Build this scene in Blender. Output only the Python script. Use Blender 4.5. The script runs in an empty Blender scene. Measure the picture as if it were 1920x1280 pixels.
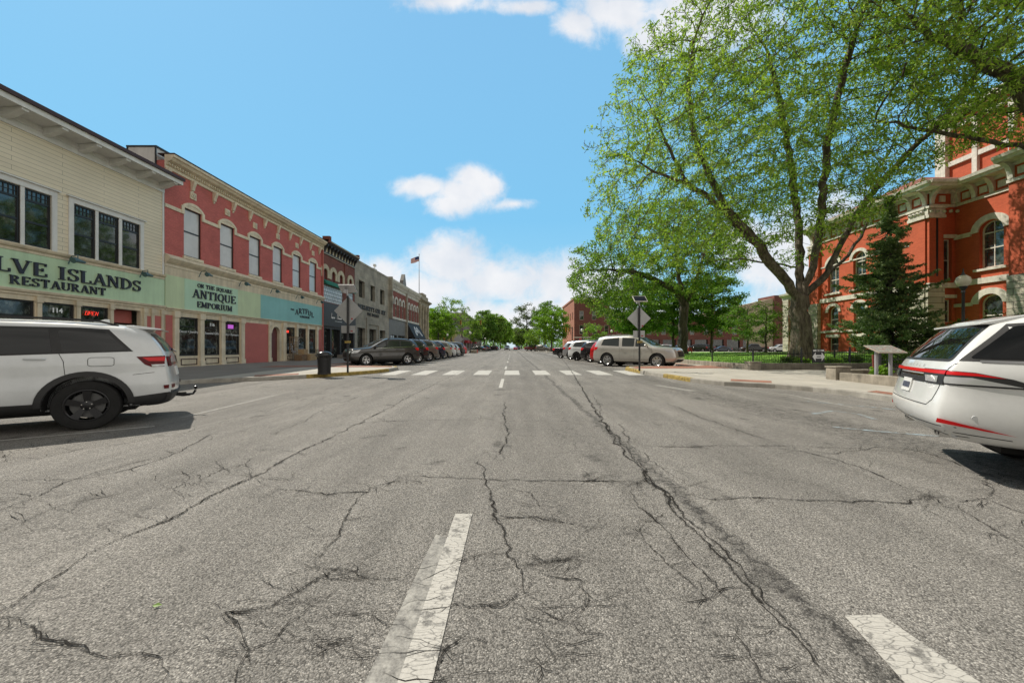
import bpy, bmesh, math, random
import numpy as np
from mathutils import Vector, Matrix, noise as mnoise
from mathutils.bvhtree import BVHTree
R=math.radians; PI=math.pi
rnd=random.Random(7)
C=bpy.context.scene.collection
F=700.0; CX=960.0; HY=652.0; CH=1.3          # focal length in photo pixels, horizon, eye height
def S(v,a,b):
    t=min(1,max(0,(v-a)/(b-a))); return t*t*(3-2*t)
def g(x,y):                                   # gentle crown and rise of the street
    return -0.05*S(abs(x),2,7)*(1-S(y,10,20))+0.10*S(y,8,24)+0.20*S(y,45,95)
def px2g(px,py,dz=0.0):                       # photo pixel -> point on the ground
    z=dz
    for _ in range(6):
        Y=F*(CH-z)/(py-HY); X=(px-CX)/F*Y; z=g(X,Y)+dz
    return (X,Y)
# ---------------------------------------------------------------- properties
def tag(o,label=None,cat=None,group=None,kind=None):
    if label: o['label']=label
    if cat: o['category']=cat
    if group: o['group']=group
    if kind: o['kind']=kind
    return o
def empty(name,loc,label=None,cat=None,group=None,rz=0):
    o=bpy.data.objects.new(name,None); C.objects.link(o); o.location=loc; o.rotation_euler=(0,0,rz)
    o.empty_display_size=.3
    return tag(o,label,cat,group)
def copy_tree(o,parent=None):
    c=o.copy(); C.objects.link(c); c.parent=parent
    for ch in list(o.children): copy_tree(ch,c)
    return c
# ---------------------------------------------------------------- materials
MATS={}
def newmat(name):
    m=bpy.data.materials.new(name); m.use_nodes=True
    nt=m.node_tree; b=nt.nodes['Principled BSDF']
    return m,nt,b
def N(nt,t,**k):
    n=nt.nodes.new(t)
    for a,v in k.items():
        if a.startswith('i_'):
            key=a[2:]; key=int(key) if key.isdigit() else key.replace('_',' ')
            n.inputs[key].default_value=v
        else: setattr(n,a,v)
    return n
def ln(nt,a,b): nt.links.new(a,b)
def rgba(c): return (c[0],c[1],c[2],1)
def ramp(nt,fac,stops):
    r=N(nt,'ShaderNodeValToRGB'); el=r.color_ramp.elements
    while len(el)<len(stops): el.new(.5)
    for e,(p,c) in zip(el,stops):
        e.position=p; e.color=rgba(c) if hasattr(c,'__len__') else (c,c,c,1)
    ln(nt,fac,r.inputs[0]); return r
def coords(nt,kind='Object',scale=(1,1,1)):
    t=N(nt,'ShaderNodeTexCoord'); m=N(nt,'ShaderNodeMapping'); m.inputs['Scale'].default_value=scale
    if kind=='World':
        gm=N(nt,'ShaderNodeNewGeometry'); ln(nt,gm.outputs['Position'],m.inputs[0])
    else: ln(nt,t.outputs[kind],m.inputs[0])
    return m.outputs[0]
def mixc(nt,fac,a,b,mode='MIX'):
    m=N(nt,'ShaderNodeMix',data_type='RGBA',blend_type=mode)
    for s,v in ((m.inputs[0],fac),(m.inputs[6],a),(m.inputs[7],b)):
        if hasattr(v,'links') or hasattr(v,'is_output'): ln(nt,v,s)
        elif hasattr(v,'__len__'): s.default_value=rgba(v)
        else: s.default_value=v
    return m.outputs[2]
def noise(nt,vec,scale,detail=4,rough=.6,dist=0):
    n=N(nt,'ShaderNodeTexNoise'); n.inputs['Scale'].default_value=scale; n.inputs['Detail'].default_value=detail
    n.inputs['Roughness'].default_value=rough; n.inputs['Distortion'].default_value=dist
    ln(nt,vec,n.inputs['Vector']); return n.outputs[0]
def bump(nt,b,h,strength,dist=.01):
    n=N(nt,'ShaderNodeBump'); n.inputs['Strength'].default_value=strength; n.inputs['Distance'].default_value=dist
    ln(nt,h,n.inputs['Height']); ln(nt,n.outputs[0],b.inputs['Normal']); return n
def paint(name,col,rough=.55,var=.12,vscale=1.5,fine=.06,metal=0,bmp=.1,coat=0,spec=.5,streak=0):
    """painted or plain surface with broad stains, fine grain and optional vertical streaks"""
    if name in MATS: return MATS[name]
    m,nt,b=newmat(name); v=coords(nt,'World')
    a=noise(nt,v,vscale,5); f=noise(nt,v,60,2)
    s=ramp(nt,a,[(.3,1-var),(.7,1+var*.4)]); s2=ramp(nt,f,[(.3,1-fine),(.7,1+fine)])
    c=mixc(nt,1,mixc(nt,1,col,s.outputs[0],'MULTIPLY'),s2.outputs[0],'MULTIPLY')
    if streak:
        v2=coords(nt,'World',(3,3,.25)); st=ramp(nt,noise(nt,v2,1.6,5,.7),[(.42,1),(.68,1-streak)])
        c=mixc(nt,1,c,st.outputs[0],'MULTIPLY')
    ln(nt,c,b.inputs['Base Color'])
    b.inputs['Roughness'].default_value=rough; b.inputs['Metallic'].default_value=metal
    b.inputs['Specular IOR Level'].default_value=spec
    if coat: b.inputs['Coat Weight'].default_value=coat; b.inputs['Coat Roughness'].default_value=.03
    if bmp: bump(nt,b,f,bmp,.004)
    MATS[name]=m; return m
def plain(name,col,rough=.5,metal=0,coat=0,emit=0,spec=.5):
    if name in MATS: return MATS[name]
    m,nt,b=newmat(name); b.inputs['Base Color'].default_value=rgba(col); b.inputs['Roughness'].default_value=rough
    b.inputs['Metallic'].default_value=metal; b.inputs['Specular IOR Level'].default_value=spec
    if coat: b.inputs['Coat Weight'].default_value=coat; b.inputs['Coat Roughness'].default_value=.02
    if emit: b.inputs['Emission Color'].default_value=rgba(col); b.inputs['Emission Strength'].default_value=emit
    MATS[name]=m; return m
def wallcoord(nt):
    gm=N(nt,'ShaderNodeNewGeometry'); sp=N(nt,'ShaderNodeSeparateXYZ'); ln(nt,gm.outputs['Position'],sp.inputs[0])
    ad=N(nt,'ShaderNodeMath',operation='ADD'); ln(nt,sp.outputs[0],ad.inputs[0]); ln(nt,sp.outputs[1],ad.inputs[1])
    cb=N(nt,'ShaderNodeCombineXYZ'); ln(nt,ad.outputs[0],cb.inputs[0]); ln(nt,sp.outputs[2],cb.inputs[1])
    return cb.outputs[0]
def brick(name,c1,c2,mortar,bw=.21,bh=.075,ms=.01,painted=0,rough=.85,bmp=.5,stain=.25):
    if name in MATS: return MATS[name]
    m,nt,b=newmat(name); v=wallcoord(nt)
    t=N(nt,'ShaderNodeTexBrick'); t.inputs['Color1'].default_value=rgba(c1); t.inputs['Color2'].default_value=rgba(c2)
    t.inputs['Mortar'].default_value=rgba(mortar); t.inputs['Scale'].default_value=1
    t.inputs['Brick Width'].default_value=bw; t.inputs['Row Height'].default_value=bh; t.inputs['Mortar Size'].default_value=ms
    t.inputs['Mortar Smooth'].default_value=.2
    ln(nt,v,t.inputs['Vector']); w=coords(nt,'World')
    s=ramp(nt,noise(nt,w,.8,6,.65),[(.3,1-stain),(.7,1.1)])
    s2=ramp(nt,noise(nt,w,25,2),[(.3,.88),(.7,1.1)])
    c=mixc(nt,1,mixc(nt,1,t.outputs[0],s.outputs[0],'MULTIPLY'),s2.outputs[0],'MULTIPLY')
    ln(nt,c,b.inputs['Base Color']); b.inputs['Roughness'].default_value=rough
    inv=N(nt,'ShaderNodeMath',operation='SUBTRACT'); inv.inputs[0].default_value=1; ln(nt,t.outputs['Fac'],inv.inputs[1])
    bump(nt,b,inv.outputs[0],bmp,.01)
    MATS[name]=m; return m
def siding(name,col,pitch=.17):
    m,nt,b=newmat(name); v=wallcoord(nt)
    t=N(nt,'ShaderNodeTexBrick'); t.inputs['Color1'].default_value=rgba(col); t.inputs['Color2'].default_value=rgba([c*.96 for c in col])
    t.inputs['Mortar'].default_value=rgba([c*.35 for c in col]); t.inputs['Scale'].default_value=1
    t.inputs['Brick Width'].default_value=3.1; t.inputs['Row Height'].default_value=pitch; t.inputs['Mortar Size'].default_value=.006
    ln(nt,v,t.inputs['Vector'])
    s=ramp(nt,noise(nt,coords(nt,'World'),.7,5),[(.3,.9),(.7,1.05)])
    ln(nt,mixc(nt,1,t.outputs[0],s.outputs[0],'MULTIPLY'),b.inputs['Base Color']); b.inputs['Roughness'].default_value=.6
    sp=N(nt,'ShaderNodeSeparateXYZ'); ln(nt,v,sp.inputs[0])
    md=N(nt,'ShaderNodeMath',operation='MODULO'); ln(nt,sp.outputs[1],md.inputs[0]); md.inputs[1].default_value=pitch
    dv=N(nt,'ShaderNodeMath',operation='MULTIPLY'); ln(nt,md.outputs[0],dv.inputs[0]); dv.inputs[1].default_value=-1/pitch
    bump(nt,b,dv.outputs[0],.6,.02)
    MATS[name]=m; return m
def shopglass(name,tint=(.03,.035,.035),refl=.35,bright=.35,inner=2.5):
    """shop or house pane: dim uneven interior behind a glossy sheet"""
    if name in MATS: return MATS[name]
    m,nt,b=newmat(name); w=coords(nt,'World',(1,1,.8))
    n1=noise(nt,w,inner,5,.7); n2=noise(nt,w,inner*4,3,.6)
    r=ramp(nt,n1,[(.38,(tint[0]*.3,tint[1]*.3,tint[2]*.3)),(.5,tint),(.62,(bright*.35,bright*.38,bright*.33)),(.75,(bright,bright,bright*.95))])
    r2=ramp(nt,n2,[(.35,.5),(.65,1.2)])
    ln(nt,mixc(nt,1,r.outputs[0],r2.outputs[0],'MULTIPLY'),b.inputs['Base Color'])
    b.inputs['Roughness'].default_value=.04; b.inputs['Specular IOR Level'].default_value=refl*2
    nn=noise(nt,coords(nt,'World'),.9,2); bump(nt,b,nn,.05,.05)
    MATS[name]=m; return m
# ---------------------------------------------------------------- mesh builder
class MB:
    def __init__(s,f=None): s.v=[]; s.f=[]; s.m=[]; s.fr=f
    def V(s,p):
        s.v.append(tuple(s.fr(*p)) if s.fr else tuple(p)); return len(s.v)-1
    def face(s,pts,mi=0):
        s.f.append([s.V(p) for p in pts]); s.m.append(mi)
    def box(s,x0,x1,y0,y1,z0,z1,mi=0,skip=''):
        P=[(x0,y0,z0),(x1,y0,z0),(x1,y1,z0),(x0,y1,z0),(x0,y0,z1),(x1,y0,z1),(x1,y1,z1),(x0,y1,z1)]
        i=[s.V(p) for p in P]
        for q in ((0,3,2,1),(4,5,6,7),(0,1,5,4),(1,2,6,5),(2,3,7,6),(3,0,4,7)):
            s.f.append([i[k] for k in q]); s.m.append(mi)
    def prism(s,poly,a0,a1,axis='y',mi=0):
        """2-D polygon swept along an axis; poly holds the other two coordinates in xyz order"""
        def mk(p,a): return {'x':(a,p[0],p[1]),'y':(p[0],a,p[1]),'z':(p[0],p[1],a)}[axis]
        A=[s.V(mk(p,a0)) for p in poly]; B=[s.V(mk(p,a1)) for p in poly]; n=len(poly)
        s.f.append(A[::-1]); s.f.append(B); s.m+= [mi,mi]
        for k in range(n):
            s.f.append([A[k],A[(k+1)%n],B[(k+1)%n],B[k]]); s.m.append(mi)
    def tube(s,pts,rad,n=8,mi=0,cap=True):
        pts=[Vector(p) for p in pts]
        if not hasattr(rad,'__len__'): rad=[rad]*len(pts)
        rings=[]; up=None
        for k,p in enumerate(pts):
            d=(pts[min(k+1,len(pts)-1)]-pts[max(k-1,0)]).normalized()
            if up is None: up=Vector((0,0,1)) if abs(d.z)<.9 else Vector((1,0,0))
            a=d.cross(up).normalized(); b=a.cross(d).normalized(); up=b
            rings.append([s.V(p+a*math.cos(2*PI*i/n)*rad[k]+b*math.sin(2*PI*i/n)*rad[k]) for i in range(n)])
        for A,B in zip(rings,rings[1:]):
            for i in range(n):
                s.f.append([A[i],A[(i+1)%n],B[(i+1)%n],B[i]]); s.m.append(mi)
        if cap:
            s.f.append(rings[0][::-1]); s.f.append(rings[-1]); s.m+=[mi,mi]
    def lathe(s,prof,c=(0,0,0),n=24,axis='z',mi=0):
        """prof: (radius, height) pairs"""
        rings=[]
        for r,h in prof:
            ring=[]
            for i in range(n):
                a=2*PI*i/n; u,v=r*math.cos(a),r*math.sin(a)
                p={'z':(u,v,h),'y':(u,h,v),'x':(h,u,v)}[axis]
                ring.append(s.V((c[0]+p[0],c[1]+p[1],c[2]+p[2])))
            rings.append(ring)
        for A,B in zip(rings,rings[1:]):
            for i in range(n):
                s.f.append([A[i],A[(i+1)%n],B[(i+1)%n],B[i]]); s.m.append(mi)
        return s
    def build(s,name,mats,parent=None,smooth=False,local=False,bevel=0,origin=None):
        if not isinstance(mats,(list,tuple)): mats=[mats]
        me=bpy.data.meshes.new(name)
        off=(0,0,0)
        if parent is not None and not local:
            t=parent; off=[0,0,0]
            while t is not None:
                off=[off[i]+t.location[i] for i in range(3)]; t=t.parent
        elif parent is None and not local and s.v:
            a=np.array(s.v); off=origin or ((a[:,0].min()+a[:,0].max())/2,(a[:,1].min()+a[:,1].max())/2,a[:,2].min())
        me.from_pydata([(p[0]-off[0],p[1]-off[1],p[2]-off[2]) for p in s.v],[],s.f)
        for m in mats: me.materials.append(m)
        me.polygons.foreach_set('material_index',s.m)
        me.validate()
        bm=bmesh.new(); bm.from_mesh(me); bmesh.ops.recalc_face_normals(bm,faces=bm.faces); bm.to_mesh(me); bm.free()
        o=bpy.data.objects.new(name,me); C.objects.link(o)
        if parent is not None: o.parent=parent
        elif not local: o.location=off
        if smooth:
            me.polygons.foreach_set('use_smooth',[True]*len(me.polygons))
            md=o.modifiers.new('e','EDGE_SPLIT'); md.split_angle=R(38)
        if bevel:
            b=o.modifiers.new('b','BEVEL'); b.width=bevel; b.segments=2; b.limit_method='ANGLE'
        return o
def bigmesh(name,verts,quads,mat,parent=None,off=(0,0,0),smooth=False,k=4):
    me=bpy.data.meshes.new(name); n=len(quads)
    me.vertices.add(len(verts)); me.vertices.foreach_set('co',(np.asarray(verts)-np.array(off)).astype(np.float32).ravel())
    me.loops.add(n*k); me.loops.foreach_set('vertex_index',np.asarray(quads,dtype=np.int32).ravel())
    me.polygons.add(n); me.polygons.foreach_set('loop_start',np.arange(0,n*k,k,dtype=np.int32))
    me.polygons.foreach_set('loop_total',np.full(n,k,dtype=np.int32))
    if smooth: me.polygons.foreach_set('use_smooth',np.ones(n,dtype=bool))
    me.update(calc_edges=True); me.materials.append(mat)
    o=bpy.data.objects.new(name,me); C.objects.link(o); o.parent=parent
    return o
def drape(poly,dz,cell=1.0,zf=None):
    """polygon cut along a grid and laid on the ground surface; returns MB"""
    bm=bmesh.new(); bm.faces.new([bm.verts.new((p[0],p[1],0)) for p in poly])
    xs=[p[0] for p in poly]; ys=[p[1] for p in poly]
    for a,lo,hi in ((0,min(xs),max(xs)),(1,min(ys),max(ys))):
        v=math.ceil(lo/cell)*cell
        while v<hi:
            co=[0,0,0]; no=[0,0,0]; co[a]=v; no[a]=1
            bmesh.ops.bisect_plane(bm,geom=bm.verts[:]+bm.edges[:]+bm.faces[:],plane_co=co,plane_no=no)
            v+=cell if v<60 else cell*6
    zf=zf or g
    mb=MB(); mb.v=[(v.co.x,v.co.y,zf(v.co.x,v.co.y)+dz) for v in bm.verts]
    bm.verts.index_update()
    mb.f=[[v.index for v in f.verts] for f in bm.faces]; mb.m=[0]*len(mb.f); bm.free(); return mb
def resample(pts,step):
    out=[pts[0]]
    for a,b in zip(pts,pts[1:]):
        L=math.dist(a,b); n=max(1,int(L/step))
        for k in range(1,n+1): out.append(tuple(a[i]+(b[i]-a[i])*k/n for i in range(len(a))))
    return out
def merge(*mbs):
    o=MB()
    for m in mbs:
        b=len(o.v); o.v+=m.v; o.f+=[[i+b for i in f] for f in m.f]; o.m+=m.m
    return o
# ---------------------------------------------------------------- lettering
GL={ # serif capitals: L line(x0,y0,x1,y1,t)  A arc(cx,cy,rx,ry,a0,a1,thick)  S serif(x,y,len)
'A':(.84,[('L',.10,0,.42,1,.07),('L',.42,1,.74,0,.17),('L',.22,.34,.6,.34,.07),('S',.1,0,.26),('S',.74,0,.3)]),
'D':(.82,[('L',.17,0,.17,1,.17),('A',.2,.5,.54,.46,-90,90,.16),('S',.15,0,.3),('S',.15,1,.3)]),
'E':(.72,[('L',.17,0,.17,1,.17),('L',.1,.965,.66,.965,.07),('L',.1,.035,.68,.035,.07),('L',.2,.5,.5,.5,.07),('L',.65,.78,.65,1,.06),('L',.68,0,.68,.24,.06),('L',.5,.38,.5,.62,.06)]),
'F':(.68,[('L',.17,0,.17,1,.17),('L',.1,.965,.64,.965,.07),('L',.2,.5,.5,.5,.07),('L',.63,.76,.63,1,.06),('S',.17,0,.34),('L',.5,.38,.5,.62,.06)]),
'G':(.84,[('A',.46,.5,.37,.46,40,320,.16),('L',.7,.02,.7,.42,.15),('S',.7,.42,.28),('L',.73,.72,.73,.98,.06)]),
'H':(.88,[('L',.17,0,.17,1,.17),('L',.7,0,.7,1,.17),('L',.2,.5,.7,.5,.07),('S',.17,0,.34),('S',.17,1,.34),('S',.7,0,.34),('S',.7,1,.34)]),
'I':(.42,[('L',.2,0,.2,1,.17),('S',.2,0,.36),('S',.2,1,.36)]),
'J':(.5,[('L',.3,.15,.3,1,.17),('A',.16,.15,.14,.12,180,360,.1),('S',.3,1,.34)]),
'L':(.7,[('L',.17,0,.17,1,.17),('L',.1,.035,.64,.035,.07),('L',.63,0,.63,.26,.06),('S',.17,1,.34)]),
'M':(1.02,[('L',.13,0,.13,1,.07),('L',.15,1,.5,.1,.16),('L',.5,.1,.84,1,.07),('L',.86,0,.86,1,.17),('S',.13,0,.26),('S',.1,1,.26),('S',.86,0,.32),('S',.88,1,.28)]),
'N':(.86,[('L',.14,0,.14,1,.07),('L',.16,1,.7,0,.17),('L',.7,0,.7,1,.07),('S',.14,0,.28),('S',.1,1,.26),('S',.7,1,.28)]),
'O':(.86,[('A',.43,.5,.36,.46,0,360,.17)]),
'P':(.74,[('L',.17,0,.17,1,.17),('A',.25,.74,.36,.23,-90,90,.15),('S',.17,0,.34),('S',.15,1,.3)]),
'Q':(.88,[('A',.43,.5,.36,.46,0,360,.17),('L',.4,.12,.8,-.2,.12)]),
'R':(.82,[('L',.17,0,.17,1,.17),('A',.25,.75,.34,.22,-90,90,.15),('L',.38,.52,.7,0,.16),('S',.17,0,.34),('S',.15,1,.3),('S',.73,0,.22)]),
'S':(.66,[('A',.33,.74,.22,.22,30,270,.12),('A',.33,.26,.24,.23,-150,90,.13),('L',.57,.7,.57,.98,.06),('L',.08,.02,.08,.3,.06)]),
'T':(.8,[('L',.4,0,.4,1,.17),('L',.06,.965,.74,.965,.07),('L',.07,.74,.07,1,.06),('L',.73,.74,.73,1,.06),('S',.4,0,.34)]),
'U':(.86,[('L',.17,.3,.17,1,.17),('L',.7,.3,.7,1,.07),('A',.43,.3,.27,.27,180,360,.12),('S',.17,1,.32),('S',.7,1,.26)]),
'V':(.84,[('L',.1,1,.42,0,.17),('L',.42,0,.74,1,.07),('S',.1,1,.3),('S',.74,1,.24)]),
'W':(1.16,[('L',.1,1,.36,0,.17),('L',.36,0,.58,.9,.07),('L',.56,.9,.82,0,.17),('L',.82,0,1.06,1,.07),('S',.1,1,.28),('S',1.06,1,.22)]),
'Y':(.84,[('L',.1,1,.42,.45,.17),('L',.42,.45,.74,1,.07),('L',.42,0,.42,.45,.17),('S',.1,1,.3),('S',.74,1,.24),('S',.42,0,.34)]),
"'":(.26,[('L',.13,.75,.13,1,.12)]),' ':(.45,[])}
def letters(mb,text,s0,s1,z0,h,d0=.0,d1=.06,mi=0,dz=None,rev=False):
    """text fitted between s0 and s1, cap height h, standing d0..d1 proud"""
    W=sum(GL[c][0] for c in text)+.07*(len(text)-1); k=(s1-s0)/W; x=0; n=0
    for ci,c in enumerate(text):
        w,st=GL[c]; zz=z0+(dz[ci] if dz else 0)
        T=lambda px,pz: (s0+(x+px)*k, zz+pz*h)
        def stroke(poly):
            nonlocal n
            mb.prism([T(*p) for p in poly],d0,d1+.0012*(n%9),'y',mi); n+=1
        for q in st:
            if q[0]=='L':
                _,a,b,c2,e,t=q
                if abs(b-e)<1e-6: stroke([(a,b-t/2),(c2,b-t/2),(c2,b+t/2),(a,b+t/2)])
                else: stroke([(a-t/2,b),(a+t/2,b),(c2+t/2,e),(c2-t/2,e)])
            elif q[0]=='S':
                _,a,b,l=q; t=.055; y0=b if b<.5 else b-t
                if b==.42: y0=.4
                stroke([(a-l/2,y0),(a+l/2,y0),(a+l/2,y0+t),(a-l/2,y0+t)])
            else:
                _,cx,cy,rx,ry,a0,a1,t=q; m=max(6,int((a1-a0)/22)); ring=[]
                for i in range(m+1):
                    a=R(a0+(a1-a0)*i/m); th=.05+(t-.05)*abs(math.cos(a))
                    ring.append(((cx+math.cos(a)*(rx-th/2),cy+math.sin(a)*(ry-th/2)),(cx+math.cos(a)*(rx+th/2),cy+math.sin(a)*(ry+th/2))))
                for (i0,o0),(i1,o1) in zip(ring,ring[1:]): stroke([i0,o0,o1,i1])
        x+=w+.07
def text_mesh(body,size,mat,loc,rot,name='lettering',parent=None,extrude=.004,align='CENTER',bold=0.0,sx=1):
    cu=bpy.data.curves.new(name,'FONT'); cu.body=body; cu.size=size; cu.extrude=extrude; cu.align_x=align; cu.offset=bold
    t=bpy.data.objects.new(name,cu); C.objects.link(t); dg=bpy.context.evaluated_depsgraph_get()
    me=bpy.data.meshes.new_from_object(t.evaluated_get(dg)); bpy.data.objects.remove(t)
    me.materials.clear(); me.materials.append(mat); me.name=name
    M=Matrix.Translation(loc)@rot.to_4x4()@Matrix.Diagonal((sx,1,1,1)); me.transform(M)
    o=bpy.data.objects.new(name,me); C.objects.link(o); 
    if parent is not None:
        if not isinstance(parent,tuple): o.parent=parent
    return o
# ================================================================ camera, light, sky
sc=bpy.context.scene
cam=bpy.data.cameras.new('camera'); co=bpy.data.objects.new('camera',cam); C.objects.link(co); sc.camera=co
co.location=(0,0,CH); co.rotation_euler=(R(90),0,0)
cam.sensor_width=36; cam.sensor_fit='HORIZONTAL'; cam.lens=F/1920*36; cam.shift_y=(HY-640)/1920; cam.clip_end=6000; cam.clip_start=.05
sc.view_settings.view_transform='Standard'; sc.view_settings.look='None'; sc.view_settings.exposure=0
SD=Vector((-.69,.43,1.0)).normalized()       # towards the sun
sl=bpy.data.lights.new('sun','SUN'); sl.energy=5.0; sl.angle=R(.53); sl.color=(1,.93,.81)
so=bpy.data.objects.new('sun',sl); C.objects.link(so); so.rotation_euler=SD.to_track_quat('Z','Y').to_euler(); so.location=(-20,10,40)
W=bpy.data.worlds.new('World'); sc.world=W; W.use_nodes=True; nt=W.node_tree
bg=nt.nodes['Background']
sky=N(nt,'ShaderNodeTexSky'); sky.sky_type='NISHITA'; sky.sun_disc=False
sky.sun_elevation=math.asin(SD.z); sky.sun_rotation=math.atan2(SD.x,SD.y)
sky.air_density=1.0; sky.dust_density=.6; sky.ozone_density=2.2
def mth(op,a,b=None,c=None,clamp=False):
    n=N(nt,'ShaderNodeMath',operation=op); n.use_clamp=clamp
    for i,v in enumerate((a,b,c)):
        if v is None: continue
        if hasattr(v,'is_output'): ln(nt,v,n.inputs[i])
        else: n.inputs[i].default_value=v
    return n.outputs[0]
tc=N(nt,'ShaderNodeTexCoord'); sp=N(nt,'ShaderNodeSeparateXYZ'); ln(nt,tc.outputs['Generated'],sp.inputs[0])
ay=mth('MAXIMUM',mth('ABSOLUTE',sp.outputs[1]),.08)
u=mth('DIVIDE',sp.outputs[0],ay); v=mth('DIVIDE',sp.outputs[2],ay)
cb=N(nt,'ShaderNodeCombineXYZ'); ln(nt,u,cb.inputs[0]); ln(nt,v,cb.inputs[1]); ln(nt,mth('SIGN',sp.outputs[1]),cb.inputs[2])
uv=cb.outputs[0]
n1=noise(nt,uv,5,10,.62,.5); n2=noise(nt,uv,17,8,.66,.4)
blobs=[(870,362,85,40),(795,350,72,24),(885,335,52,36),(915,350,36,30),(965,382,48,13),(850,380,60,28),
 (845,500,95,58),(720,520,95,50),(940,530,110,56),(1090,535,150,60),(790,545,150,60),
 (845,0,95,30),(990,14,60,15),(1085,45,50,38),(1150,20,90,60),(1230,70,80,50),(1330,20,150,110),(1550,470,260,110),(1000,600,400,60)]
best=None
for bx,by,a,b in blobs:
    d1=mth('MULTIPLY',mth('SUBTRACT',u,(bx-CX)/F),F/a); d2=mth('MULTIPLY',mth('SUBTRACT',v,(HY-by)/F),F/b)
    q=mth('SUBTRACT',1,mth('SQRT',mth('ADD',mth('MULTIPLY',d1,d1),mth('MULTIPLY',d2,d2))))
    q=mth('MULTIPLY',q,min(1.0,b/40+.35)) 
    best=q if best is None else mth('MAXIMUM',best,q)
best=mth('MAXIMUM',best,-1.2)
back=N(nt,'ShaderNodeMapRange'); ln(nt,sp.outputs[1],back.inputs[0]); back.inputs[1].default_value=.25; back.inputs[2].default_value=-.15; back.inputs[3].default_value=0; back.inputs[4].default_value=.6  # extra cloud behind the view, added for neutral fill light
best=mth('ADD',best,back.outputs[0])
field=mth('ADD',best,mth('ADD',mth('MULTIPLY',mth('SUBTRACT',n1,.5),1.5),mth('MULTIPLY',mth('SUBTRACT',n2,.5),.9)))
cm=N(nt,'ShaderNodeMapRange',interpolation_type='SMOOTHSTEP'); ln(nt,field,cm.inputs[0]); cm.inputs[1].default_value=-.16; cm.inputs[2].default_value=.62
shade=ramp(nt,noise(nt,uv,6,5,.55),[(.3,(6.7,7.0,7.6)),(.6,(8.5,8.4,8.5))])
el=mth('MULTIPLY',mth('ADD',sp.outputs[2],0),1)
# clear sky brightened and tinted toward the photograph's cyan blue, paler low down
tint=mixc(nt,1,sky.outputs[0],(1.30,1.42,1.20),'MULTIPLY')
grad=ramp(nt,el,[(0,(5.6,7.2,8.3)),(.12,(2.9,6.1,8.3)),(.32,(2.0,5.3,8.2)),(.7,(2.15,4.95,7.9))])
base=mixc(nt,.9,tint,grad.outputs[0])
cl=mixc(nt,mth('MULTIPLY',cm.outputs[0],.93),base,shade.outputs[0])
# made-up bright cloud deck out of view (overhead, east, behind), added as fill light
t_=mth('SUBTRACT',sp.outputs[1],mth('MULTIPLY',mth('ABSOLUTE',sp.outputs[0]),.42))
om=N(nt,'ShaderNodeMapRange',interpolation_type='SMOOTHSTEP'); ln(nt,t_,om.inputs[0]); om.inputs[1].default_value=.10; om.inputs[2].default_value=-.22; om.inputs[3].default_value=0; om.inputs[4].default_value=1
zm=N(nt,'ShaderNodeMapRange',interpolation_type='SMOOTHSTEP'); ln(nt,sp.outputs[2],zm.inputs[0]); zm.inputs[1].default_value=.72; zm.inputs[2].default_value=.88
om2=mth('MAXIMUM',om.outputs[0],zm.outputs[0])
xs_=N(nt,'ShaderNodeMapRange'); ln(nt,sp.outputs[0],xs_.inputs[0]); xs_.inputs[1].default_value=-.4; xs_.inputs[2].default_value=.8; xs_.inputs[3].default_value=.38; xs_.inputs[4].default_value=1.25  # added deck brightens eastward to fill the shaded left fronts
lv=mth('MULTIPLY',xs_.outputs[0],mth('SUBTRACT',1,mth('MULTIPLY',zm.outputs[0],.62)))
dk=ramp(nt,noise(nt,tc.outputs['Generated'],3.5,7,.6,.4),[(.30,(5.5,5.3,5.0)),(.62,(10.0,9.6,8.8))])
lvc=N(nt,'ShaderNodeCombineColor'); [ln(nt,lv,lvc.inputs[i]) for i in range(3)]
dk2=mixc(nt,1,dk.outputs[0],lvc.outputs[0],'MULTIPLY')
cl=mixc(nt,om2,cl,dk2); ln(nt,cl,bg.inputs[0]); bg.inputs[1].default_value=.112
sc.cycles.max_bounces=8; sc.cycles.transparent_max_bounces=12
try: sc.cycles.use_denoising=True
except Exception: pass
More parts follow.
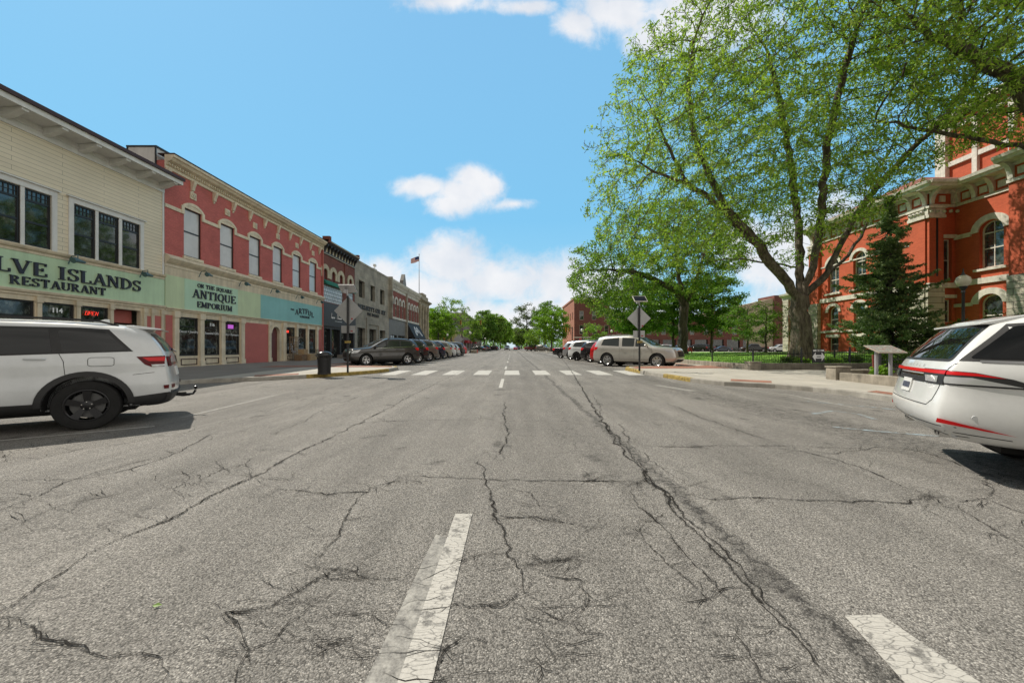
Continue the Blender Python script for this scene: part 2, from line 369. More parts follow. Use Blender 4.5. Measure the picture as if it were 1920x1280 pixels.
# ================================================================ ground, road, sidewalks
def asphalt(name,light,dark,worn=1.0,speck=135):
    m,nt,b=newmat(name); v=coords(nt,'World')
    vo=N(nt,'ShaderNodeTexVoronoi'); vo.inputs['Scale'].default_value=speck; ln(nt,v,vo.inputs['Vector'])
    vo2=N(nt,'ShaderNodeTexVoronoi'); vo2.inputs['Scale'].default_value=speck*2.3; ln(nt,v,vo2.inputs['Vector'])
    sp=N(nt,'ShaderNodeSeparateColor'); ln(nt,vo.outputs['Color'],sp.inputs[0])
    gr=ramp(nt,sp.outputs[0],[(0,.42),(.4,.86),(.75,1.10),(.93,1.35),(1,1.8)])
    sp2=N(nt,'ShaderNodeSeparateColor'); ln(nt,vo2.outputs['Color'],sp2.inputs[0])
    gr2=ramp(nt,sp2.outputs[1],[(0,.7),(1,1.25)])
    pit=ramp(nt,vo.outputs['Distance'],[(.0,1.12),(.55,.9),(.8,.45)])
    big=noise(nt,v,.35,6,.6); mid=noise(nt,coords(nt,'World',(2.2,.35,1)),1.2,5,.65)
    base=mixc(nt,ramp(nt,big,[(.35,0),(.65,1)]).outputs[0],dark,light)
    base=mixc(nt,1,base,ramp(nt,mid,[(.3,.84),(.7,1.14)]).outputs[0],'MULTIPLY')
    base=mixc(nt,1,base,gr.outputs[0],'MULTIPLY'); base=mixc(nt,1,base,gr2.outputs[0],'MULTIPLY')
    base=mixc(nt,1,base,pit.outputs[0],'MULTIPLY')
    base=mixc(nt,1,base,ramp(nt,noise(nt,coords(nt,'World',(1,.015,1)),.9,3),[(.35,.84),(.65,1.12)]).outputs[0],'MULTIPLY')
    base=mixc(nt,1,base,ramp(nt,noise(nt,v,1.7,3,.5),[(.27,.55),(.36,1)]).outputs[0],'MULTIPLY')
    # hairline map cracking in patches
    w=N(nt,'ShaderNodeVectorMath',operation='ADD'); nz=N(nt,'ShaderNodeTexNoise'); nz.inputs['Scale'].default_value=3; nz.inputs['Detail'].default_value=6; nz.inputs['Roughness'].default_value=.7
    ln(nt,v,nz.inputs['Vector']); sc_=N(nt,'ShaderNodeVectorMath',operation='SCALE'); ln(nt,nz.outputs['Color'],sc_.inputs[0]); sc_.inputs['Scale'].default_value=.35
    ln(nt,v,w.inputs[0]); ln(nt,sc_.outputs[0],w.inputs[1])
    for scl,lo,hi,wd,msc in ((1.1,.50,.62,.011,.28),(4.5,.57,.66,.03,.5)):
        ve=N(nt,'ShaderNodeTexVoronoi',feature='DISTANCE_TO_EDGE'); ve.inputs['Scale'].default_value=scl; ln(nt,w.outputs[0],ve.inputs['Vector'])
        cr=ramp(nt,ve.outputs['Distance'],[(0,1),(wd,0)])
        mk=ramp(nt,noise(nt,v,msc,5,.65),[(lo,0),(hi,1)])
        mu=N(nt,'ShaderNodeMath',operation='MULTIPLY'); ln(nt,cr.outputs[0],mu.inputs[0]); ln(nt,mk.outputs[0],mu.inputs[1])
        mu2=N(nt,'ShaderNodeMath',operation='MULTIPLY'); ln(nt,mu.outputs[0],mu2.inputs[0]); mu2.inputs[1].default_value=.75*worn
        base=mixc(nt,mu2.outputs[0],base,(.025,.024,.022))
    # rough tar-dark seam with ravelled edges along the slab joint right of the lane line
    s3=N(nt,'ShaderNodeSeparateXYZ'); ln(nt,v,s3.inputs[0])
    def MM(op,a,b_=0):
        n=N(nt,'ShaderNodeMath',operation=op)
        for i,q in enumerate((a,b_)):
            if hasattr(q,'is_output'): ln(nt,q,n.inputs[i])
            else: n.inputs[i].default_value=q
        return n.outputs[0]
    if worn:
        for cx,wd,am in ((1.50,.17,.95),(1.0,1.1,.55),(2.0,.5,.3),(-2.52,.28,.35),(5.6,2.0,.75),(-5.6,.9,.3)):
            wob=MM('MULTIPLY',MM('SUBTRACT',noise(nt,coords(nt,'World',(0,.6,0)),1,3),.5),.25)
            d=MM('ABSOLUTE',MM('SUBTRACT',MM('ADD',s3.outputs[0],wob),cx))
            band=MM('SUBTRACT',1,MM('DIVIDE',d,wd)); band=MM('MAXIMUM',band,0)
            ff=MM('MULTIPLY',band,am)
            nn=noise(nt,v,7,8,.75)
            mk=ramp(nt,MM('ADD',MM('MULTIPLY',ff,.55),MM('SUBTRACT',nn,.5)),[(.24,0),(.42,1)])
            ve=N(nt,'ShaderNodeTexVoronoi',feature='DISTANCE_TO_EDGE'); ve.inputs['Scale'].default_value=9; ln(nt,w.outputs[0],ve.inputs['Vector'])
            cr=ramp(nt,ve.outputs['Distance'],[(0,1),(.12,.35)])
            base=mixc(nt,MM('MULTIPLY',MM('MULTIPLY',mk.outputs[0],cr.outputs[0]),.9*am+.05),base,(.022,.021,.02))
    ln(nt,base,b.inputs['Base Color']); b.inputs['Roughness'].default_value=.88; b.inputs['Specular IOR Level'].default_value=.3
    hh=N(nt,'ShaderNodeMath',operation='SUBTRACT'); hh.inputs[0].default_value=1; ln(nt,vo.outputs['Distance'],hh.inputs[1])
    bump(nt,b,hh.outputs[0],.9,.005)
    MATS[name]=m; return m
M_road=asphalt('asphalt_road',(.298,.281,.257),(.245,.232,.213))
M_far=asphalt('asphalt_plain',(.17,.165,.155),(.13,.125,.12),0)
def concrete(name,col,joint=1.5,worn=.2):
    m,nt,b=newmat(name); v=coords(nt,'World')
    t=N(nt,'ShaderNodeTexBrick'); t.offset=0; t.inputs['Color1'].default_value=rgba(col); t.inputs['Color2'].default_value=rgba([c*.9 for c in col])
    t.inputs['Mortar'].default_value=rgba([c*.35 for c in col]); t.inputs['Scale'].default_value=1
    t.inputs['Brick Width'].default_value=joint; t.inputs['Row Height'].default_value=joint; t.inputs['Mortar Size'].default_value=.009
    ln(nt,v,t.inputs['Vector'])
    s=ramp(nt,noise(nt,v,1.1,7,.7),[(.3,1-worn),(.7,1.08)]); f=noise(nt,v,70,3)
    c=mixc(nt,1,t.outputs[0],s.outputs[0],'MULTIPLY'); c=mixc(nt,1,c,ramp(nt,f,[(.3,.88),(.7,1.08)]).outputs[0],'MULTIPLY')
    ln(nt,c,b.inputs['Base Color']); b.inputs['Roughness'].default_value=.85; bump(nt,b,f,.3,.004)
    MATS[name]=m; return m
M_walk=concrete('concrete_walk',(.46,.43,.375)); M_walk_shade=concrete('concrete_walk_shaded',(.235,.215,.195))  # second concrete has the left buildings' shade put into its colour
M_kerb=paint('kerb_concrete',(.36,.34,.30),.85,.3,3,.12,streak=.2); M_yel=paint('kerb_yellow_paint',(.36,.26,.07),.8,.6,7,.25)
def paver(name,c1,c2):
    m,nt,b=newmat(name); v=coords(nt,'World')
    t=N(nt,'ShaderNodeTexBrick'); t.inputs['Color1'].default_value=rgba(c1); t.inputs['Color2'].default_value=rgba(c2)
    t.inputs['Mortar'].default_value=(.12,.08,.06,1); t.inputs['Scale'].default_value=1
    t.inputs['Brick Width'].default_value=.2; t.inputs['Row Height'].default_value=.1; t.inputs['Mortar Size'].default_value=.006
    ln(nt,v,t.inputs['Vector']); s=ramp(nt,noise(nt,v,3,5),[(.3,.7),(.7,1.15)])
    ln(nt,mixc(nt,1,t.outputs[0],s.outputs[0],'MULTIPLY'),b.inputs['Base Color']); b.inputs['Roughness'].default_value=.85
    MATS[name]=m; return m
M_paver=paver('brick_pavers',(.38,.17,.11),(.30,.13,.09))
def worn_white(name,col,lo,hi,cracks=True,sc=9):
    """road paint worn through to the asphalt below"""
    m,nt,b=newmat(name); v=coords(nt,'World')
    nn=noise(nt,v,sc,7,.7); f=noise(nt,v,90,3)
    mk=ramp(nt,nn,[(lo,0),(hi,1)]).outputs[0]
    asp=ramp(nt,f,[(.3,(.09,.085,.08)),(.7,(.26,.25,.23))]).outputs[0]
    if cracks:
        w=N(nt,'ShaderNodeMapping'); w.inputs['Scale'].default_value=(11,34,1); w.inputs['Rotation'].default_value=(0,0,.05); ln(nt,v,w.inputs[0])
        ad=N(nt,'ShaderNodeVectorMath',operation='ADD'); nz=N(nt,'ShaderNodeTexNoise'); nz.inputs['Scale'].default_value=6; ln(nt,v,nz.inputs['Vector'])
        sc_=N(nt,'ShaderNodeVectorMath',operation='SCALE'); ln(nt,nz.outputs['Color'],sc_.inputs[0]); sc_.inputs['Scale'].default_value=1.6
        ln(nt,w.outputs[0],ad.inputs[0]); ln(nt,sc_.outputs[0],ad.inputs[1])
        ve=N(nt,'ShaderNodeTexVoronoi',feature='DISTANCE_TO_EDGE'); ve.inputs['Scale'].default_value=1.1; ln(nt,ad.outputs[0],ve.inputs['Vector'])
        cr=ramp(nt,ve.outputs['Distance'],[(0,0),(.06,1)]).outputs[0]
        mk2=N(nt,'ShaderNodeMath',operation='MULTIPLY'); ln(nt,mk,mk2.inputs[0]); ln(nt,cr,mk2.inputs[1]); mk=mk2.outputs[0]
    pc=mixc(nt,1,col,ramp(nt,f,[(.3,.85),(.7,1.05)]).outputs[0],'MULTIPLY')
    ln(nt,mixc(nt,mk,asp,pc),b.inputs['Base Color']); b.inputs['Roughness'].default_value=.8; bump(nt,b,f,.3,.004)
    MATS[name]=m; return m
M_white=worn_white('lane_paint',(.48,.46,.42),.38,.47); M_fade=worn_white('faded_lane_paint',(.40,.385,.35),.40,.66,False,14)
M_bar=worn_white('crosswalk_paint',(.49,.475,.44),.30,.46,False); M_blue=worn_white('faded_blue_paint',(.33,.42,.47),.45,.62,False,11)
M_crack=plain('crack_tar',(.026,.024,.022),.95,spec=.1)
def st(o): o['kind']='structure'; return o
# far terrain to the horizon, a few centimetres under everything
me=MB(); me.face([(-3000,-300,-.32),(3000,-300,-.32),(3000,4000,-.32),(-3000,4000,-.32)])
M_earth=paint('distant_ground',(.09,.11,.05),.95,.4,.05,.1)
st(me.build('ground',M_earth))
def linspace(a,b,n): return [a+(b-a)*i/(n-1) for i in range(n)]
mb=MB(); xs=[-60,-40,-25]+linspace(-14,14,29)+[25,40,70]; ys=linspace(-8,40,49)+[46,55,70,84,100,130,180,260,400,700,1200]
idx=[[mb.V((x,y,g(x,y))) for x in xs] for y in ys]
for j in range(len(ys)-1):
    for i in range(len(xs)-1):
        if (xs[i]<-14 or xs[i+1]>14) and not (84<=ys[j]<100 ): continue
        mb.f.append([idx[j][i],idx[j][i+1],idx[j+1][i+1],idx[j+1][i]]); mb.m.append(0)
road=st(mb.build('road',M_road,origin=(0,0,0)))
# ---- painted markings
def mark(name,poly,mat,dz=.004,cell=1.0): return st(drape(poly,dz,cell).build(name,mat))
def rect(x0,x1,y0,y1): return [(x0,y0),(x1,y0),(x1,y1),(x0,y1)]
LX=-.37
mark('lane_dash',rect(LX-.075,LX+.06,.35,2.92),M_white,.005)
mark('old_lane_dash',[(LX-.24,.4),(LX-.075,.4),(LX-.075,2.55),(LX-.16,2.6)],M_fade,.004)
for a,b in ((12.0,15.1),(21.2,24.2),(30.4,33.4),(39.5,42.5),(48.6,51.7),(57.8,60.8)): mark('lane_dash',rect(LX-.06,LX+.06,a,b),M_bar,.005)
mark('side_lane_dash',[px2g(1583,1155),px2g(1652,1153),px2g(1880,1310),px2g(1740,1330)],M_white,.005)
for k in range(9):
    cx=-5.72+1.43*k; mark('crosswalk_bar',rect(cx-.36,cx+.36,17.1,20.0),M_bar,.005)
cwf=[(-5.2+1.5*k) for k in range(8)]
for cx in cwf: mark('crosswalk_bar',rect(cx-.3,cx+.3,80.5,83),M_bar,.005)
# stall lines, left and right (45 degrees, nose toward the kerb and the camera)
for k in range(16):
    y0=25.0+3.75*k
    mark('stall_line',[(-5.9,y0+1.6),(-5.8,y0+1.5),(-10.6,y0-3.2),(-10.7,y0-3.1)],M_bar,.005)
    mark('stall_line',[(5.9,y0+1.6),(5.8,y0+1.5),(10.2,y0-2.8),(10.3,y0-2.7)],M_bar,.005)
def pl(name,pts,w,mat,dz=.005):
    P=[px2g(*p) for p in pts]; n=len(P); L=[];Rr=[]
    for i,p in enumerate(P):
        a=P[max(i-1,0)]; b=P[min(i+1,n-1)]; d=Vector((b[0]-a[0],b[1]-a[1])).normalized(); q=Vector((-d.y,d.x))*w/2
        L.append((p[0]+q.x,p[1]+q.y)); Rr.append((p[0]-q.x,p[1]-q.y))
    return mark(name,L+Rr[::-1],mat,dz,.5)
pl('stall_line',[(-180,835),(0,826),(290,799)],.07,M_bar)
pl('blue_stall_line',[(1510,752),(1590,759),(1680,768)],.10,M_blue); pl('blue_stall_line',[(1560,800),(1640,808),(1760,818)],.10,M_blue)
pl('blue_stall_line',[(1525,776),(1560,770),(1610,776),(1640,786)],.09,M_blue); pl('blue_stall_line',[(1590,742),(1690,750)],.1,M_blue)
pl('stall_line',[(1258,716),(1330,722),(1480,740),(1600,764)],.10,M_fade); pl('stall_line',[(1230,722),(1300,733)],.3,M_fade)
pl('stall_line',[(340,783),(420,764),(520,740)],.10,M_fade)
# ---- cracks: traced lines turned into jagged ribbons lying on the road
def crack_ribbon(mb,pts,w,jit=.03,step=.05,z=.0062):
    P=resample([px2g(*p) for p in pts],step); rr=random.Random(len(mb.v)+11)
    ox=oy=0; Q=[]
    for i,p in enumerate(P):
        nx=mnoise.noise(Vector((p[0]*2.5,p[1]*2.5,3)))*jit*2.2+mnoise.noise(Vector((p[0]*11,p[1]*11,9)))*jit*1.2
        ny=mnoise.noise(Vector((p[0]*2.5,p[1]*2.5,31)))*jit*2.2+mnoise.noise(Vector((p[0]*11,p[1]*11,19)))*jit*1.2
        Q.append((p[0]+nx+rr.uniform(-1,1)*jit*.22,p[1]+ny+rr.uniform(-1,1)*jit*.22))
    n=len(Q); prev=None
    for i,p in enumerate(Q):
        a=Q[max(i-1,0)]; b=Q[min(i+1,n-1)]; d=Vector((b[0]-a[0],b[1]-a[1]))
        if d.length<1e-6: continue
        d.normalize(); e=min(i,n-1-i)/max(1,min(12,n/2)); ww=w*min(1,.25+e)*(.35+.9*abs(mnoise.noise(Vector((p[0]*4,p[1]*4,77))))*2*rr.uniform(.6,1.3))
        q=Vector((-d.y,d.x))*ww/2; zz=g(*p)+z
        cur=(mb.V((p[0]+q.x,p[1]+q.y,zz)),mb.V((p[0]-q.x,p[1]-q.y,zz)))
        if prev: mb.f.append([prev[0],prev[1],cur[1],cur[0]]); mb.m.append(0)
        prev=cur
CR=[ # (points in photo pixels, width m)
([(0,1147),(90,1092),(160,1048),(240,1004),(300,980),(390,933),(480,892),(560,850),(690,785),(770,742),(850,703),(905,676)],.015),
([(0,1152),(40,1158),(70,1180),(100,1195),(140,1209),(190,1218),(240,1228),(300,1240)],.013),
([(1050,668),(1075,700),(1100,745),(1130,790),(1160,835),(1200,880),(1240,925),(1290,985),(1350,1045),(1410,1110),(1470,1180),(1560,1275)],.021),
([(1062,682),(1100,742),(1140,800),(1190,860),(1250,930),(1330,1010),(1420,1100),(1530,1240)],.014),
([(945,752),(945,775),(948,800),(955,818),(945,835),(936,850),(930,862)],.016),
([(900,862),(905,880),(912,915),(925,935),(928,968),(940,985),(950,1010),(955,1040),(968,1062),(972,1085),(985,1110),(1010,1115)],.016),
([(985,1110),(960,1125),(920,1138),(880,1140),(855,1135)],.014),([(972,1062),(1010,1055),(1060,1050),(1110,1045)],.010),
([(745,890),(800,892),(850,897),(920,899),(1000,901),(1100,901),(1195,903)],.012),
([(695,915),(665,942),(650,975),(630,1005),(600,1040),(590,1065)],.010),([(695,915),(730,905),(760,898)],.010),
([(520,915),(560,920),(610,926),(690,924)],.011),([(470,895),(540,902)],.008),
([(660,1052),(620,1070),(585,1085),(560,1110),(520,1130),(500,1160),(470,1175)],.010),
([(440,1280),(455,1235),(465,1222),(510,1200),(560,1160),(615,1118)],.012),([(465,1222),(450,1175),(440,1150)],.011),
([(900,786),(945,790),(1060,790),(1110,801)],.007),([(640,795),(720,790),(800,788),(900,786)],.008),
([(925,966),(990,972),(1060,980),(1130,985)],.010),([(940,910),(990,925),(1000,950),(1040,953)],.009),
([(1100,902),(1195,902)],.010),
([(1170,832),(1250,838),(1340,836),(1430,834),(1510,838),(1610,840),(1700,850)],.011),
([(1280,928),(1340,935),(1430,935),(1520,938),(1640,940),(1700,942),(1740,930)],.013),
([(1740,930),(1690,912),(1620,880),(1560,860),(1490,844),(1420,836)],.011),([(1740,930),(1800,940),(1850,935),(1920,965)],.012),
([(1480,845),(1560,850),(1650,838),(1720,845),(1800,870),(1880,900)],.008),
([(1180,745),(1250,755),(1320,785),(1380,805),(1440,826)],.010),([(1110,740),(1125,760),(1135,800),(1165,830)],.012),
([(1850,935),(1860,915),(1850,900),(1880,895)],.01),([(1740,945),(1810,960),(1870,1000),(1920,1030)],.009),
([(0,900),(60,898),(110,899),(170,895),(240,880),(300,860),(345,845),(390,815),(470,810)],.011),
([(0,958),(60,935),(120,905),(180,885),(240,870),(330,850)],.010),([(0,1000),(50,975),(90,955),(200,930),(300,905)],.008),
([(20,858),(80,858),(150,842),(230,832),(330,815),(430,788)],.007),([(0,850),(60,838),(140,822)],.008),
([(420,790),(480,782),(560,765),(610,745),(650,730)],.008),([(520,810),(570,790),(600,770),(660,748),(700,735)],.007),
([(335,880),(345,890),(350,905),(330,915)],.008),([(380,900),(420,878),(460,868)],.006),
([(1080,1050),(1040,1054)],.008),([(845,1060),(880,1055),(905,1045)],.008),([(670,1070),(690,1083),(710,1082)],.008),
([(870,1200),(830,1225),(820,1275)],.012),([(1100,1090),(1090,1130),(1060,1160)],.006),([(1020,1180),(1030,1220),(1020,1250)],.007),
([(1380,1190),(1410,1230),(1430,1275)],.013),([(1180,920),(1230,980),(1300,1050),(1370,1130)],.010),([(1200,1000),(1260,1060),(1330,1120)],.006),
([(440,1150),(500,1145),(560,1135)],.006),([(575,1198),(620,1208),(660,1205)],.007),([(640,1150),(700,1152),(740,1135)],.007),
([(1160,795),(1180,830),(1230,870),(1290,910)],.010),([(1150,900),(1200,905),(1240,915)],.006),([(700,700),(640,720),(560,748),(500,772)],.006)]
M_rav,nt,b=newmat('ravelled_crack_edge'); v=coords(nt,'World'); b.inputs['Base Color'].default_value=(.045,.042,.038,1); b.inputs['Roughness'].default_value=.95
mk=ramp(nt,noise(nt,v,55,4,.7),[(.50,0),(.58,1)]); tr=N(nt,'ShaderNodeBsdfTransparent'); mx=N(nt,'ShaderNodeMixShader'); ln(nt,mk.outputs[0],mx.inputs[0]); ln(nt,tr.outputs[0],mx.inputs[1]); ln(nt,b.outputs[0],mx.inputs[2]); ln(nt,mx.outputs[0],nt.nodes['Material Output'].inputs[0])
mb=MB()
for pts,w in CR: crack_ribbon(mb,pts,w*2.2+.005,step=.06,z=.0052)
st(mb.build('ravelled_cracks',M_rav,origin=(0,0,0)))
mb=MB()
for pts,w in CR:
    crack_ribbon(mb,pts,w*.6,step=.035)
rr=random.Random(5)
for k in range(1100):                      # short side cracks off the traced ones
    pts,w=rr.choice(CR); p=rr.choice(pts); a=rr.uniform(0,2*PI); L=rr.uniform(15,70)*max(.15,(p[1]-660)/400)
    q=[(p[0],p[1])]
    for _ in range(3):
        a+=rr.uniform(-.6,.6); q.append((q[-1][0]+math.cos(a)*L/2,q[-1][1]+math.sin(a)*L/6))
    if min(y for _,y in q)<690 or max(y for _,y in q)>1300: continue
    crack_ribbon(mb,q,.0042,.02,.035)
st(mb.build('road_cracks',M_crack,origin=(0,0,0)))
# ---- sidewalks
LK=[(-12.2,-8),(-12.2,12.6),(-11.6,13.8),(-9.9,14.6),(-8.6,15.6),(-7.2,17.2),(-6.6,18.2),(-6.35,19.2),(-6.3,20.6),(-6.7,21.6),(-8.2,22.0),(-10.4,22.4),(-10.8,23.2),(-10.8,78.5),(-7.5,79.6),(-7.2,80.4),(-7.2,83),(-9,84.5)]
RK=[(9.5,-8),(9.5,10.3),(9.2,11.4),(8.6,12.2),(7.4,13.0),(6.8,14.2),(6.5,16),(6.2,18),(6.15,20.2),(6.5,21.2),(8,21.7),(10.0,22.0),(10.4,22.8),(10.4,78.5),(7.5,79.6),(7.2,80.4),(7.2,83),(9,84.5)]
st(drape([(-12.35,-8),(-12.2,12.6),(-11.6,13.8),(-11.3,84.5),(-40,84.5),(-40,-8)],.15,1).build('sidewalk',M_walk_shade))  # strip under the fronts uses the shade-darkened concrete
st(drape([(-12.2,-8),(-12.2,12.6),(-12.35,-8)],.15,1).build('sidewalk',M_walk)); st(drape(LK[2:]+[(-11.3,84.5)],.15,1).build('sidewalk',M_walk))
st(drape(RK+[(60,84.5),(60,79.5),(12.0,79.5),(12.0,-8)],.15,1).build('sidewalk',M_walk))
for sgn,nm in ((-1,'sidewalk'),(1,'sidewalk')):
    st(drape([(sgn*9,100),(sgn*7.5,101),(sgn*7.2,110),(sgn*7.2,115),(sgn*10.6,117),(sgn*10.6,600),(sgn*90,600),(sgn*90,100)],.15,3).build(nm,M_walk))
def kerb(name,line,mat,side,w=.16,top=.154,join=None):
    P=resample(line,.5); mb=MB(); prev=None; n=len(P)
    for i,p in enumerate(P):
        a=P[max(i-1,0)]; b=P[min(i+1,n-1)]; d=Vector((b[0]-a[0],b[1]-a[1])).normalized(); q=Vector((-d.y,d.x))*side
        z=g(*p); o=(p[0]+q.x*.02,p[1]+q.y*.02)
        c=[mb.V((p[0]-q.x*w,p[1]-q.y*w,z+top)),mb.V((p[0],p[1],z+top)),mb.V((o[0],o[1],z+top-.025)),mb.V((o[0]+q.x*.015,o[1]+q.y*.015,z-.06))]
        if prev:
            for k in range(3): mb.f.append([prev[k],prev[k+1],c[k+1],c[k]]); mb.m.append(0)
        prev=c
    return st(mb.build(name,mat))
def cut(K,a,b): return [p for p in K if a<=p[1]<=b]
kerb('kerb',LK[:5],M_kerb,-1); kerb('yellow_kerb',LK[4:8],M_yel,-1,top=.156); kerb('kerb',LK[7:9],M_kerb,-1); kerb('yellow_kerb',LK[8:11],M_yel,-1,top=.156); kerb('kerb',LK[10:],M_kerb,-1)
kerb('kerb',RK[:6],M_kerb,1); kerb('yellow_kerb',RK[5:7],M_yel,1,top=.156); kerb('kerb',RK[6:8],M_kerb,1); kerb('yellow_kerb',RK[7:11],M_yel,1,top=.156); kerb('kerb',RK[10:],M_kerb,1)
for sg in(-1,1): kerb('kerb',[(sg*60,100),(sg*9,100),(sg*7.5,101),(sg*7.2,110),(sg*7.2,115),(sg*10.6,117),(sg*10.6,300)],M_kerb,-sg)
def walkpatch(name,pts,mat,dz=.157,cell=1): return st(drape(pts,dz,cell).build(name,mat))
walkpatch('brick_band',[(-12.85,-8),(-12.4,-8),(-12.4,12.6),(-12.85,12.6)],M_paver)
walkpatch('brick_band',[(-14,20.6),(-6.6,20.6),(-6.9,21.4),(-8.2,21.8),(-10.6,22.2),(-14,22.2)],M_paver)
walkpatch('brick_band',[(-11.7,23.4),(-11.0,23.4),(-11.0,78),(-11.7,78)],M_paver)
walkpatch('curb_ramp',[(-10.2,14.75),(-8.95,15.65),(-9.3,16.3),(-10.6,15.4)],M_paver)
walkpatch('brick_band',[(9.68,-8),(10.15,-8),(10.15,10.4),(9.68,10.2)],M_paver)
walkpatch('brick_band',[(6.45,19.3),(6.5,20.4),(7,21),(8,21.4),(10.1,21.6),(11.7,22.4),(11.7,19.6)],M_paver)
walkpatch('brick_band',[(10.6,23),(11.2,23),(11.2,78),(10.6,78)],M_paver)
walkpatch('curb_ramp',[(7.7,13.15),(8.7,12.5),(9.1,13.1),(8.1,13.8)],M_paver)
# ---- lawn of the square
def lawnz(x,y):
    return .42+.42*S(x,13,30)*(1-S(y,40,58))+.06*mnoise.noise(Vector((x*.2,y*.2,0)))
m,nt,b=newmat('lawn_grass'); v=coords(nt,'World')
c=ramp(nt,noise(nt,v,.5,6,.6),[(.3,(.12,.27,.015)),(.5,(.18,.38,.03)),(.7,(.26,.46,.06))]).outputs[0]
c=mixc(nt,1,c,ramp(nt,noise(nt,v,18,4,.7),[(.3,.6),(.7,1.35)]).outputs[0],'MULTIPLY'); ln(nt,c,b.inputs['Base Color']); b.inputs['Roughness'].default_value=.9
bump(nt,b,noise(nt,v,40,3),.8,.03); M_lawn=m
M_soil=paint('mulch_soil',(.085,.055,.035),.95,.4,6,.4,bmp=.8)
mb=drape([(12.0,18.35),(60,18.35),(60,79.4),(12.0,79.4)],0,2,lawnz); st(mb.build('lawn',M_lawn))
mb=drape([(12.05,6),(60,6),(60,14.0),(12.05,14.0)],0,2,lambda x,y:.33+.45*S(x,13,30)); st(mb.build('planting_bed',M_soil))
st(drape([(11.95,14.0),(60,14.0),(60,18.35),(11.95,18.35)],0,2,lambda x,y:g(x,y)+.153+.5*S(x,14,32)).build('path',M_walk))
# grass blades on the part of the lawn near the wall
rr=np.random.RandomState(3); n=26000
px_=rr.uniform(12.25,34,n); py_=18.7+rr.power(1.6,n)*0+rr.exponential(13,n); py_=np.where(py_>60,rr.uniform(18.7,60,n),py_)
Vv=np.zeros((n,3,3)); a=rr.uniform(0,2*PI,n); hh=rr.uniform(.05,.11,n); zz=np.array([lawnz(x,y) for x,y in zip(px_,py_)])
w=.015
Vv[:,0]=np.stack([px_-w*np.cos(a),py_-w*np.sin(a),zz],1); Vv[:,1]=np.stack([px_+w*np.cos(a),py_+w*np.sin(a),zz],1)
Vv[:,2]=np.stack([px_+rr.normal(0,.03,n),py_+rr.normal(0,.03,n),zz+hh],1)
M_blade=paint('grass_blade',(.12,.26,.03),.8,.5,1,.1,bmp=0)
o=bigmesh('grass',Vv.reshape(-1,3),np.arange(n*3).reshape(-1,3),M_blade,k=3); tag(o,'short green blades standing on the courthouse lawn','grass',kind='stuff')
# ================================================================ facade helpers
D=18.3
def frL(off=0): return lambda s,d,z: (-D+d+off, s, z)           # east-facing fronts on the left: s along the street
def frW(X): return lambda s,d,z: (X-d, s, z)                    # west-facing wall at X
def frS(Y): return lambda s,d,z: (s, Y-d, z)                    # south-facing wall at Y
def arcpts(a,b,sp,rise,n=10):
    w=(b-a)/2
    if rise<=0: return [(a,sp),(b,sp)]
    r=(w*w+rise*rise)/(2*rise); cz=sp+rise-r; cx=(a+b)/2; t=math.asin(min(1,w/r)) if rise<=w else PI-math.asin(min(1,w/r))
    return [(cx+r*math.sin(-t+2*t*i/n),cz+r*math.cos(-t+2*t*i/n)) for i in range(n+1)]
def wall(mb,s0,s1,z0,z1,ops,d=0,th=.28,mi=0,rmi=None):
    """wall sheet with openings (a,b,c,e,rise) and their reveals"""
    rmi=mi if rmi is None else rmi
    S_=sorted({s0,s1,*[o[0] for o in ops],*[o[1] for o in ops]}); Z=sorted({z0,z1,*[o[2] for o in ops],*[o[3] for o in ops]})
    S_=[q for q in S_ if s0-1e-6<=q<=s1+1e-6]; Z=[q for q in Z if z0-1e-6<=q<=z1+1e-6]
    for i in range(len(S_)-1):
        for j in range(len(Z)-1):
            cs=(S_[i]+S_[i+1])/2; cz=(Z[j]+Z[j+1])/2
            if any(o[0]<cs<o[1] and o[2]<cz<o[3] for o in ops): continue
            mb.face([(S_[i],d,Z[j]),(S_[i+1],d,Z[j]),(S_[i+1],d,Z[j+1]),(S_[i],d,Z[j+1])],mi)
    for a,b,c,e,r in ops:
        sp=e-r
        mb.face([(a,d,c),(a,d-th,c),(a,d-th,sp),(a,d,sp)],rmi); mb.face([(b,d,c),(b,d-th,c),(b,d-th,sp),(b,d,sp)],rmi)
        mb.face([(a,d,c),(b,d,c),(b,d-th,c),(a,d-th,c)],rmi)
        P=arcpts(a,b,sp,r)
        for p,q in zip(P,P[1:]):
            mb.face([(p[0],d,p[1]),(q[0],d,q[1]),(q[0],d-th,q[1]),(p[0],d-th,p[1])],rmi)
            if r>0: mb.face([(p[0],d,p[1]),(q[0],d,q[1]),(q[0],d,e),(p[0],d,e)],mi)
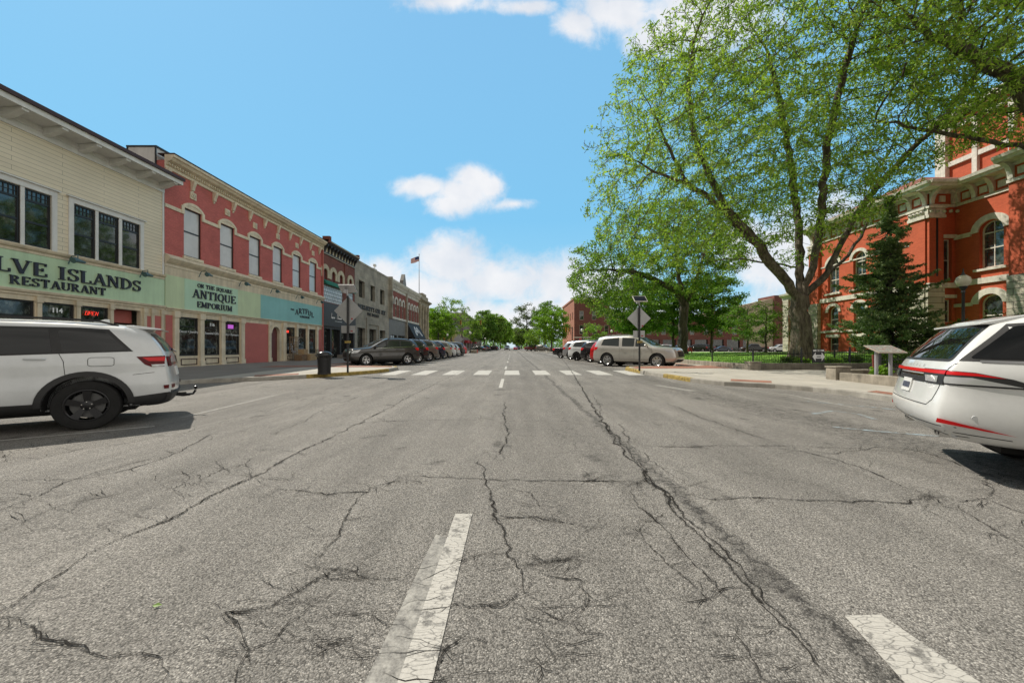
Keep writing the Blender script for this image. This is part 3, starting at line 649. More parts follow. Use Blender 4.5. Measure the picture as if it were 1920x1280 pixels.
def window(fr,parent,a,b,c,e,rise=0,d=-.12,fw=.06,mf=None,mg=None,vs=(),hs=(),name='window',th=.07,bars=.03,label=None,pname='pane'):
    """one window: frame with bars, and its pane"""
    mb=MB(fr); sp=e-rise
    mb.box(a,a+fw,d-th,d,c,sp); mb.box(b-fw,b,d-th,d,c,sp); mb.box(a+fw,b-fw,d-th,d,c,c+fw)
    if rise<=0: mb.box(a+fw,b-fw,d-th,d,e-fw,e)
    else:
        P=arcpts(a,b,sp,rise); Q=arcpts(a+fw,b-fw,sp,max(.02,rise-fw))
        for i in range(len(P)-1):
            f=[(P[i][0],P[i][1]),(P[i+1][0],P[i+1][1]),(Q[i+1][0],Q[i+1][1]),(Q[i][0],Q[i][1])]
            mb.prism(f,d-th,d,'y')
    zt=lambda s: e-fw if rise<=0 else None
    for vv in vs:
        s=a+(b-a)*vv; w=(b-a)/2; top=e-fw*.6 if rise<=0 else sp+ (rise*math.sqrt(max(0,1-((s-(a+b)/2)/w)**2))-fw*.5)
        mb.box(s-bars/2,s+bars/2,d-th*.8,d-.012,c+fw,top)
    for hv in hs:
        z=c+(e-c)*hv; mb.box(a+fw,b-fw,d-th*.8,d-.008,z-bars*.8,z+bars*.8)
    w=mb.build(name,mf,parent)
    if label: w['label']=label
    pm=MB(fr)
    pts=[(a+fw*.5,c+fw*.5),(b-fw*.5,c+fw*.5)]+([(b-fw*.5,e-fw*.5),(a+fw*.5,e-fw*.5)] if rise<=0 else [p for p in arcpts(a+fw*.5,b-fw*.5,sp,rise-fw*.5)][::-1])
    pm.face([(p[0],d-th*.6,p[1]) for p in pts]); p=pm.build(pname,mg,w,local=True)
    # the pane is stored in the same space as its frame
    t=parent; off=[0,0,0]
    while t is not None: off=[off[i]+t.location[i] for i in range(3)]; t=t.parent
    for vtx in p.data.vertices: vtx.co=(vtx.co.x-off[0],vtx.co.y-off[1],vtx.co.z-off[2])
    return w
def molding(mb,s0,s1,prof,mi=0,ends=True):
    """prof: (d,z) outline swept from s0 to s1"""
    for (d0,z0),(d1,z1) in zip(prof,prof[1:]): mb.face([(s0,d0,z0),(s1,d0,z0),(s1,d1,z1),(s0,d1,z1)],mi)
    if ends:
        for s in(s0,s1): mb.face([(s,d,z) for d,z in prof]+[(s,0,prof[-1][1]),(s,0,prof[0][1])],mi)
def archtrim(mb,a,b,sp,rise,w,d0,d1,legs=0,mi=0,flat=0):
    P=arcpts(a,b,sp,rise,12); Q=arcpts(a-w,b+w,sp,rise+w,12)
    for i in range(12): mb.prism([P[i],P[i+1],Q[i+1],Q[i]],d0,d1,'y',mi)
    if legs:
        mb.box(a-w,a,d0,d1,sp-legs,sp,mi); mb.box(b,b+w,d0,d1,sp-legs,sp,mi)
def shell(mb,fr_s0,fr_s1,depth,z0,z1,mi=0,roof=True,dd=0):
    """side and back walls and flat roof behind a front"""
    mb.face([(fr_s0,dd,z0),(fr_s0,-depth,z0),(fr_s0,-depth,z1),(fr_s0,dd,z1)],mi)
    mb.face([(fr_s1,dd,z0),(fr_s1,-depth,z0),(fr_s1,-depth,z1),(fr_s1,dd,z1)],mi)
    mb.face([(fr_s0,-depth,z0),(fr_s1,-depth,z0),(fr_s1,-depth,z1),(fr_s0,-depth,z1)],mi)
    if roof: mb.face([(fr_s0,dd,z1-.3),(fr_s1,dd,z1-.3),(fr_s1,-depth,z1-.3),(fr_s0,-depth,z1-.3)],mi)
# ---- materials
M_cream=paint('cream_paint',(.68,.58,.42),.6,.22,1.2,.07,streak=.22); M_cream2=paint('cream_trim',(.72,.62,.46),.6,.2,2,.07,streak=.2)
M_white_t=paint('white_trim',(.66,.65,.62),.5,.12,2,.05,streak=.1); M_sid=siding('pale_siding',(.68,.60,.45))
M_green=paint('sage_sign_paint',(.50,.66,.44),.6,.12,.6,.05,streak=.12); M_green2=paint('olive_sign_paint',(.55,.65,.41),.6,.12,.6,.05,streak=.12); M_green3=paint('light_sage_paint',(.48,.68,.50),.6,.1,.6,.04,streak=.1)
M_teal=paint('teal_sign_paint',(.24,.50,.49),.6,.12,.6,.04,streak=.06)
M_letter=paint('dark_letter_paint',(.028,.03,.05),.4,.3,9,.1,bmp=0)
M_redbr=brick('painted_red_brick',(.54,.145,.125),(.46,.12,.105),(.40,.11,.10),stain=.18,bmp=.35); M_redpan=paint('red_infill',(.46,.13,.11),.7,.12,1.5,.06)
M_maroon=paint('maroon_door',(.13,.035,.035),.5,.2,2,.05); M_blackf=paint('black_frame',(.018,.018,.02),.35,.2,3,.05,bmp=0)
M_brown=paint('dark_roof_edge',(.05,.022,.022),.6,.2,3,.05); M_dark=plain('dark_void',(.008,.008,.008),.9)
M_blind=shopglass('blind_glass',(.50,.51,.52),.4,.62,.35); M_blind.node_tree.nodes['Principled BSDF'].inputs['Roughness'].default_value=.12
for nd in M_blind.node_tree.nodes:
    if nd.type=='VALTORGB' and len(nd.color_ramp.elements)==2:
        nd.color_ramp.elements[0].color=(.94,.94,.94,1); nd.color_ramp.elements[1].color=(1.02,1.02,1.02,1)
    if nd.type=='VALTORGB' and len(nd.color_ramp.elements)==4:
        for e,c in zip(nd.color_ramp.elements,((.42,.43,.44),(.47,.48,.48),(.50,.51,.51),(.53,.54,.54))): e.color=rgba(c)
M_house=shopglass('house_glass',(.03,.04,.035),.6,.16,1.6); M_shop=shopglass('shop_glass',(.025,.03,.028),.5,.30,1.9)
M_block=brick('glass_block',(.50,.54,.56),(.42,.46,.49),(.06,.07,.07),.36,.36,.03,rough=.2,bmp=.3,stain=.2)
M_lampm=paint('verdigris_lamp',(.10,.17,.18),.5,.2,9,.1,metal=.3)
def ws(x,y): return g(x,y)+.15
def wordmark(txt,size,mat,s,z,parent,d=.01,frx=None,al='CENTER',bold=0,sx=1):
    rot=Matrix(((0,0,1),(1,0,0),(0,1,0)))           # text x -> street (Y), text y -> up
    p=Vector((-D+d,s,z)); t=parent; off=Vector((0,0,0))
    while t is not None: off+=t.location; t=t.parent
    return text_mesh(txt,size,mat,p-off,rot,'lettering',parent,.003,al,bold,sx)
def gooseneck(s,z,label,group,out=.75):
    r=empty('sign_lamp',(-D+.1,s,z),label,'lamp',group); m=MB(lambda a,d,zz:(-D+d,a,zz))
    m.tube([(s,.06,z+.0),(s,.2,z+.32),(s,.45,z+.36),(s,out-.1,z+.18)],.02,6); m.build('arm',M_lampm,r)
    m=MB(); m.tube([(-D+out-.16,s+.30,z+.12),(-D+out-.1,s+.05,z+.13),(-D+out-.05,s-.15,z+.13),(-D+out-.05,s-.22,z+.10)],[.045,.075,.11,.13],10); m.build('lamp_shade',M_lampm,r,smooth=True)
# ================================================================ pale sided restaurant building
f=frL(); s0,s1=7.0,19.62
B=empty('restaurant_building',(-D,13,0.0),'pale cream sided restaurant building with green sign band reading TWELVE ISLANDS','building')
wins=[(12.1,12.95),(13.05,13.88),(14.0,14.82),(15.56,16.38),(16.5,17.36),(17.5,18.35),(8.5,9.35),(9.45,10.3)]
m=MB(f); ops=[(a,b,5.18,7.32,0) for a,b in wins]; wall(m,s0,s1,5.1,9.5,ops); m.build('siding',M_sid,B)
m=MB(f); shell(m,s0,s1-.02,18,-.4,9.9,dd=-.02); m.build('wall',M_sid,B)
m=MB(f); m.box(s0,s1,0,.05,9.42,9.66); m.box(s0,s1,.0,.09,9.66,9.72); m.box(s1-.1,s1,0,.03,5.1,9.42)
m.prism([(s0,9.72),(s1+.1,9.72),(s1+.1,9.9),(s0,9.9)],0,.06,'y'); m.build('frieze',M_white_t,B)
m=MB(f); m.face([(s0,.06,9.86),(s1+.12,.06,9.86),(s1+.12,.86,9.93),(s0,.86,9.93)]); m.box(s0,s1+.14,.86,.9,9.88,10.13); m.box(s1+.1,s1+.14,.0,.86,9.88,10.13)
m.build('soffit',M_white_t,B)
m=MB(f); m.box(s0,s1+.18,-.3,.97,10.13,10.2); m.box(s0,s1+.18,.9,.985,10.09,10.24); m.box(s0,s1+.18,-18,-.3,10.1,10.18); m.build('roof_edge',M_brown,B)
for k in range(11):
    s=19.4-1.2*k; m=MB(f); m.prism([(.05,9.55),(.35,9.62),(.72,9.78),(.84,9.80),(.84,9.90),(.05,9.86)],s-.1,s+.1,'x')
    m.v=[(-D+p[1],p[0],p[2]) if False else p for p in m.v]
    m2=MB(lambda a,b,c:(-D+b,a,c)); m2.prism([(.05,9.55),(.35,9.62),(.72,9.78),(.84,9.80),(.84,9.90),(.05,9.86)],s-.1,s+.1,'x'); m2.build('bracket',M_white_t,B)
for a,b in wins:
    w=window(f,B,a,b,5.18,7.32,0,-.02,.06,M_blackf,M_house,(),(.42,.80),bars=.05)
    m=MB(f)
    for k in range(1,6): m.box(a+(b-a)*k/6-.008,a+(b-a)*k/6+.008,-.06,-.035,6.94,7.26)
    m.box(a+.06,b-.06,-.06,-.035,7.09,7.105); mm=m.build('leaded_grille',M_blackf,B)
m=MB(f)
for a0,b0 in ((12.1,14.82),(15.56,18.35),(8.5,10.3)):
    m.box(a0-.17,a0-.0,0,.05,5.1,7.33); m.box(b0,b0+.17,0,.05,5.1,7.33); m.box(a0-.17,b0+.17,0,.055,7.33,7.55); m.box(a0-.25,b0+.25,0,.12,7.55,7.6)
for a,b in ((12.95,13.05),(13.88,14.0),(16.38,16.5),(17.36,17.5),(9.35,9.45)): m.box(a,b,-.1,.03,5.1,7.33)
m.build('window_casing',M_white_t,B)
m=MB(f); molding(m,s0,s1,[(0,4.86),(.06,4.88),(.06,4.98),(.13,5.02),(.16,5.08),(.17,5.12),(0,5.14)]); m.build('belt_cornice',M_cream,B)
m=MB(f); m.box(s0,s1,-.1,.04,3.5,4.87); m.build('sign_band',M_green,B)
m=MB(f); molding(m,s0,s1,[(0,3.28),(.05,3.3),(.05,3.36),(.11,3.4),(.14,3.47),(.14,3.5),(0,3.51)]); m.build('storefront_cornice',M_cream2,B)
# storefront
sx=[(7.2,8.9),(9.05,10.75),(10.9,12.5),(12.68,14.32),(14.52,15.63),(15.82,16.95)]
m=MB(f); ops=[(a,b,1.0,3.1,0) for a,b in sx]+[(17.12,18.4,-.3,3.12,0)]; wall(m,s0,s1,-.3,3.3,ops,th=.2)
for s in (12.59,14.42,15.72,17.03,18.58,18.98,19.5): m.box(s-.07,s+.07,0,.07,-.2,3.05); m.box(s-.1,s+.1,.0,.1,3.05,3.28)
m.build('storefront',M_cream,B)
for a,b in sx: window(f,B,a,b,1.0,3.1,0,-.05,.07,M_blackf,M_shop,(),(.72,),name='shop_window')
m=MB(f); m.box(17.12,18.4,-.5,-.45,2.5,3.12); m.box(17.12,17.3,-.5,-.42,-.2,2.5); m.build('transom_panel',M_redpan,B)
m=MB(f); m.box(17.3,18.4,-.9,-.86,-.2,2.5); d_=m.build('door',M_blackf,B)
m=MB(f); m.box(18.68,18.88,.0,.035,.3,2.9); m.box(19.08,19.42,.0,.035,.25,2.95); m.build('red_panel',M_redpan,B)
m=MB(f); letters(m,'TWELVE ISLANDS',11.35,18.33,4.06,.51,.045,.11); m.build('lettering',M_letter,B); m=MB(f); letters(m,'RESTAURANT',13.54,16.75,3.64,.32,.045,.10); m.build('lettering',M_letter,B)
wordmark('114',.25,plain('white_vinyl',(.8,.8,.8),.5),15.02,2.72,B,.0,bold=.008)
M_neon=plain('red_neon',(.9,.04,.02),.4,emit=1.5)
ne=MB(f)
def poly_t(pts,r=.007,c=False): ne.tube([(p[0],-.03,p[1]) for p in pts],r,5)
x=16.03
for ch in 'OPEN':
    G={'O':[[(0,0),(0,1),(.7,1),(.7,0),(0,0)]],'P':[[(0,0),(0,1),(.7,1),(.7,.5),(0,.5)]],'E':[[(.7,0),(0,0),(0,1),(.7,1)],[(0,.5),(.5,.5)]],'N':[[(0,0),(0,1),(.7,0),(.7,1)]]}[ch]
    for q in G: poly_t([(x+.12*p[0]+.04*p[1],2.72+.16*p[1]) for p in q])
    x+=.13
t_=ne.build('neon_sign',M_neon); t_['label']='red neon OPEN sign glowing inside the restaurant window'; t_['category']='neon sign'
for k,(s,lb) in enumerate(((10.9,'blue-green gooseneck sign lamp above the start of the word TWELVE'),(12.4,'blue-green gooseneck sign lamp above the middle of the word TWELVE'),(15.35,'blue-green gooseneck sign lamp above the gap between TWELVE and ISLANDS'),(18.3,'blue-green gooseneck sign lamp above the end of the word ISLANDS'))): gooseneck(s,4.75,lb,'gooseneck lamps above the restaurant sign',.55)
# ================================================================ red brick antique store
s0,s1=19.66,36.0
B=empty('antique_store_building',(-D,28,0.0),'painted red brick two storey shop building with cream cornice and ANTIQUE EMPORIUM sign','building')
wc=[21.4+2.58*k for k in range(6)]
m=MB(f); wall(m,s0,s1,6.0,11.0,[(c-.58,c+.58,6.45,9.14,.0) for c in wc],th=.22); m.build('wall',M_redbr,B)
m=MB(f); shell(m,s0+.02,s1-.02,20,-.4,11.2,dd=-.02); m.build('side_wall',M_redbr,B)
for k,c in enumerate(wc):
    w=window(f,B,c-.58,c+.58,6.45,9.14,.0,-.06,.06,M_blackf,M_blind,(),(.52,),bars=.045)
    m=MB(f); m.box(c-.66,c+.66,0,.09,6.28,6.44); m.build('sill',M_cream2,B)
    m=MB(f); m.prism([(c-.6,9.14),(c+.6,9.14)]+arcpts(c-.6,c+.6,9.2,.16,8)[::-1],0,.045,'y'); archtrim(m,c-.6,c+.6,9.16,.2,.17,0,.07); m.box(c-.77,c-.6,0,.07,8.74,9.16); m.box(c+.6,c+.77,0,.07,8.74,9.16); m.build('window_hood',M_cream2,B)
    m=MB(f); m.box(c-.2,c+.2,0,.05,9.78,10.18); 
    for q in range(4):
        a=q*PI/2+.4; m.lathe([(0.001,.0),(.075,.0),(.075,.03),(.03,.045)],(c+.085*math.cos(a),.05,9.98+.085*math.sin(a)),8,'y')
    m.build('medallion',M_cream2,B)
E=[s0]+[q for c in wc for q in (c-.77,c+.77)]+[s1]
for a,b in zip(E[::2],E[1::2]):
    if b-a>.02: m=MB(f); m.box(a,b,0,.05,8.74,8.93); m.build('belt_course',M_cream2,B)
m=MB(f); molding(m,s0,s1,[(0,10.78),(.07,10.8),(.07,10.95),(.14,10.98),(.14,11.1),(.34,11.2),(.42,11.32),(.5,11.36),(.52,11.48),(0,11.5)]); m.build('cornice',M_cream2,B)
m=MB(f); k=s0+.05
while k<s1-.1: m.box(k,k+.07,.14,.2,11.0,11.09); k+=.16
m.build('dentil_row',M_cream,B)
m=MB(f); m.box(s0-.02,s1,-.35,.54,11.5,11.55); m.build('coping',M_brown,B)
for k in range(11):
    s=s0+.12+1.56*k; m2=MB(lambda a,b,c:(-D+b,a,c)); m2.prism([(0,10.25),(.10,10.28),(.13,10.45),(.2,10.62),(.24,10.8),(0,10.8)],s-.09,s+.09,'x'); m2.prism([(0,10.12),(.06,10.15),(.06,10.25),(0,10.25)],s-.05,s+.05,'x'); m2.build('bracket',M_cream2,B)
m=MB(); m.box(-20.2,-18.75,s0-.015,s0+1.4,10.2,11.86); m.build('parapet_box',M_white_t,B)
m=MB(); m.box(-20.28,-18.68,s0-.05,s0+1.45,11.86,11.94); m.box(-20.26,-20.19,s0-.05,s0-.012,10.2,11.86); m.box(-18.77,-18.7,s0-.05,s0-.012,10.2,11.86); m.build('box_edge',M_blackf,B)
m=MB(f); molding(m,s0,s1,[(0,5.62),(.05,5.64),(.05,5.78),(.1,5.82),(.2,5.92),(.26,6.0),(.3,6.04),(.3,6.12),(0,6.3)]); m.build('storefront_cornice',M_cream2,B)
m=MB(f); m.box(s0,s1,-.1,.04,5.18,5.62); m.build('fascia',M_cream,B)
for a,b in ((s0,20.8),(24.85,27.1)): m=MB(f); m.box(a,b,-.1,.05,3.45,5.18); m.build('sign_band',[M_green2],B)
m=MB(f); m.box(20.8,24.85,-.1,.055,3.45,5.18); m.build('sign_panel',M_green3,B)
m=MB(f); m.box(27.1,s1-.05,-.1,.052,3.45,5.18); tp=m.build('sign_panel',M_teal,B); tp['label']='teal sign panel'
m=MB(f); molding(m,s0,s1,[(0,3.28),(.06,3.3),(.06,3.36),(.13,3.4),(.13,3.45),(0,3.46)]); m.build('storefront_molding',M_cream,B)
m=MB(f); letters(m,'ON THE SQUARE',21.64,24.3,4.81,.23,.055,.09); m.build('lettering',M_letter,B); m=MB(f); letters(m,'ANTIQUE',21.3,24.6,4.19,.48,.055,.11); m.build('lettering',M_letter,B); m=MB(f); letters(m,'EMPORIUM',21.6,24.3,3.66,.34,.055,.10); m.build('lettering',M_letter,B); m=MB(f)
letters(m,'THE',30.75,31.25,4.42,.13,.052,.08); letters(m,'ARTFUL',31.4,34.35,4.2,.44,.052,.09,dz=[-.08,.05,.08,.1,-.02,-.12]); letters(m,'GARDEN',32.1,33.6,3.92,.18,.052,.085); m.build('lettering',M_letter,B)
ww=[(20.5,21.8),(22.15,23.4),(23.77,25.1)]; w2=[(30.3,31.5),(31.95,33.2),(33.6,34.8)]
ops=[(a,b,.85,3.02,0) for a,b in ww]+[(a,b,.8,3.0,0) for a,b in w2]+[(28.42,29.4,-.3,2.93,.49)]
m=MB(f); wall(m,s0,s1,-.3,3.3,ops,th=.25); m.build('storefront',M_cream,B)
for k,(a,b) in enumerate(ww+w2): window(f,B,a,b,.85 if k<3 else .8,3.02 if k<3 else 3.0,0,-.05,.08,M_blackf,M_shop,(),(.76,) if k<3 else (),name='shop_window')
for s,w in ((20.3,.14),(21.97,.14),(23.58,.15),(25.3,.16),(28.15,.13),(29.95,.2),(31.72,.13),(33.4,.12),(35.0,.14)):
    m=MB(f); m.box(s-w,s+w,0,.09,.55,2.95); m.box(s-w-.04,s+w+.04,0,.13,2.95,3.28); m.box(s-w-.04,s+w+.04,0,.13,0,.55); m.build('pilaster',M_cream2,B)
m=MB(f)
for a,b in ww+w2:
    m.box(a+.12,b-.12,0,.03,.34,.38); m.box(a+.12,b-.12,0,.03,.66,.70); m.box(a+.12,a+.16,0,.03,.38,.66); m.box(b-.16,b-.12,0,.03,.38,.66)
m.build('bulkhead_molding',M_brown,B)
for a,b in ((25.5,27.98),(s0+.05,20.1),(35.2,35.85)): m=MB(f); m.box(a,b,0,.03,-.2,3.05); m.build('red_panel',M_redpan,B)
m=MB(f); m.box(28.42,29.4,-.24,-.2,-.2,2.93); m.build('door',M_maroon,B)
m=MB(f); archtrim(m,28.42,29.4,2.44,.49,.1,0,.05); m.build('arch_trim',M_cream2,B)
VW=plain('white_vinyl',(.8,.8,.8),.5)
wordmark('116',.26,VW,22.78,2.62,B,.0,bold=.008); wordmark('Decor • Jewelry',.2,VW,21.15,2.15,B,.0,sx=.95); wordmark('Seasonal Gifts',.2,VW,22.78,2.12,B,.0,sx=.95); wordmark('Art • Furniture',.2,VW,24.43,2.09,B,.0,sx=.95)
m=MB(f); m.box(24.1,24.55,-.045,-.02,2.55,2.8); t_=m.build('neon_sign',plain('pink_neon',(.55,.12,.65),.4,emit=.5)); tag(t_,'small pink and blue lit window sign inside the third antique shop window','neon sign')
m=MB(f); m.box(30.4,30.62,-.05,-.02,2.55,2.72); t_=m.build('neon_sign',M_neon); tag(t_,'tiny red lit sign in the first window under the teal panel','neon sign')
for s,lb in ((21.75,'left of the words ON THE SQUARE'),(24.95,'at the right end of the ANTIQUE sign panel'),(28.2,'over the start of the teal panel'),(31.5,'over the word THE on the teal panel'),(34.8,'at the far end of the teal panel')): gooseneck(s,5.42,'grey gooseneck sign lamp '+lb,'gooseneck lamps on the cream fascia')
m=MB(f); m.tube([(35.93,.1,.3),(35.93,.1,10.7)],.07,8); m.build('downspout',M_redpan,B)
# ================================================================ dark red brick building with black shopfront
s0,s1=36.04,43.4
M_dbr=brick('dark_red_brick',(.23,.065,.045),(.17,.05,.035),(.12,.06,.05)); M_stoneh=paint('tan_stone',(.50,.44,.32),.8,.25,3,.1,streak=.15)
M_black=paint('black_front',(.022,.022,.024),.45,.25,2,.08,bmp=.05)
B=empty('brick_shop_building',(-D,39.7,0),'dark red brick shop building with black storefront and bracketed black cornice','building')
hood=[36.55,38.2,39.9,42.2]
m=MB(f); wall(m,s0,s1,5.7,11.0,[(c-.38,c+.38,7.9,9.05,.3) for c in hood]+[(36.3,40.3,5.85,7.5,0),(41.3,42.9,5.85,7.5,0)]); m.build('wall',M_dbr,B)
m=MB(f); shell(m,s0,s1,18,-.4,11.2,dd=-.02); m.build('side_wall',M_dbr,B)
for c in hood:
    m=MB(f); archtrim(m,c-.4,c+.4,8.8,.28,.42,0,.08); m.box(c-.82,c-.4,0,.08,8.2,8.8); m.box(c+.4,c+.82,0,.08,8.2,8.8); m.build('window_hood',M_stoneh,B)
    window(f,B,c-.38,c+.38,7.9,9.05,.3,-.08,.05,M_maroon,M_maroon,(),())
m=MB(f); m.box(36.3,40.3,-.12,-.02,5.85,7.5); m.build('glass_block_window',M_block,B)
m=MB(f); m.box(41.3,42.9,-.12,-.02,5.85,7.5); m.build('glass_block_window',M_block,B)
M_grn=paint('green_canvas',(.01,.15,.10),.8,.2,3,.1)
for a,b in ((36.2,40.4),(41.2,43.0)):
    m=MB(f); m.prism([(0,7.55),(.3,7.55),(.3,7.62),(0,8.0)],a,b,'x'); m=MB(lambda a_,b_,c_:(-D+b_,a_,c_)); m.prism([(0.01,7.55),(.35,7.5),(.35,7.62),(0.01,8.0)],a,b,'x'); m.build('roller_awning',M_grn,B)
m=MB(f); molding(m,s0,s1,[(0,10.45),(.06,10.48),(.06,10.7),(0,10.72)]); molding(m,s0,s1,[(0,11.3),(.35,11.36),(.5,11.5),(.58,11.6),(.6,11.75),(0,11.85)]); m.build('cornice',M_black,B)
m=MB(f); m.box(s0,s1,0,.04,10.72,11.3); m.box(s0,s1,.6,.63,11.62,11.7); m.box(s0,s1,.06,.1,10.5,10.56); m.build('cornice_panel',M_stoneh,B)
for k in range(11):
    s=s0+.35+.68*k; m2=MB(lambda a,b,c:(-D+b,a,c)); m2.prism([(0.04,10.72),(.12,10.75),(.2,11.0),(.42,11.25),(.42,11.36),(.04,11.32)],s-.1,s+.1,'x'); m2.build('bracket',M_black,B)
m=MB(f); m.box(s0,s0+.35,0,.7,11.5,12.1); m.box(s1-.35,s1,0,.6,11.6,12.0); m.box(40.7,41.0,0,.1,8,10.5); m.build('cornice_finial',M_dbr,B)
ops=[(36.4,37.6,.75,3.2,0),(37.9,39.7,-.2,3.2,0),(40.0,41.4,.75,3.2,0),(41.7,43.1,.2,3.2,0)]
m=MB(f); wall(m,s0,s1,-.3,5.7,ops,th=.5); m.box(s0,s1,0,.14,3.45,5.75); m.build('storefront',M_black,B)
for a,b,c,e,_ in ops: window(f,B,a,b,c,e,0,-.3,.06,M_blackf,M_shop,(),(),name='shop_window')
wr=MB(f)   # cursive shop name
def curs(s,z,k,n,seed):
    r_=random.Random(seed); P=[]
    for i in range(n*10):
        t=i/10; hgt=.5 if r_.random()<0 else .16
        P.append((s+t*k+.05*math.sin(2*PI*t),.15,z+hgt*math.sin(2*PI*t)*.5))
    wr.tube(P,.014,4)
curs(37.6,4.35,.14,5,1); curs(38.9,4.35,.13,7,2); wr.tube([(37.62,.15,4.8),(37.52,.15,4.3),(37.8,.15,4.27)],.018,4); wr.tube([(38.75,.15,4.27),(38.82,.15,4.78),(38.95,.15,4.4),(39.08,.15,4.78),(39.1,.15,4.27)],.018,4); wr.box(38.3,39.9,.14,.15,4.02,4.05)
wr.build('lettering',VW,B)
for i,(a,z) in enumerate(((.35,.25),(.7,.1))): pass
m=MB(); m.box(-17.2,-16.6,38.0,41.0,.22,.42); m.box(-17.8,-17.2,38.0,41.0,.22,.6); t_=m.build('entrance_steps',M_walk_shade); tag(t_,'two grey concrete steps in front of the black shopfront','steps')
# ================================================================ grey stone jewellery store
s0,s1=43.44,55.5
M_stone=brick('grey_limestone',(.36,.33,.27),(.29,.265,.22),(.20,.185,.16),1.25,.82,.012,rough=.85,bmp=.2,stain=.42)
B=empty('stone_store_building',(-D,49.5,0),'plain grey stone building lettered GEM ART with three deep upper windows','building')
w3=[(44.6,46.4),(48.3,49.9),(51.8,53.6)]; ops=[(a,b,7.4,9.45,0) for a,b in w3]+[(44.2,46.6,-.2,3.73,0),(47.9,50.4,-.2,3.75,0),(51.5,53.9,-.2,3.75,0)]
m=MB(f); wall(m,s0,s1,-.3,11.6,ops,th=.45); m.box(s0,s1,-.3,.04,11.5,11.75); m.box(46.9,47.3,0,.1,-.2,5.1); m.box(51.0,51.4,0,.1,-.2,5.1); m.box(47.3,51.0,0,.1,4.3,5.1); m.build('wall',M_stone,B)
m=MB(f); shell(m,s0,s1,18,-.4,11.6,dd=-.02); m.build('side_wall',M_stone,B)
for a,b in w3: window(f,B,a,b,7.4,9.45,0,-.36,.07,M_blackf,M_house,(.33,.66),())
for a,b,c,e,_ in ops[3:]: window(f,B,a,b,c,e,0,-.4,.08,M_blackf,M_shop,(.5,),(.75,),name='shop_window')
m=MB(f); letters(m,"MORIARTY'S GEM ART",44.3,53.8,5.98,.58,0,.08); m.build('lettering',M_blackf,B); m=MB(f); letters(m,'FINE JEWELRY',47.1,51.2,5.4,.38,0,.07); m.build('lettering',M_blackf,B)
m=MB(f); m.tube([(50.6,-.3,11.6),(50.6,-.3,12.3)],.05,6); m.box(49.7,50.9,-.5,-.1,11.8,11.95); m.box(50.4,50.8,-.45,-.15,12.3,12.6); t_=m.build('roof_camera',M_white_t,None); tag(t_,'white floodlight unit on the grey stone parapet','floodlight')
# ================================================================ two-part red brick building with white cornices
s0,s1=55.54,73.1
M_rbr=brick('deep_red_brick',(.26,.06,.04),(.20,.05,.035),(.15,.07,.06)); M_wc=paint('white_cornice',(.58,.56,.50),.6,.3,3,.1,streak=.25); M_gr=paint('grey_panel',(.16,.16,.155),.6,.2,2,.08)
B=empty('white_cornice_building',(-D,64,0),'red brick building with white bracketed cornices, narrow arched windows and black awning','building')
wv=[57.0,58.9,60.8,62.7]+[66.2,68.1,70.0,71.9]
m=MB(f); wall(m,s0,s1,5.7,10.6,[(c-.42,c+.42,6.1,9.0,.42) for c in wv]); m.build('wall',M_rbr,B)
m=MB(f); shell(m,s0,s1,18,-.4,11.0,dd=-.02); m.build('side_wall',M_rbr,B)
for c in wv:
    window(f,B,c-.42,c+.42,6.1,9.0,.42,-.1,.08,M_wc,M_house,(),(.5,),bars=.05)
    m=MB(f); archtrim(m,c-.44,c+.44,8.58,.44,.32,0,.1); m.box(c-.76,c-.44,0,.1,8.1,8.6); m.box(c+.44,c+.76,0,.1,8.1,8.6); m.build('window_hood',M_wc,B)
m=MB(f); m.box(s0,s1,0,.14,5.75,6.08)
for a,b in ((s0,64.2),(64.6,s1)): molding(m,a,b,[(0,10.1),(.08,10.15),(.1,10.3),(.1,10.9),(.4,11.1),(.55,11.35),(.6,11.6),(0,11.75)])
m.build('cornice',M_wc,B)
m=MB(f)
k=s0+.3
while k<s1-.2:
    m.box(k,k+.18,.1,.35,10.55,11.05); k+=.6
m.build('bracket_row',M_wc,B)
m=MB(f); m.box(s0-.02,s0+.3,-.2,.5,5.7,11.9); m.build('pier',M_stone,B); m=MB(f); m.box(64.2,64.6,-.2,.3,.2,11.8); m.build('pier',M_stone,B)
m=MB(f); m.prism([(63.2,11.7),(65.6,11.7),(65.2,12.6),(64.6,14.0),(64.5,14.0),(63.6,12.8)],-.8,-.2,'y'); m.build('gable_ornament',M_gr,B)
m=MB(f); wall(m,s0,s1,-.3,5.75,[(56.4,59.4,.6,3.3,0),(60.0,63.8,.6,3.3,0),(65.2,68.8,.5,3.3,0),(69.2,72.5,.5,3.3,0)],th=.4); m.build('storefront',M_gr,B)
for a,b in ((56.4,59.4),(60.0,63.8),(65.2,68.8),(69.2,72.5)): window(f,B,a,b,.6,3.3,0,-.2,.08,M_blackf,M_shop,(.5,),(),name='shop_window')
m=MB(f); m.face([(64.7,.1,5.7),(72.9,.1,5.7),(72.9,1.5,3.1),(64.7,1.5,3.1)]); m.face([(64.7,.1,5.7),(64.7,1.5,3.1),(64.7,.1,3.1)]); m.face([(72.9,.1,5.7),(72.9,1.5,3.1),(72.9,.1,3.1)]); m.face([(64.7,1.5,3.1),(72.9,1.5,3.1),(72.9,1.5,2.85),(64.7,1.5,2.85)])
aw=m.build('awning',paint('black_canvas',(.015,.015,.018),.7,.3,3,.1),B)
m=MB(f)
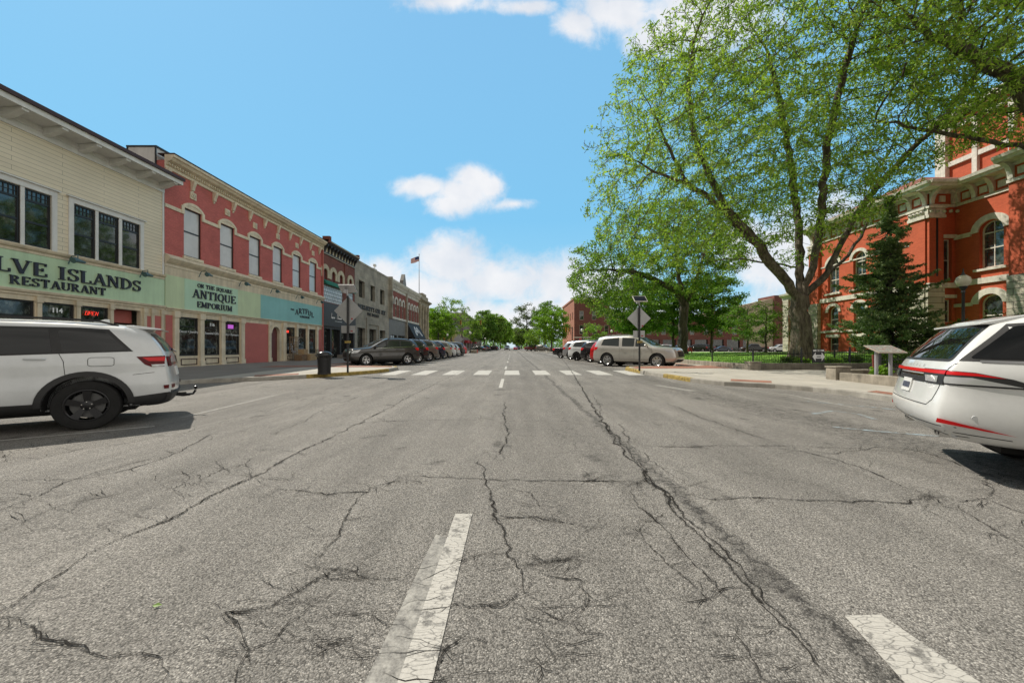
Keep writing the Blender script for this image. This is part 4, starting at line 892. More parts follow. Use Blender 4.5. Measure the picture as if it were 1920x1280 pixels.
for a,b,c,d_ in ((66.5,.2,68,.8),(68,.8,68.7,.35),(68.7,.35,69.5,.8),(69.5,.8,71,.2),(67,.15,68.2,.55),(69.3,.55,70.6,.15)):
    zz=lambda q:3.1+q*2.6; dd=lambda q:1.5-q*1.4+.03
    m.face([(a,dd(b),zz(b)),(a+.35,dd(b),zz(b)),(c+.35,dd(d_),zz(d_)),(c,dd(d_),zz(d_))])
m.build('awning_emblem',VW,B)
# ================================================================ stone bank
s0,s1=73.2,81.0
M_bank=paint('bank_limestone',(.36,.32,.24),.85,.35,1.2,.1,streak=.35)
B=empty('bank_building',(-D,77,0),'tan stone bank building with tall half columns and heavy cornice','building')
m=MB(f); wall(m,s0,s1,-.3,11.0,[(74.5,75.6,1.2,4.4,0),(76.4,77.8,-.2,4.2,0),(78.6,79.7,1.2,4.4,0),(74.5,75.6,5.8,8.8,0),(76.4,77.8,5.8,8.8,0),(78.6,79.7,5.8,8.8,0)],th=.4)
shell(m,s0,s1,26,-.4,11.0,dd=-.01); molding(m,s0-.3,s1+.3,[(0,9.9),(.2,9.95),(.25,10.4),(.5,10.6),(.85,10.75),(.85,11.0),(.2,11.05)]); m.box(s0+.2,s1-.2,-.4,.15,11.0,12.0); m.box(75.5,78.6,-.4,.25,12.0,12.4); m.box(s0-.3,s1+.3,-20,0,10.6,11.0); m.build('wall',M_bank,B)
for a,b,c,e in ((74.5,75.6,1.2,4.4),(76.4,77.8,-.2,4.2),(78.6,79.7,1.2,4.4),(74.5,75.6,5.8,8.8),(76.4,77.8,5.8,8.8),(78.6,79.7,5.8,8.8)): window(f,B,a,b,c,e,0,-.3,.08,M_blackf,M_house,(.5,),(.5,))
for s in (73.8,76.0,78.2,80.4): m=MB(f); m.lathe([(.38,.2),(.38,.6),(.3,.75),(.26,8.8),(.36,9.2),(.4,9.9)],(s,.12,0),14,'z'); m.build('column',M_bank,B,smooth=True)
M_pole=plain('pole_metal',(.35,.35,.36),.4,.7)
Fp=empty('flagpole',(-18.9,76,11.0),'tall grey flagpole on the bank roof flying a flag','flagpole'); m=MB(); m.tube([(-18.9,76,11.0),(-18.9,76,20.3)],[.09,.045],8); m.lathe([(.001,20.45),(.1,20.38),(.12,20.3),(.001,20.2)],(-18.9,76,0),8); m.build('pole',M_pole,Fp)
m,nt,b=newmat('flag_cloth'); tcn=N(nt,'ShaderNodeTexCoord'); spx=N(nt,'ShaderNodeSeparateXYZ'); ln(nt,tcn.outputs['UV'],spx.inputs[0])
mb=MB(); nx,nz=14,13; idx=[]
for i in range(nx):
    for j in range(nz):
        a=i/(nx-1); q=j/(nz-1); mb.V((-18.95-1.7*a,76+.22*math.sin(a*7)*a,19.9-1.05*q-.45*a+.08*math.sin(a*6+q)))
M_fr=plain('flag_red',(.42,.04,.05),.8); M_fw=plain('flag_white',(.72,.70,.68),.8); M_fb=plain('flag_blue',(.03,.05,.16),.8)
for i in range(nx-1):
    for j in range(nz-1): mb.f.append([i*nz+j,(i+1)*nz+j,(i+1)*nz+j+1,i*nz+j+1]); mb.m.append(2 if (i<6 and j<7) else (j%2))
t_=mb.build('flag',[M_fr,M_fw,M_fb]); tag(t_,'striped red, white and blue flag flying from the rooftop pole','flag')
# ================================================================ far left beyond the cross street
M_ylw=brick('buff_stone_wall',(.50,.42,.22),(.42,.35,.18),(.34,.28,.16),.6,.3,.02,bmp=.4); M_gbr=brick('grey_brown_brick',(.22,.17,.17),(.18,.14,.14),(.2,.17,.16),bmp=.3)
fs=frS(106); B=empty('buff_stone_building',(-24,106,0),'low buff stone building across the cross street behind the green tree','building')
m=MB(fs); wall(m,-34,-16.4,-.2,6.6,[(-30,-28,1,4,0),(-26,-24,1,4,0),(-20,-18.4,1,4,0)]); m.box(-34,-16.2,0,.2,6.5,6.9); m.box(-34,-16.4,-14,-.3,-.2,6.6); m.build('wall',M_ylw,B)
for a,b in ((-30,-28),(-26,-24),(-20,-18.4)): window(fs,B,a,b,1,4,0,-.1,.08,M_blackf,M_house,(.5,),())
B=empty('grey_brick_building',(-16.3,150,0),'tall narrow grey brick building far down the left side','building')
f2=lambda s,d,z:(-16.2+d,s,z); ops=[(s,s+1.6,z,z+2.2,0) for s in range(126,196,7) for z in (5.5,9.5)]+[(s,s+4.5,.8,3.6,0) for s in range(126,192,9)]
m=MB(f2); wall(m,124,200,-.2,13,ops,th=.3); molding(m,124,200,[(0,12.2),(.3,12.4),(.5,12.8),(.5,13.2),(0,13.3)]); m.face([(124,0,-.2),(124,-16,-.2),(124,-16,13),(124,0,13)]); m.face([(124,0,12.9),(200,0,12.9),(200,-16,12.9),(124,-16,12.9)]); m.build('wall',M_gbr,B)
for a,b,c,e,_ in ops: window(f2,B,a,b,c,e,0,-.2,.1,M_wc,M_house,(),(.5,))
M_awr=plain('red_awning_cloth',(.35,.03,.04),.8)
for k,s in enumerate((127,136,154)):
    m=MB(f2); m.prism([(s,3.0),(s+5,3.0),(s+5,3.9),(s,3.9)],.02,1.2,'y'); m.build('awning',M_awr,B)
B=empty('white_gabled_house',(-20,118,0),'pale house with steep gables behind the cross street tree','house')
m=MB(); m.box(-22.5,-17.2,116,124,0,7); m.build('wall',M_white_t,B)
m=MB(); m.prism([(-22.9,7),(-16.8,7),(-19.85,10.5)],115.7,124.3,'y'); m.build('roof',paint('slate_roof',(.10,.10,.12),.8,.3,3,.1),B)
for a in (-21.8,-19): window(frS(115.98),B,a,a+1.1,4,6,0,.06,.08,M_white_t,M_house,(),(.5,))
# ================================================================ courthouse
XC=31.0; YC=27.8
M_cbr=brick('orange_red_brick',(.58,.115,.05),(.50,.095,.04),(.46,.11,.06),.21,.075,.006,stain=.18,bmp=.25)
M_cst=brick('quoin_limestone',(.56,.51,.42),(.48,.44,.36),(.14,.12,.10),2.2,.42,.022,bmp=.7,stain=.3); M_cwt=paint('courthouse_trim',(.72,.68,.60),.7,.25,3,.08,streak=.22)
M_tile=brick('red_roof_tiles',(.38,.13,.08),(.30,.10,.06),(.10,.04,.03),.25,.18,.02,bmp=.9)
M_cgl=shopglass('courthouse_glass',(.05,.07,.075),.8,.22,1.2)
B=empty('courthouse',(XC,34,.8),'large orange-red brick courthouse with white stone arches, quoins and bracketed cornice','building')
fw=frW(XC)
def pW(px,py,X=XC):
    s=X*F/(px-CX); return s, CH+(HY-py)*s/F
def archwin(f_,a,b,c,e,rise,trim=.22,bars=(.5,),hs=(.5,),band=None,gl=None):
    window(f_,B,a,b,c,e,rise,-.22,.09,M_cwt,gl or M_cgl,bars,hs,bars=.05)
    m=MB(f_); archtrim(m,a-.04,b+.04,e-rise,rise+.04,trim,0,.1); m.build('arch_stone',M_cwt,B)
    m=MB(f_); m.box(a-.25,b+.25,0,.18,c-.18,c-.02); m.build('sill',M_cwt,B)
# main west front, from the corner at Y=27.8 northwards
upz=(6.3,9.6); 
bays=[30.6,33.3,36.0]
ops=[]
for c in bays: ops+= [(c-.62,c+.62,6.6,9.9,.62),(c-.55,c+.55,3.0,5.3,.55),(c-.55,c+.55,1.0,2.3,0)]
m=MB(fw); wall(m,YC,38.6,.4,12.0,ops,th=.3); m.build('wall',M_cbr,B)
for c in bays:
    archwin(fw,c-.62,c+.62,6.6,9.9,.62,.26,(.5,),(.38,.74)); archwin(fw,c-.55,c+.55,3.0,5.3,.55,.26,(),(.45,))
    window(fw,B,c-.55,c+.55,1.0,2.3,0,-.22,.07,M_cwt,M_cgl,(),(.5,)); m=MB(fw); m.box(c-.75,c+.75,0,.12,2.32,2.6); m.build('lintel',M_cwt,B)
# string courses
for z0,z1,d in ((2.75,2.95,.1),(5.75,6.15,.12),(9.2,9.32,.05)): m=MB(fw); m.box(YC,38.6,0,d,z0,z1); m.build('string_course',M_cwt,B)
m=MB(fw); m.box(YC-.02,38.6,0,.16,.4,.95); m.build('string_course',M_cwt,B)
# corner piers (stone below, brick above, carved capitals)
for k,(a,b) in enumerate(((YC,28.9),(37.5,38.7),(34.5,34.8))):
    if k<2:
        m=MB(fw); m.box(a-.0,b,0,.32,.4,5.75); m.build('quoin',M_cst,B)
        m=MB(fw); m.box(a,b,0,.25,5.75,11.0); m.build('pier',M_cbr,B)
        m=MB(fw); m.box(a-.06,b+.06,0,.36,10.9,11.15); m.box(a-.02,b+.02,0,.3,11.15,11.6); m.box(a-.1,b+.1,0,.42,11.6,11.75)
        for q in range(4): m.lathe([(.001,0),(.13,.0),(.13,.1),(.05,.16)],(a+.15+q*(b-a-.3)/3,.3,11.38),8,'y')
        m.build('capital',M_cwt,B)
# cornice with big scroll brackets
def scroll(mb,s,z0,z1,d): # bracket in a plane perpendicular to the wall
    P=[(0,z0),(.12,z0)]+[(.12+ (d-.12)*(1-math.cos(t)), z0+(z1-z0)*math.sin(t)) for t in [PI/2*i/6 for i in range(1,7)]]+[(0,z1)]
    mb.prism(P,s-.13,s+.13,'x')
def cornice(fr_,s0,s1,ext0=0,ext1=0):
    m=MB(fr_); m.box(s0-ext0*.1,s1,0,.1,11.75,11.95)
    molding(m,s0-ext0*.9,s1+ext1*.9,[(0,12.95),(.9,13.0),(.95,13.12),(1.05,13.2),(1.1,13.4),(.2,13.5)]); m.box(s0-ext0*.1,s1,0,.14,12.75,12.95); m.build('cornice',M_cwt,B)
    n=max(1,int((s1-s0)/1.05)); 
    for k in range(n+1):
        s=s0+.2+(s1-s0-.4)*k/n
        mm=MB(lambda a,b,c: fr_(a,b,c)); scroll(mm,s,11.98,12.95,.8); mm.build('bracket',M_cwt,B)
        if k<n: mm=MB(fr_); cs=s+(s1-s0-.4)/n/2; mm.box(cs-.22,cs+.22,0,.06,12.15,12.6); mm.build('cornice_panel',M_cwt,B)
m=MB(fw); m.box(YC,38.6,-.3,.0,12.0,13.0); m.build('frieze',M_cbr,B)
cornice(fw,YC,38.7,1,0)
# south return at the corner, with a narrow window
fsr=frS(YC); X2=33.0
m=MB(fsr); wall(m,XC,X2,.4,13.0,[(32.15,32.75,6.3,9.4,0),(32.15,32.75,3.2,4.9,0)],th=.3); m.build('wall',M_cbr,B)
for z in (6.3,3.2): window(fsr,B,32.15,32.75,z,9.4 if z>6 else 4.9,0,-.2,.07,M_cwt,M_cgl,(),(.5,))
m=MB(fsr); m.box(XC-.25,32.0,0,.2,.4,5.75); m.build('quoin',M_cst,B)
m=MB(fsr); m.box(XC-.2,X2,0,.26,5.75,6.1); m.box(32.0,X2,0,.12,5.0,5.25); m.box(32.0,X2,0,.14,9.45,9.7); m.build('string_course',M_cwt,B)
m=MB(fsr); m.box(XC-.15,31.9,0,.2,6.1,10.9); m.build('pier',M_cbr,B)
m=MB(fsr); m.box(31.35,31.5,.2,.215,6.6,11.0); m.build('downspout',M_blackf,B)
m=MB(fsr); m.box(XC-.3,32.0,0,.3,10.9,11.1); m.box(XC-.3,32.0,0,.24,11.1,11.6); m.box(XC-.35,32.05,0,.36,11.6,11.75)
for q in range(5): m.lathe([(.001,0),(.12,.0),(.12,.08),(.05,.14)],(XC-.1+q*.48,.26,11.36),8,'y')
m.build('capital',M_cwt,B)
cornice(fsr,XC,X2,1,0)
# recessed west wall with the arched windows
f3=frW(X2); s0,s1=24.4,YC
a,b=25.05,26.35
m=MB(f3); wall(m,s0,s1,.4,13.0,[(a,b,6.85,10.1,.65),(a+.05,b-.0,2.6,5.0,.6)],th=.35); m.build('wall',M_cbr,B)
archwin(f3,a,b,6.85,10.1,.65,.42,(.5,),(.42,.75)); archwin(f3,a+.05,b,2.6,5.0,.6,.42,(),(.4,))
m=MB(f3); m.box(26.8,s1,0,.12,9.3,9.6); m.box(s0,24.6,0,.12,9.3,9.6); m.box(26.75,s1,0,.12,4.3,4.55); m.box(s0,s1,0,.14,5.8,6.2); m.build('string_course',M_cwt,B)
cornice(f3,s0,s1,0,0)
# near pavilion
f4=frW(31.6)
m=MB(f4); m.box(12,23.75,-4,0,5.9,15.0); m.build('wall',M_cbr,B)
m=MB(f4); m.box(11.9,23.8,-4,.08,.3,5.9); m.build('rusticated_base',M_cst,B)
cornice(f4,12,23.8,0,0)
# lower north wing
XW=33.0; f5=frW(XW); s0,s1=38.6,45.0
bw=[40.3,42.9]; ops=[]
for c in bw: ops+=[(c-.5,c+.5,3.2,5.7,.5),(c-.5,c+.5,1.0,2.3,0)]
m=MB(f5); wall(m,s0,s1,.4,7.2,ops,th=.3); m.face([(s1,0,.4),(s1,-12,.4),(s1,-12,7.2),(s1,0,7.2)]); m.box(s0,s1,-12,-.4,7.0,7.15); m.build('wall',M_cbr,B)
for c in bw:
    archwin(f5,c-.5,c+.5,3.2,5.7,.5,.25,(),(.5,)); window(f5,B,c-.5,c+.5,1.0,2.3,0,-.2,.07,M_cwt,M_cgl,(),(.5,)); m=MB(f5); m.box(c-.7,c+.7,0,.1,2.32,2.55); m.build('lintel',M_cwt,B)
m=MB(f5); m.box(44.2,45.1,0,.3,.4,7.0); m.box(s0,39.1,0,.3,.4,7.0); m.build('quoin',M_cst,B)
m=MB(f5); m.box(s0,s1,0,.12,2.75,2.95); molding(m,s0,s1+.3,[(0,6.9),(.2,6.95),(.25,7.3),(.6,7.5),(.65,7.7),(0,7.8)]); m.box(s0,s1,0,.1,6.1,6.3); m.box(s0,s1,-.3,0,7.7,8.3); m.build('string_course',M_cwt,B)
# bulk, tiled roofs and clock tower stage behind
m=MB(); m.box(XC+.4,60,YC+.4,38.4,.3,12.9); m.box(X2+.4,60,10,YC+.4,.3,12.9); m.box(33.5,60,38.4,44.9,.3,7.0); m.build('main_block',M_cbr,B)
m=MB(); 
def hip(m,x0,x1,y0,y1,z0,z1,k):
    P=[(x0,y0,z0),(x1,y0,z0),(x1,y1,z0),(x0,y1,z0)]; Q=[(x0+k,y0+k,z1),(x1-k,y0+k,z1),(x1-k,y1-k,z1),(x0+k,y1-k,z1)]
    for i in range(4): m.face([P[i],P[(i+1)%4],Q[(i+1)%4],Q[i]])
    m.face(Q)
hip(m,XC-.6,56,YC-.6,38.8,13.5,16.0,5); hip(m,X2-.5,60,12,YC+.2,13.5,15.6,4); m.build('roof',M_tile,B)
T=(44,30,52,38)
m=MB(); m.box(T[0],T[2],T[1],T[3],13,24); m.build('tower',M_cbr,B)
m=MB()
for z in (16.8,19.4,22.9): m.box(T[0]-.25,T[2]+.25,T[1]-.25,T[3]+.25,z,z+.45)
m.box(T[0]-.8,T[2]+.8,T[1]-.8,T[3]+.8,24,24.6)
for x in (T[0],T[2]):
    for y in (T[1],T[3]): m.box(x-.45,x+.45,y-.45,y+.45,15,24)
for x in (46.5,49.5): m.box(x-.2,x+.2,T[1]-.3,T[1]-.01,15,23)
for y in (32.7,35.3): m.box(T[0]-.3,T[0]-.01,y-.2,y+.2,15,23)
m.build('tower_trim',M_cwt,B)
# ================================================================ brick corner building beyond the cross street
M_obr=brick('orange_brick',(.42,.17,.10),(.35,.14,.085),(.30,.17,.13),.21,.075,.006,bmp=.2); M_mbr=brick('maroon_brick',(.20,.065,.05),(.16,.055,.04),(.13,.07,.06),bmp=.2)
BX,BY=17.5,105.0; f6=frW(BX); f7=frS(BY)
B=empty('corner_brick_building',(BX,BY,0),'three storey orange brick corner building with black ground floor sign','building')
ops=[(s,s+1.1,z,z+2.2,0) for s in (107.5,111.2,114.9,118.6,122.3,126) for z in (5.2,9.4)]+[(s,s+1.6,.8,3.6,0) for s in (107.3,112.3,117.3,122.3)]
m=MB(f6); wall(m,BY,129,-.2,15.2,ops); m.box(BY,129,0,.2,14.9,15.4); m.build('wall',M_obr,B)
for a,b,c,e,_ in ops: window(f6,B,a,b,c,e,0,-.15,.08,M_cwt,M_house,(),(.5,))
ops=[(s,s+1.2,z,z+2.5,0) for s in (19.0,22.5,26.0,29.5) for z in (5.2,9.2) if not(z>9 and s>27)]
m=MB(f7); wall(m,BX,27.5,4.1,15.2,[o for o in ops if o[1]<27.5],); wall(m,27.5,32.5,4.1,11.5,[o for o in ops if o[0]>27.5]); m.box(BX,BX+1,0,.06,-.2,4.1); m.box(24.6,26.0,0,.06,-.2,4.1); m.box(BX+.4,32,-20,-.4,-.2,11.2); m.box(BX+.4,27.5,-20,-.4,11.2,15.1); m.build('wall',M_mbr,B)
for a,b,c,e,_ in ops: window(f7,B,a,b,c,e,0,-.15,.09,M_cwt,M_house,(),(.5,))
m=MB(f7); m.box(BX+1,24.6,-.3,.0,3.0,4.1); m.box(26.0,32.5,-.3,.0,3.0,4.1); m.box(BX+1,24.6,-.5,-.3,-.2,3.0); m.box(26,32.5,-.5,-.3,-.2,3.0); m.build('storefront',M_black,B)
m=MB(f7); m.box(BX-.2,32.5,0,.3,4.1,4.35); m.box(BX,27.5,0,.2,14.9,15.4); m.build('cornice',M_cwt,B)
m=MB(f7); letters(m,'SECT',19.9,22.1,3.15,.62,.02,.1) if False else None
GL['0']=(.7,[('A',.35,.5,.3,.46,0,360,.14)]); GL['1']=(.4,[('L',.2,0,.2,1,.16),('S',.2,0,.34)]); GL['X']=(.8,[('L',.1,1,.68,0,.17),('L',.68,1,.1,0,.07),('S',.12,1,.24),('S',.68,0,.26)])
m=MB(f7); letters(m,'SIXT 100',20.0,24.2,3.2,.6,.02,.1); m.build('lettering',VW,B)
m=MB(f7); m.lathe([(.001,.12),(.55,.12),(.55,.02),(.001,.02)],(19.3,0,3.6),20,'y'); m.build('round_sign',plain('round_sign_red',(.5,.06,.07),.5),B)
B=empty('row_building',(40,BY,0),'low dark brick storefront row with brick piers behind the maples','building')
m=MB(f7); wall(m,32.6,66,3.6,9.0,[(s,s+1.3,5,7.4,0) for s in range(34,64,4)]); 
for s in (32.6,37,41.5,46,50.5,55,59.5,64): m.box(s,s+.9,0,.1,-.2,3.6)
m.box(32.6,66,-14,-.5,-.2,8.8); m.box(32.6,66,0,.25,8.8,9.3); m.build('wall',M_mbr,B)
for s in range(34,64,4): window(f7,B,s,s+1.3,5,7.4,0,-.15,.09,M_cwt,M_house,(),(.5,))
m=MB(f7); m.box(32.6,66,-.45,-.3,-.2,3.6); m.build('storefront',M_shop,B)
M_rd=plain('red_door_paint',(.33,.03,.03),.5)
for s in (33.8,35.3,43.0): m=MB(f7); m.box(s,s+.9,-.3,-.24,-.1,2.4); m.build('door',M_rd,B)
fy=lambda s,d,z:(46-d,s,z)
B=empty('cream_painted_building',(70,114,0),'long cream brick building with red parapet end behind the small lawn trees','building')
m=MB(); m.prism([(58,.0),(79,.0),(79,16.3),(66,13.4),(58,11.6)],112,118,'y'); m.build('wall',brick('cream_brick',(.55,.46,.32),(.5,.42,.3),(.4,.34,.25),bmp=.2),B)
m=MB(); m.box(78.4,82,111.6,119,0,17.0); m.build('parapet_end',M_mbr,B)
# ================================================================ low walls, posts, fences on the square
M_cw=paint('weathered_concrete',(.34,.30,.24),.9,.45,2.5,.15,bmp=.4,streak=.35); M_cw2=paint('shade_dark_concrete',(.20,.18,.14),.9,.5,2,.15,bmp=.4,streak=.3)  # second concrete carries the path wall's shade in its colour
M_iron=paint('black_iron',(.02,.02,.022),.5,.2,9,.1,bmp=0)
def lowwall(x0,x1,y0,y1,z0,z1,mat,label):
    m=MB(); m.box(x0,x1,y0,y1,z0,z1); o=m.build('low_wall',mat,bevel=.025); tag(o,label,'wall')
lowwall(11.65,11.97,18.5,79.3,.1,.50,M_cw,'long pale concrete kerb wall along the street edge of the lawn')
lowwall(12.1,22,18.35,18.7,.1,.54,M_cw2,'concrete wall coloured dark for shade, running beside the path behind the iron fence')
lowwall(11.7,11.98,6,13.35,.1,.42,M_cw,'low pale concrete wall in front of the planting bed with the information panel')
lowwall(12.4,22,13.7,13.95,.2,.50,M_cw,'thin low concrete edging between the path and the planting bed')
for (x,y,lb) in ((11.9,18.45,'square concrete post at the end of the lawn wall, far side of the path'),(11.92,13.65,'square concrete post at the near side of the path')):
    m=MB(); m.box(x-.27,x+.27,y-.22,y+.22,.1,.58); m.box(x-.3,x+.3,y-.25,y+.25,.58,.63); o=m.build('stone_post',M_cw,bevel=.02); tag(o,lb,'post','concrete posts either side of the path')
def fence(P,h,label,zf,step=.115):
    r=empty('iron_fence',(P[0][0],P[0][1],zf(*P[0])),label,'fence')
    pts=resample(P,step); m=MB()
    for i,(x,y) in enumerate(pts): z=zf(x,y); m.tube([(x,y,z),(x,y,z+h)],[.009,.006],4,cap=False)
    m.build('pickets',M_iron,r); m=MB()
    for hh in (.12,h-.12): m.tube([(x,y,zf(x,y)+hh) for x,y in pts[::8]+[pts[-1]]],.014,4)
    m.build('rail',M_iron,r)
    pp=resample(P,2.4)
    for x,y in pp:
        z=zf(x,y); m=MB(); m.box(x-.03,x+.03,y-.03,y+.03,z,z+h+.1); m.lathe([(.001,z+h+.2),(.045,z+h+.15),(.001,z+h+.08)],(x,y,0),8); m.build('post',M_iron,r)
fence([(12.2,18.9),(22,18.9)],.62,'black iron picket fence on the wall in front of the big locust trunk',lambda x,y:.48+.012*(x-12))
fence([(12.6,23.5),(28,23.5)],.55,'black iron picket fence behind the big locust trunk',lambda x,y:lawnz(x,y))
fence([(13.4,13.6),(25,13.6)],.6,'black iron picket fence beside the planting bed',lambda x,y:.36+.03*(x-13))
m=MB(); m.tube([(13.15,13.55,.3),(13.1,13.55,1.05)],.035,8); o=m.build('marker_stake',paint('rusty_red',(.25,.06,.04),.7,.3,9,.1)); tag(o,'rusty red upright stake at the corner of the planting bed','stake')
# information panel
m_=px2g(1664,703,.4)
IX,IY=12.35,12.45
P=empty('information_panel',(IX,IY,.35),'slanted information panel on two grey legs beside the near path wall','sign')
M_leg=paint('galvanised_grey',(.42,.42,.44),.5,.2,4,.06,metal=.2)
for x in (12.15,12.62): m=MB(); m.tube([(x,IY,.3),(x,IY,1.2)],.05,12); m.build('leg',M_leg,P,smooth=True)
fpn=lambda s,d,z:(s,IY-.30+z*.82,1.12+z*.36+d)
m=MB(fpn); m.box(11.95,12.88,0,.03,0,.66); m.build('panel_frame',paint('panel_tan',(.42,.36,.30),.5,.2,4,.05),P)
m,nt,b=newmat('printed_panel'); v=coords(nt,'World'); c=ramp(nt,noise(nt,v,9,3,.5),[(.38,(.34,.34,.31)),(.48,(.16,.17,.15)),(.55,(.33,.33,.30)),(.66,(.26,.10,.08)),(.72,(.32,.31,.28))]); ln(nt,c.outputs[0],b.inputs[0]); b.inputs['Roughness'].default_value=.55; M_prt=m
m=MB(fpn); m.face([(11.98,.034,.03),(12.85,.034,.03),(12.85,.034,.63),(11.98,.034,.63)]); m.build('printed_sheet',M_prt,P)
# A-frame sign with double arrow
ax,ay=13.9,17.0+1.2
ax=(1533-CX)/F*18.75
P=empty('yard_sign',(ax,18.72,.5),'black yard sign with white double-headed arrow by the iron fence','sign')
fa=frS(18.72)
m=MB(fa); m.box(ax-.30,ax+.30,0,.03,.56,1.24); m.build('board',M_blackf,P)
m=MB(fa); m.prism([(ax-.31,.86),(ax-.15,1.08),(ax-.15,.95),(ax+.15,.95),(ax+.15,1.08),(ax+.31,.86),(ax+.15,.64),(ax+.15,.77),(ax-.15,.77),(ax-.15,.64)],.03,.038,'y'); m.box(ax-.27,ax+.27,.03,.036,1.13,1.20); m.build('arrow',VW,P)
m=MB(fa); m.box(ax-.12,ax-.02,.036,.043,1.145,1.185); m.box(ax+.02,ax+.14,.036,.043,1.145,1.185); m.box(ax-.1,ax+.1,.038,.044,.84,.88); m.build('lettering',M_blackf,P)
for q in (-.24,.24): m=MB(fa); m.tube([(ax+q,-.02,.3),(ax+q,-.02,.6)],.012,6); m.build('leg',M_iron,P)
# picnic table (red)
tx,ty=(1284-CX)/F*50,50.0; zt=lawnz(tx,ty)
P=empty('picnic_table',(tx,ty,zt),'red painted picnic table on the lawn behind the silver SUV','picnic table'); M_prd=paint('red_wood_paint',(.42,.03,.025),.6,.2,4,.1)
m=MB()
for k in range(5): m.box(tx-.9,tx+.9,ty-.37+k*.15,ty-.37+k*.15+.13,zt+.72,zt+.76)
m.build('tabletop',M_prd,P)
for q in (-.75,.5):
    m=MB(); m.box(tx-.9,tx+.9,ty+q,ty+q+.25,zt+.42,zt+.46); m.build('seat',M_prd,P)
for q in (-.65,.65):
    m=MB(lambda a,b,c:(tx+q+a,ty+b,zt+c)); m.prism([(-.75,0),(-.63,0),(-.2,.72),(-.32,.72)],-.04,.04,'x'); m.prism([(.75,0),(.63,0),(.2,.72),(.32,.72)],-.041,.041,'x'); m.box(-.045,.045,-.78,.78,.36,.42); m.build('leg_frame',M_prd,P)
# ================================================================ street furniture
def diamond_sign(x,y,ps,label,post=.045,h=3.05,r=.76,flip=1,tilt=0):
    z=ws(x,y); P=empty('flashing_warning_sign',(x,y,z),label,'road sign'); M_back=paint('bare_aluminium',(.40,.40,.40),.4,.15,2,.05,metal=.5)
    fz=z+h; m=MB(); m.tube([(x,y,z),(x,y,fz+r+.02)],post,10); m.build('pole',M_iron,P,smooth=True)
    fz=z+h; m=MB(frS(y+.06)); R_=r
    pts=[(x+R_*math.cos(PI/2*k),fz+R_*math.sin(PI/2*k)) for k in range(4)]; m.prism(pts,-.014,0,'y'); m.build('diamond_plate',M_back,P)
    pw=r*.49; m=MB(frS(y+.06)); m.box(x-pw,x+pw,-.014,0,fz-r-.36,fz-r-.03); m.build('small_plate',M_back,P)
    m=MB(frS(y+.06)); m.box(x+.12,x+.2,.001,.004,fz-.4,fz-.33); m.box(x+.1,x+.2,.001,.004,fz-r-.3,fz-r-.25); m.build('sticker',M_rd,P)
    m=MB(frS(y)); m.box(x-.1,x+.12,-.04,.09,z+1.32,z+1.42); m.build('push_button',M_yel,P)
    t=fz+r+.33
    if flip>0: fp=lambda a,b,c:(x+a,y-.05+b*.78-c*.6,t+b*.62+c*.78)     # panel faces away and up
    else: fp=lambda a,b,c:(x+a,y+b*.78+c*.6,t-b*.62+c*.78)
    pk=r/.72; m=MB(fp); m.box(-.36*pk*1.1,.36*pk*1.1,-.24,.24,0,.035); m.build('panel_frame',M_wc if flip>0 else M_leg,P)
    m=MB(fp); m.face([(-.36*pk,-.21,.04),(.36*pk,-.21,.04),(.36*pk,.21,.04),(-.36*pk,.21,.04)]); m.build('solar_panel',plain('solar_cells',(.012,.012,.03),.15),P)
    m=MB(); m.tube([(x,y,fz+r-.1),(x-.02,y,t)],.03,6); m.box(x-.14,x-.02,y-.1,y+.06,t-.2,t-.02); m.build('bracket',M_leg,P)
lx,ly=px2g(652,698,.15); rx,ry=px2g(1199,695,.15)
diamond_sign(lx,ly,0,'black post with back of diamond sign and solar panel beside the rubbish bin',h=2.78,r=.645,flip=-1)
diamond_sign(rx,ry,0,'black post with back of diamond sign and solar panel before the silver SUV',h=2.5,r=.56,flip=1)
# rubbish bin
bx,by=px2g(608,701,.15); z=ws(bx,by)
P=empty('rubbish_bin',(bx,by,z),'black slatted metal rubbish bin with domed lid on the kerb corner','bin')
for k in range(26):
    a=2*PI*k/26; m=MB(lambda r_,t_,c_: (bx+r_*math.cos(a)-t_*math.sin(a),by+r_*math.sin(a)+t_*math.cos(a),z+c_))
    m.prism([(.245,.04),(.26,.04),(.275,.7),(.34,.82),(.325,.83),(.262,.72)],-.022,.022,'y') if False else None
m=MB()
for k in range(26):
    a=2*PI*k/26; ca,sa=math.cos(a),math.sin(a); pr=[(.25,.05),(.27,.62),(.30,.74),(.345,.80)]
    for (r0,h0),(r1,h1) in zip(pr,pr[1:]):
        q=[(r0,-.02,h0),(r0,.02,h0),(r1,.02,h1),(r1,-.02,h1)]
        m.face([(bx+r*ca-t*sa,by+r*sa+t*ca,z+h) for r,t,h in q]); m.face([(bx+(r-.012)*ca-t*sa,by+(r-.012)*sa+t*ca,z+h) for r,t,h in q])
m.build('slats',M_iron,P)
m=MB(); m.lathe([(.23,.0),(.26,.0),(.26,.08),(.23,.08)],(bx,by,z),28); m.lathe([(.27,.62),(.285,.62),(.285,.67),(.27,.67)],(bx,by,z),28); m.lathe([(.33,.78),(.36,.78),(.37,.80),(.36,.83),(.33,.82)],(bx,by,z),28); m.build('band',M_iron,P,smooth=True)
m=MB(); m.lathe([(.001,.04),(.235,.04),(.24,.8),(.2,.8)],(bx,by,z),20); m.build('liner',M_black,P,smooth=True)
m=MB(); m.lathe([(.31,.80),(.30,.86),(.25,.92),(.16,.965),(.10,.975),(.09,.93)],(bx,by,z),28); m.build('lid',paint('bin_lid',(.04,.04,.042),.25,.2,6,.05,metal=.4),P,smooth=True)
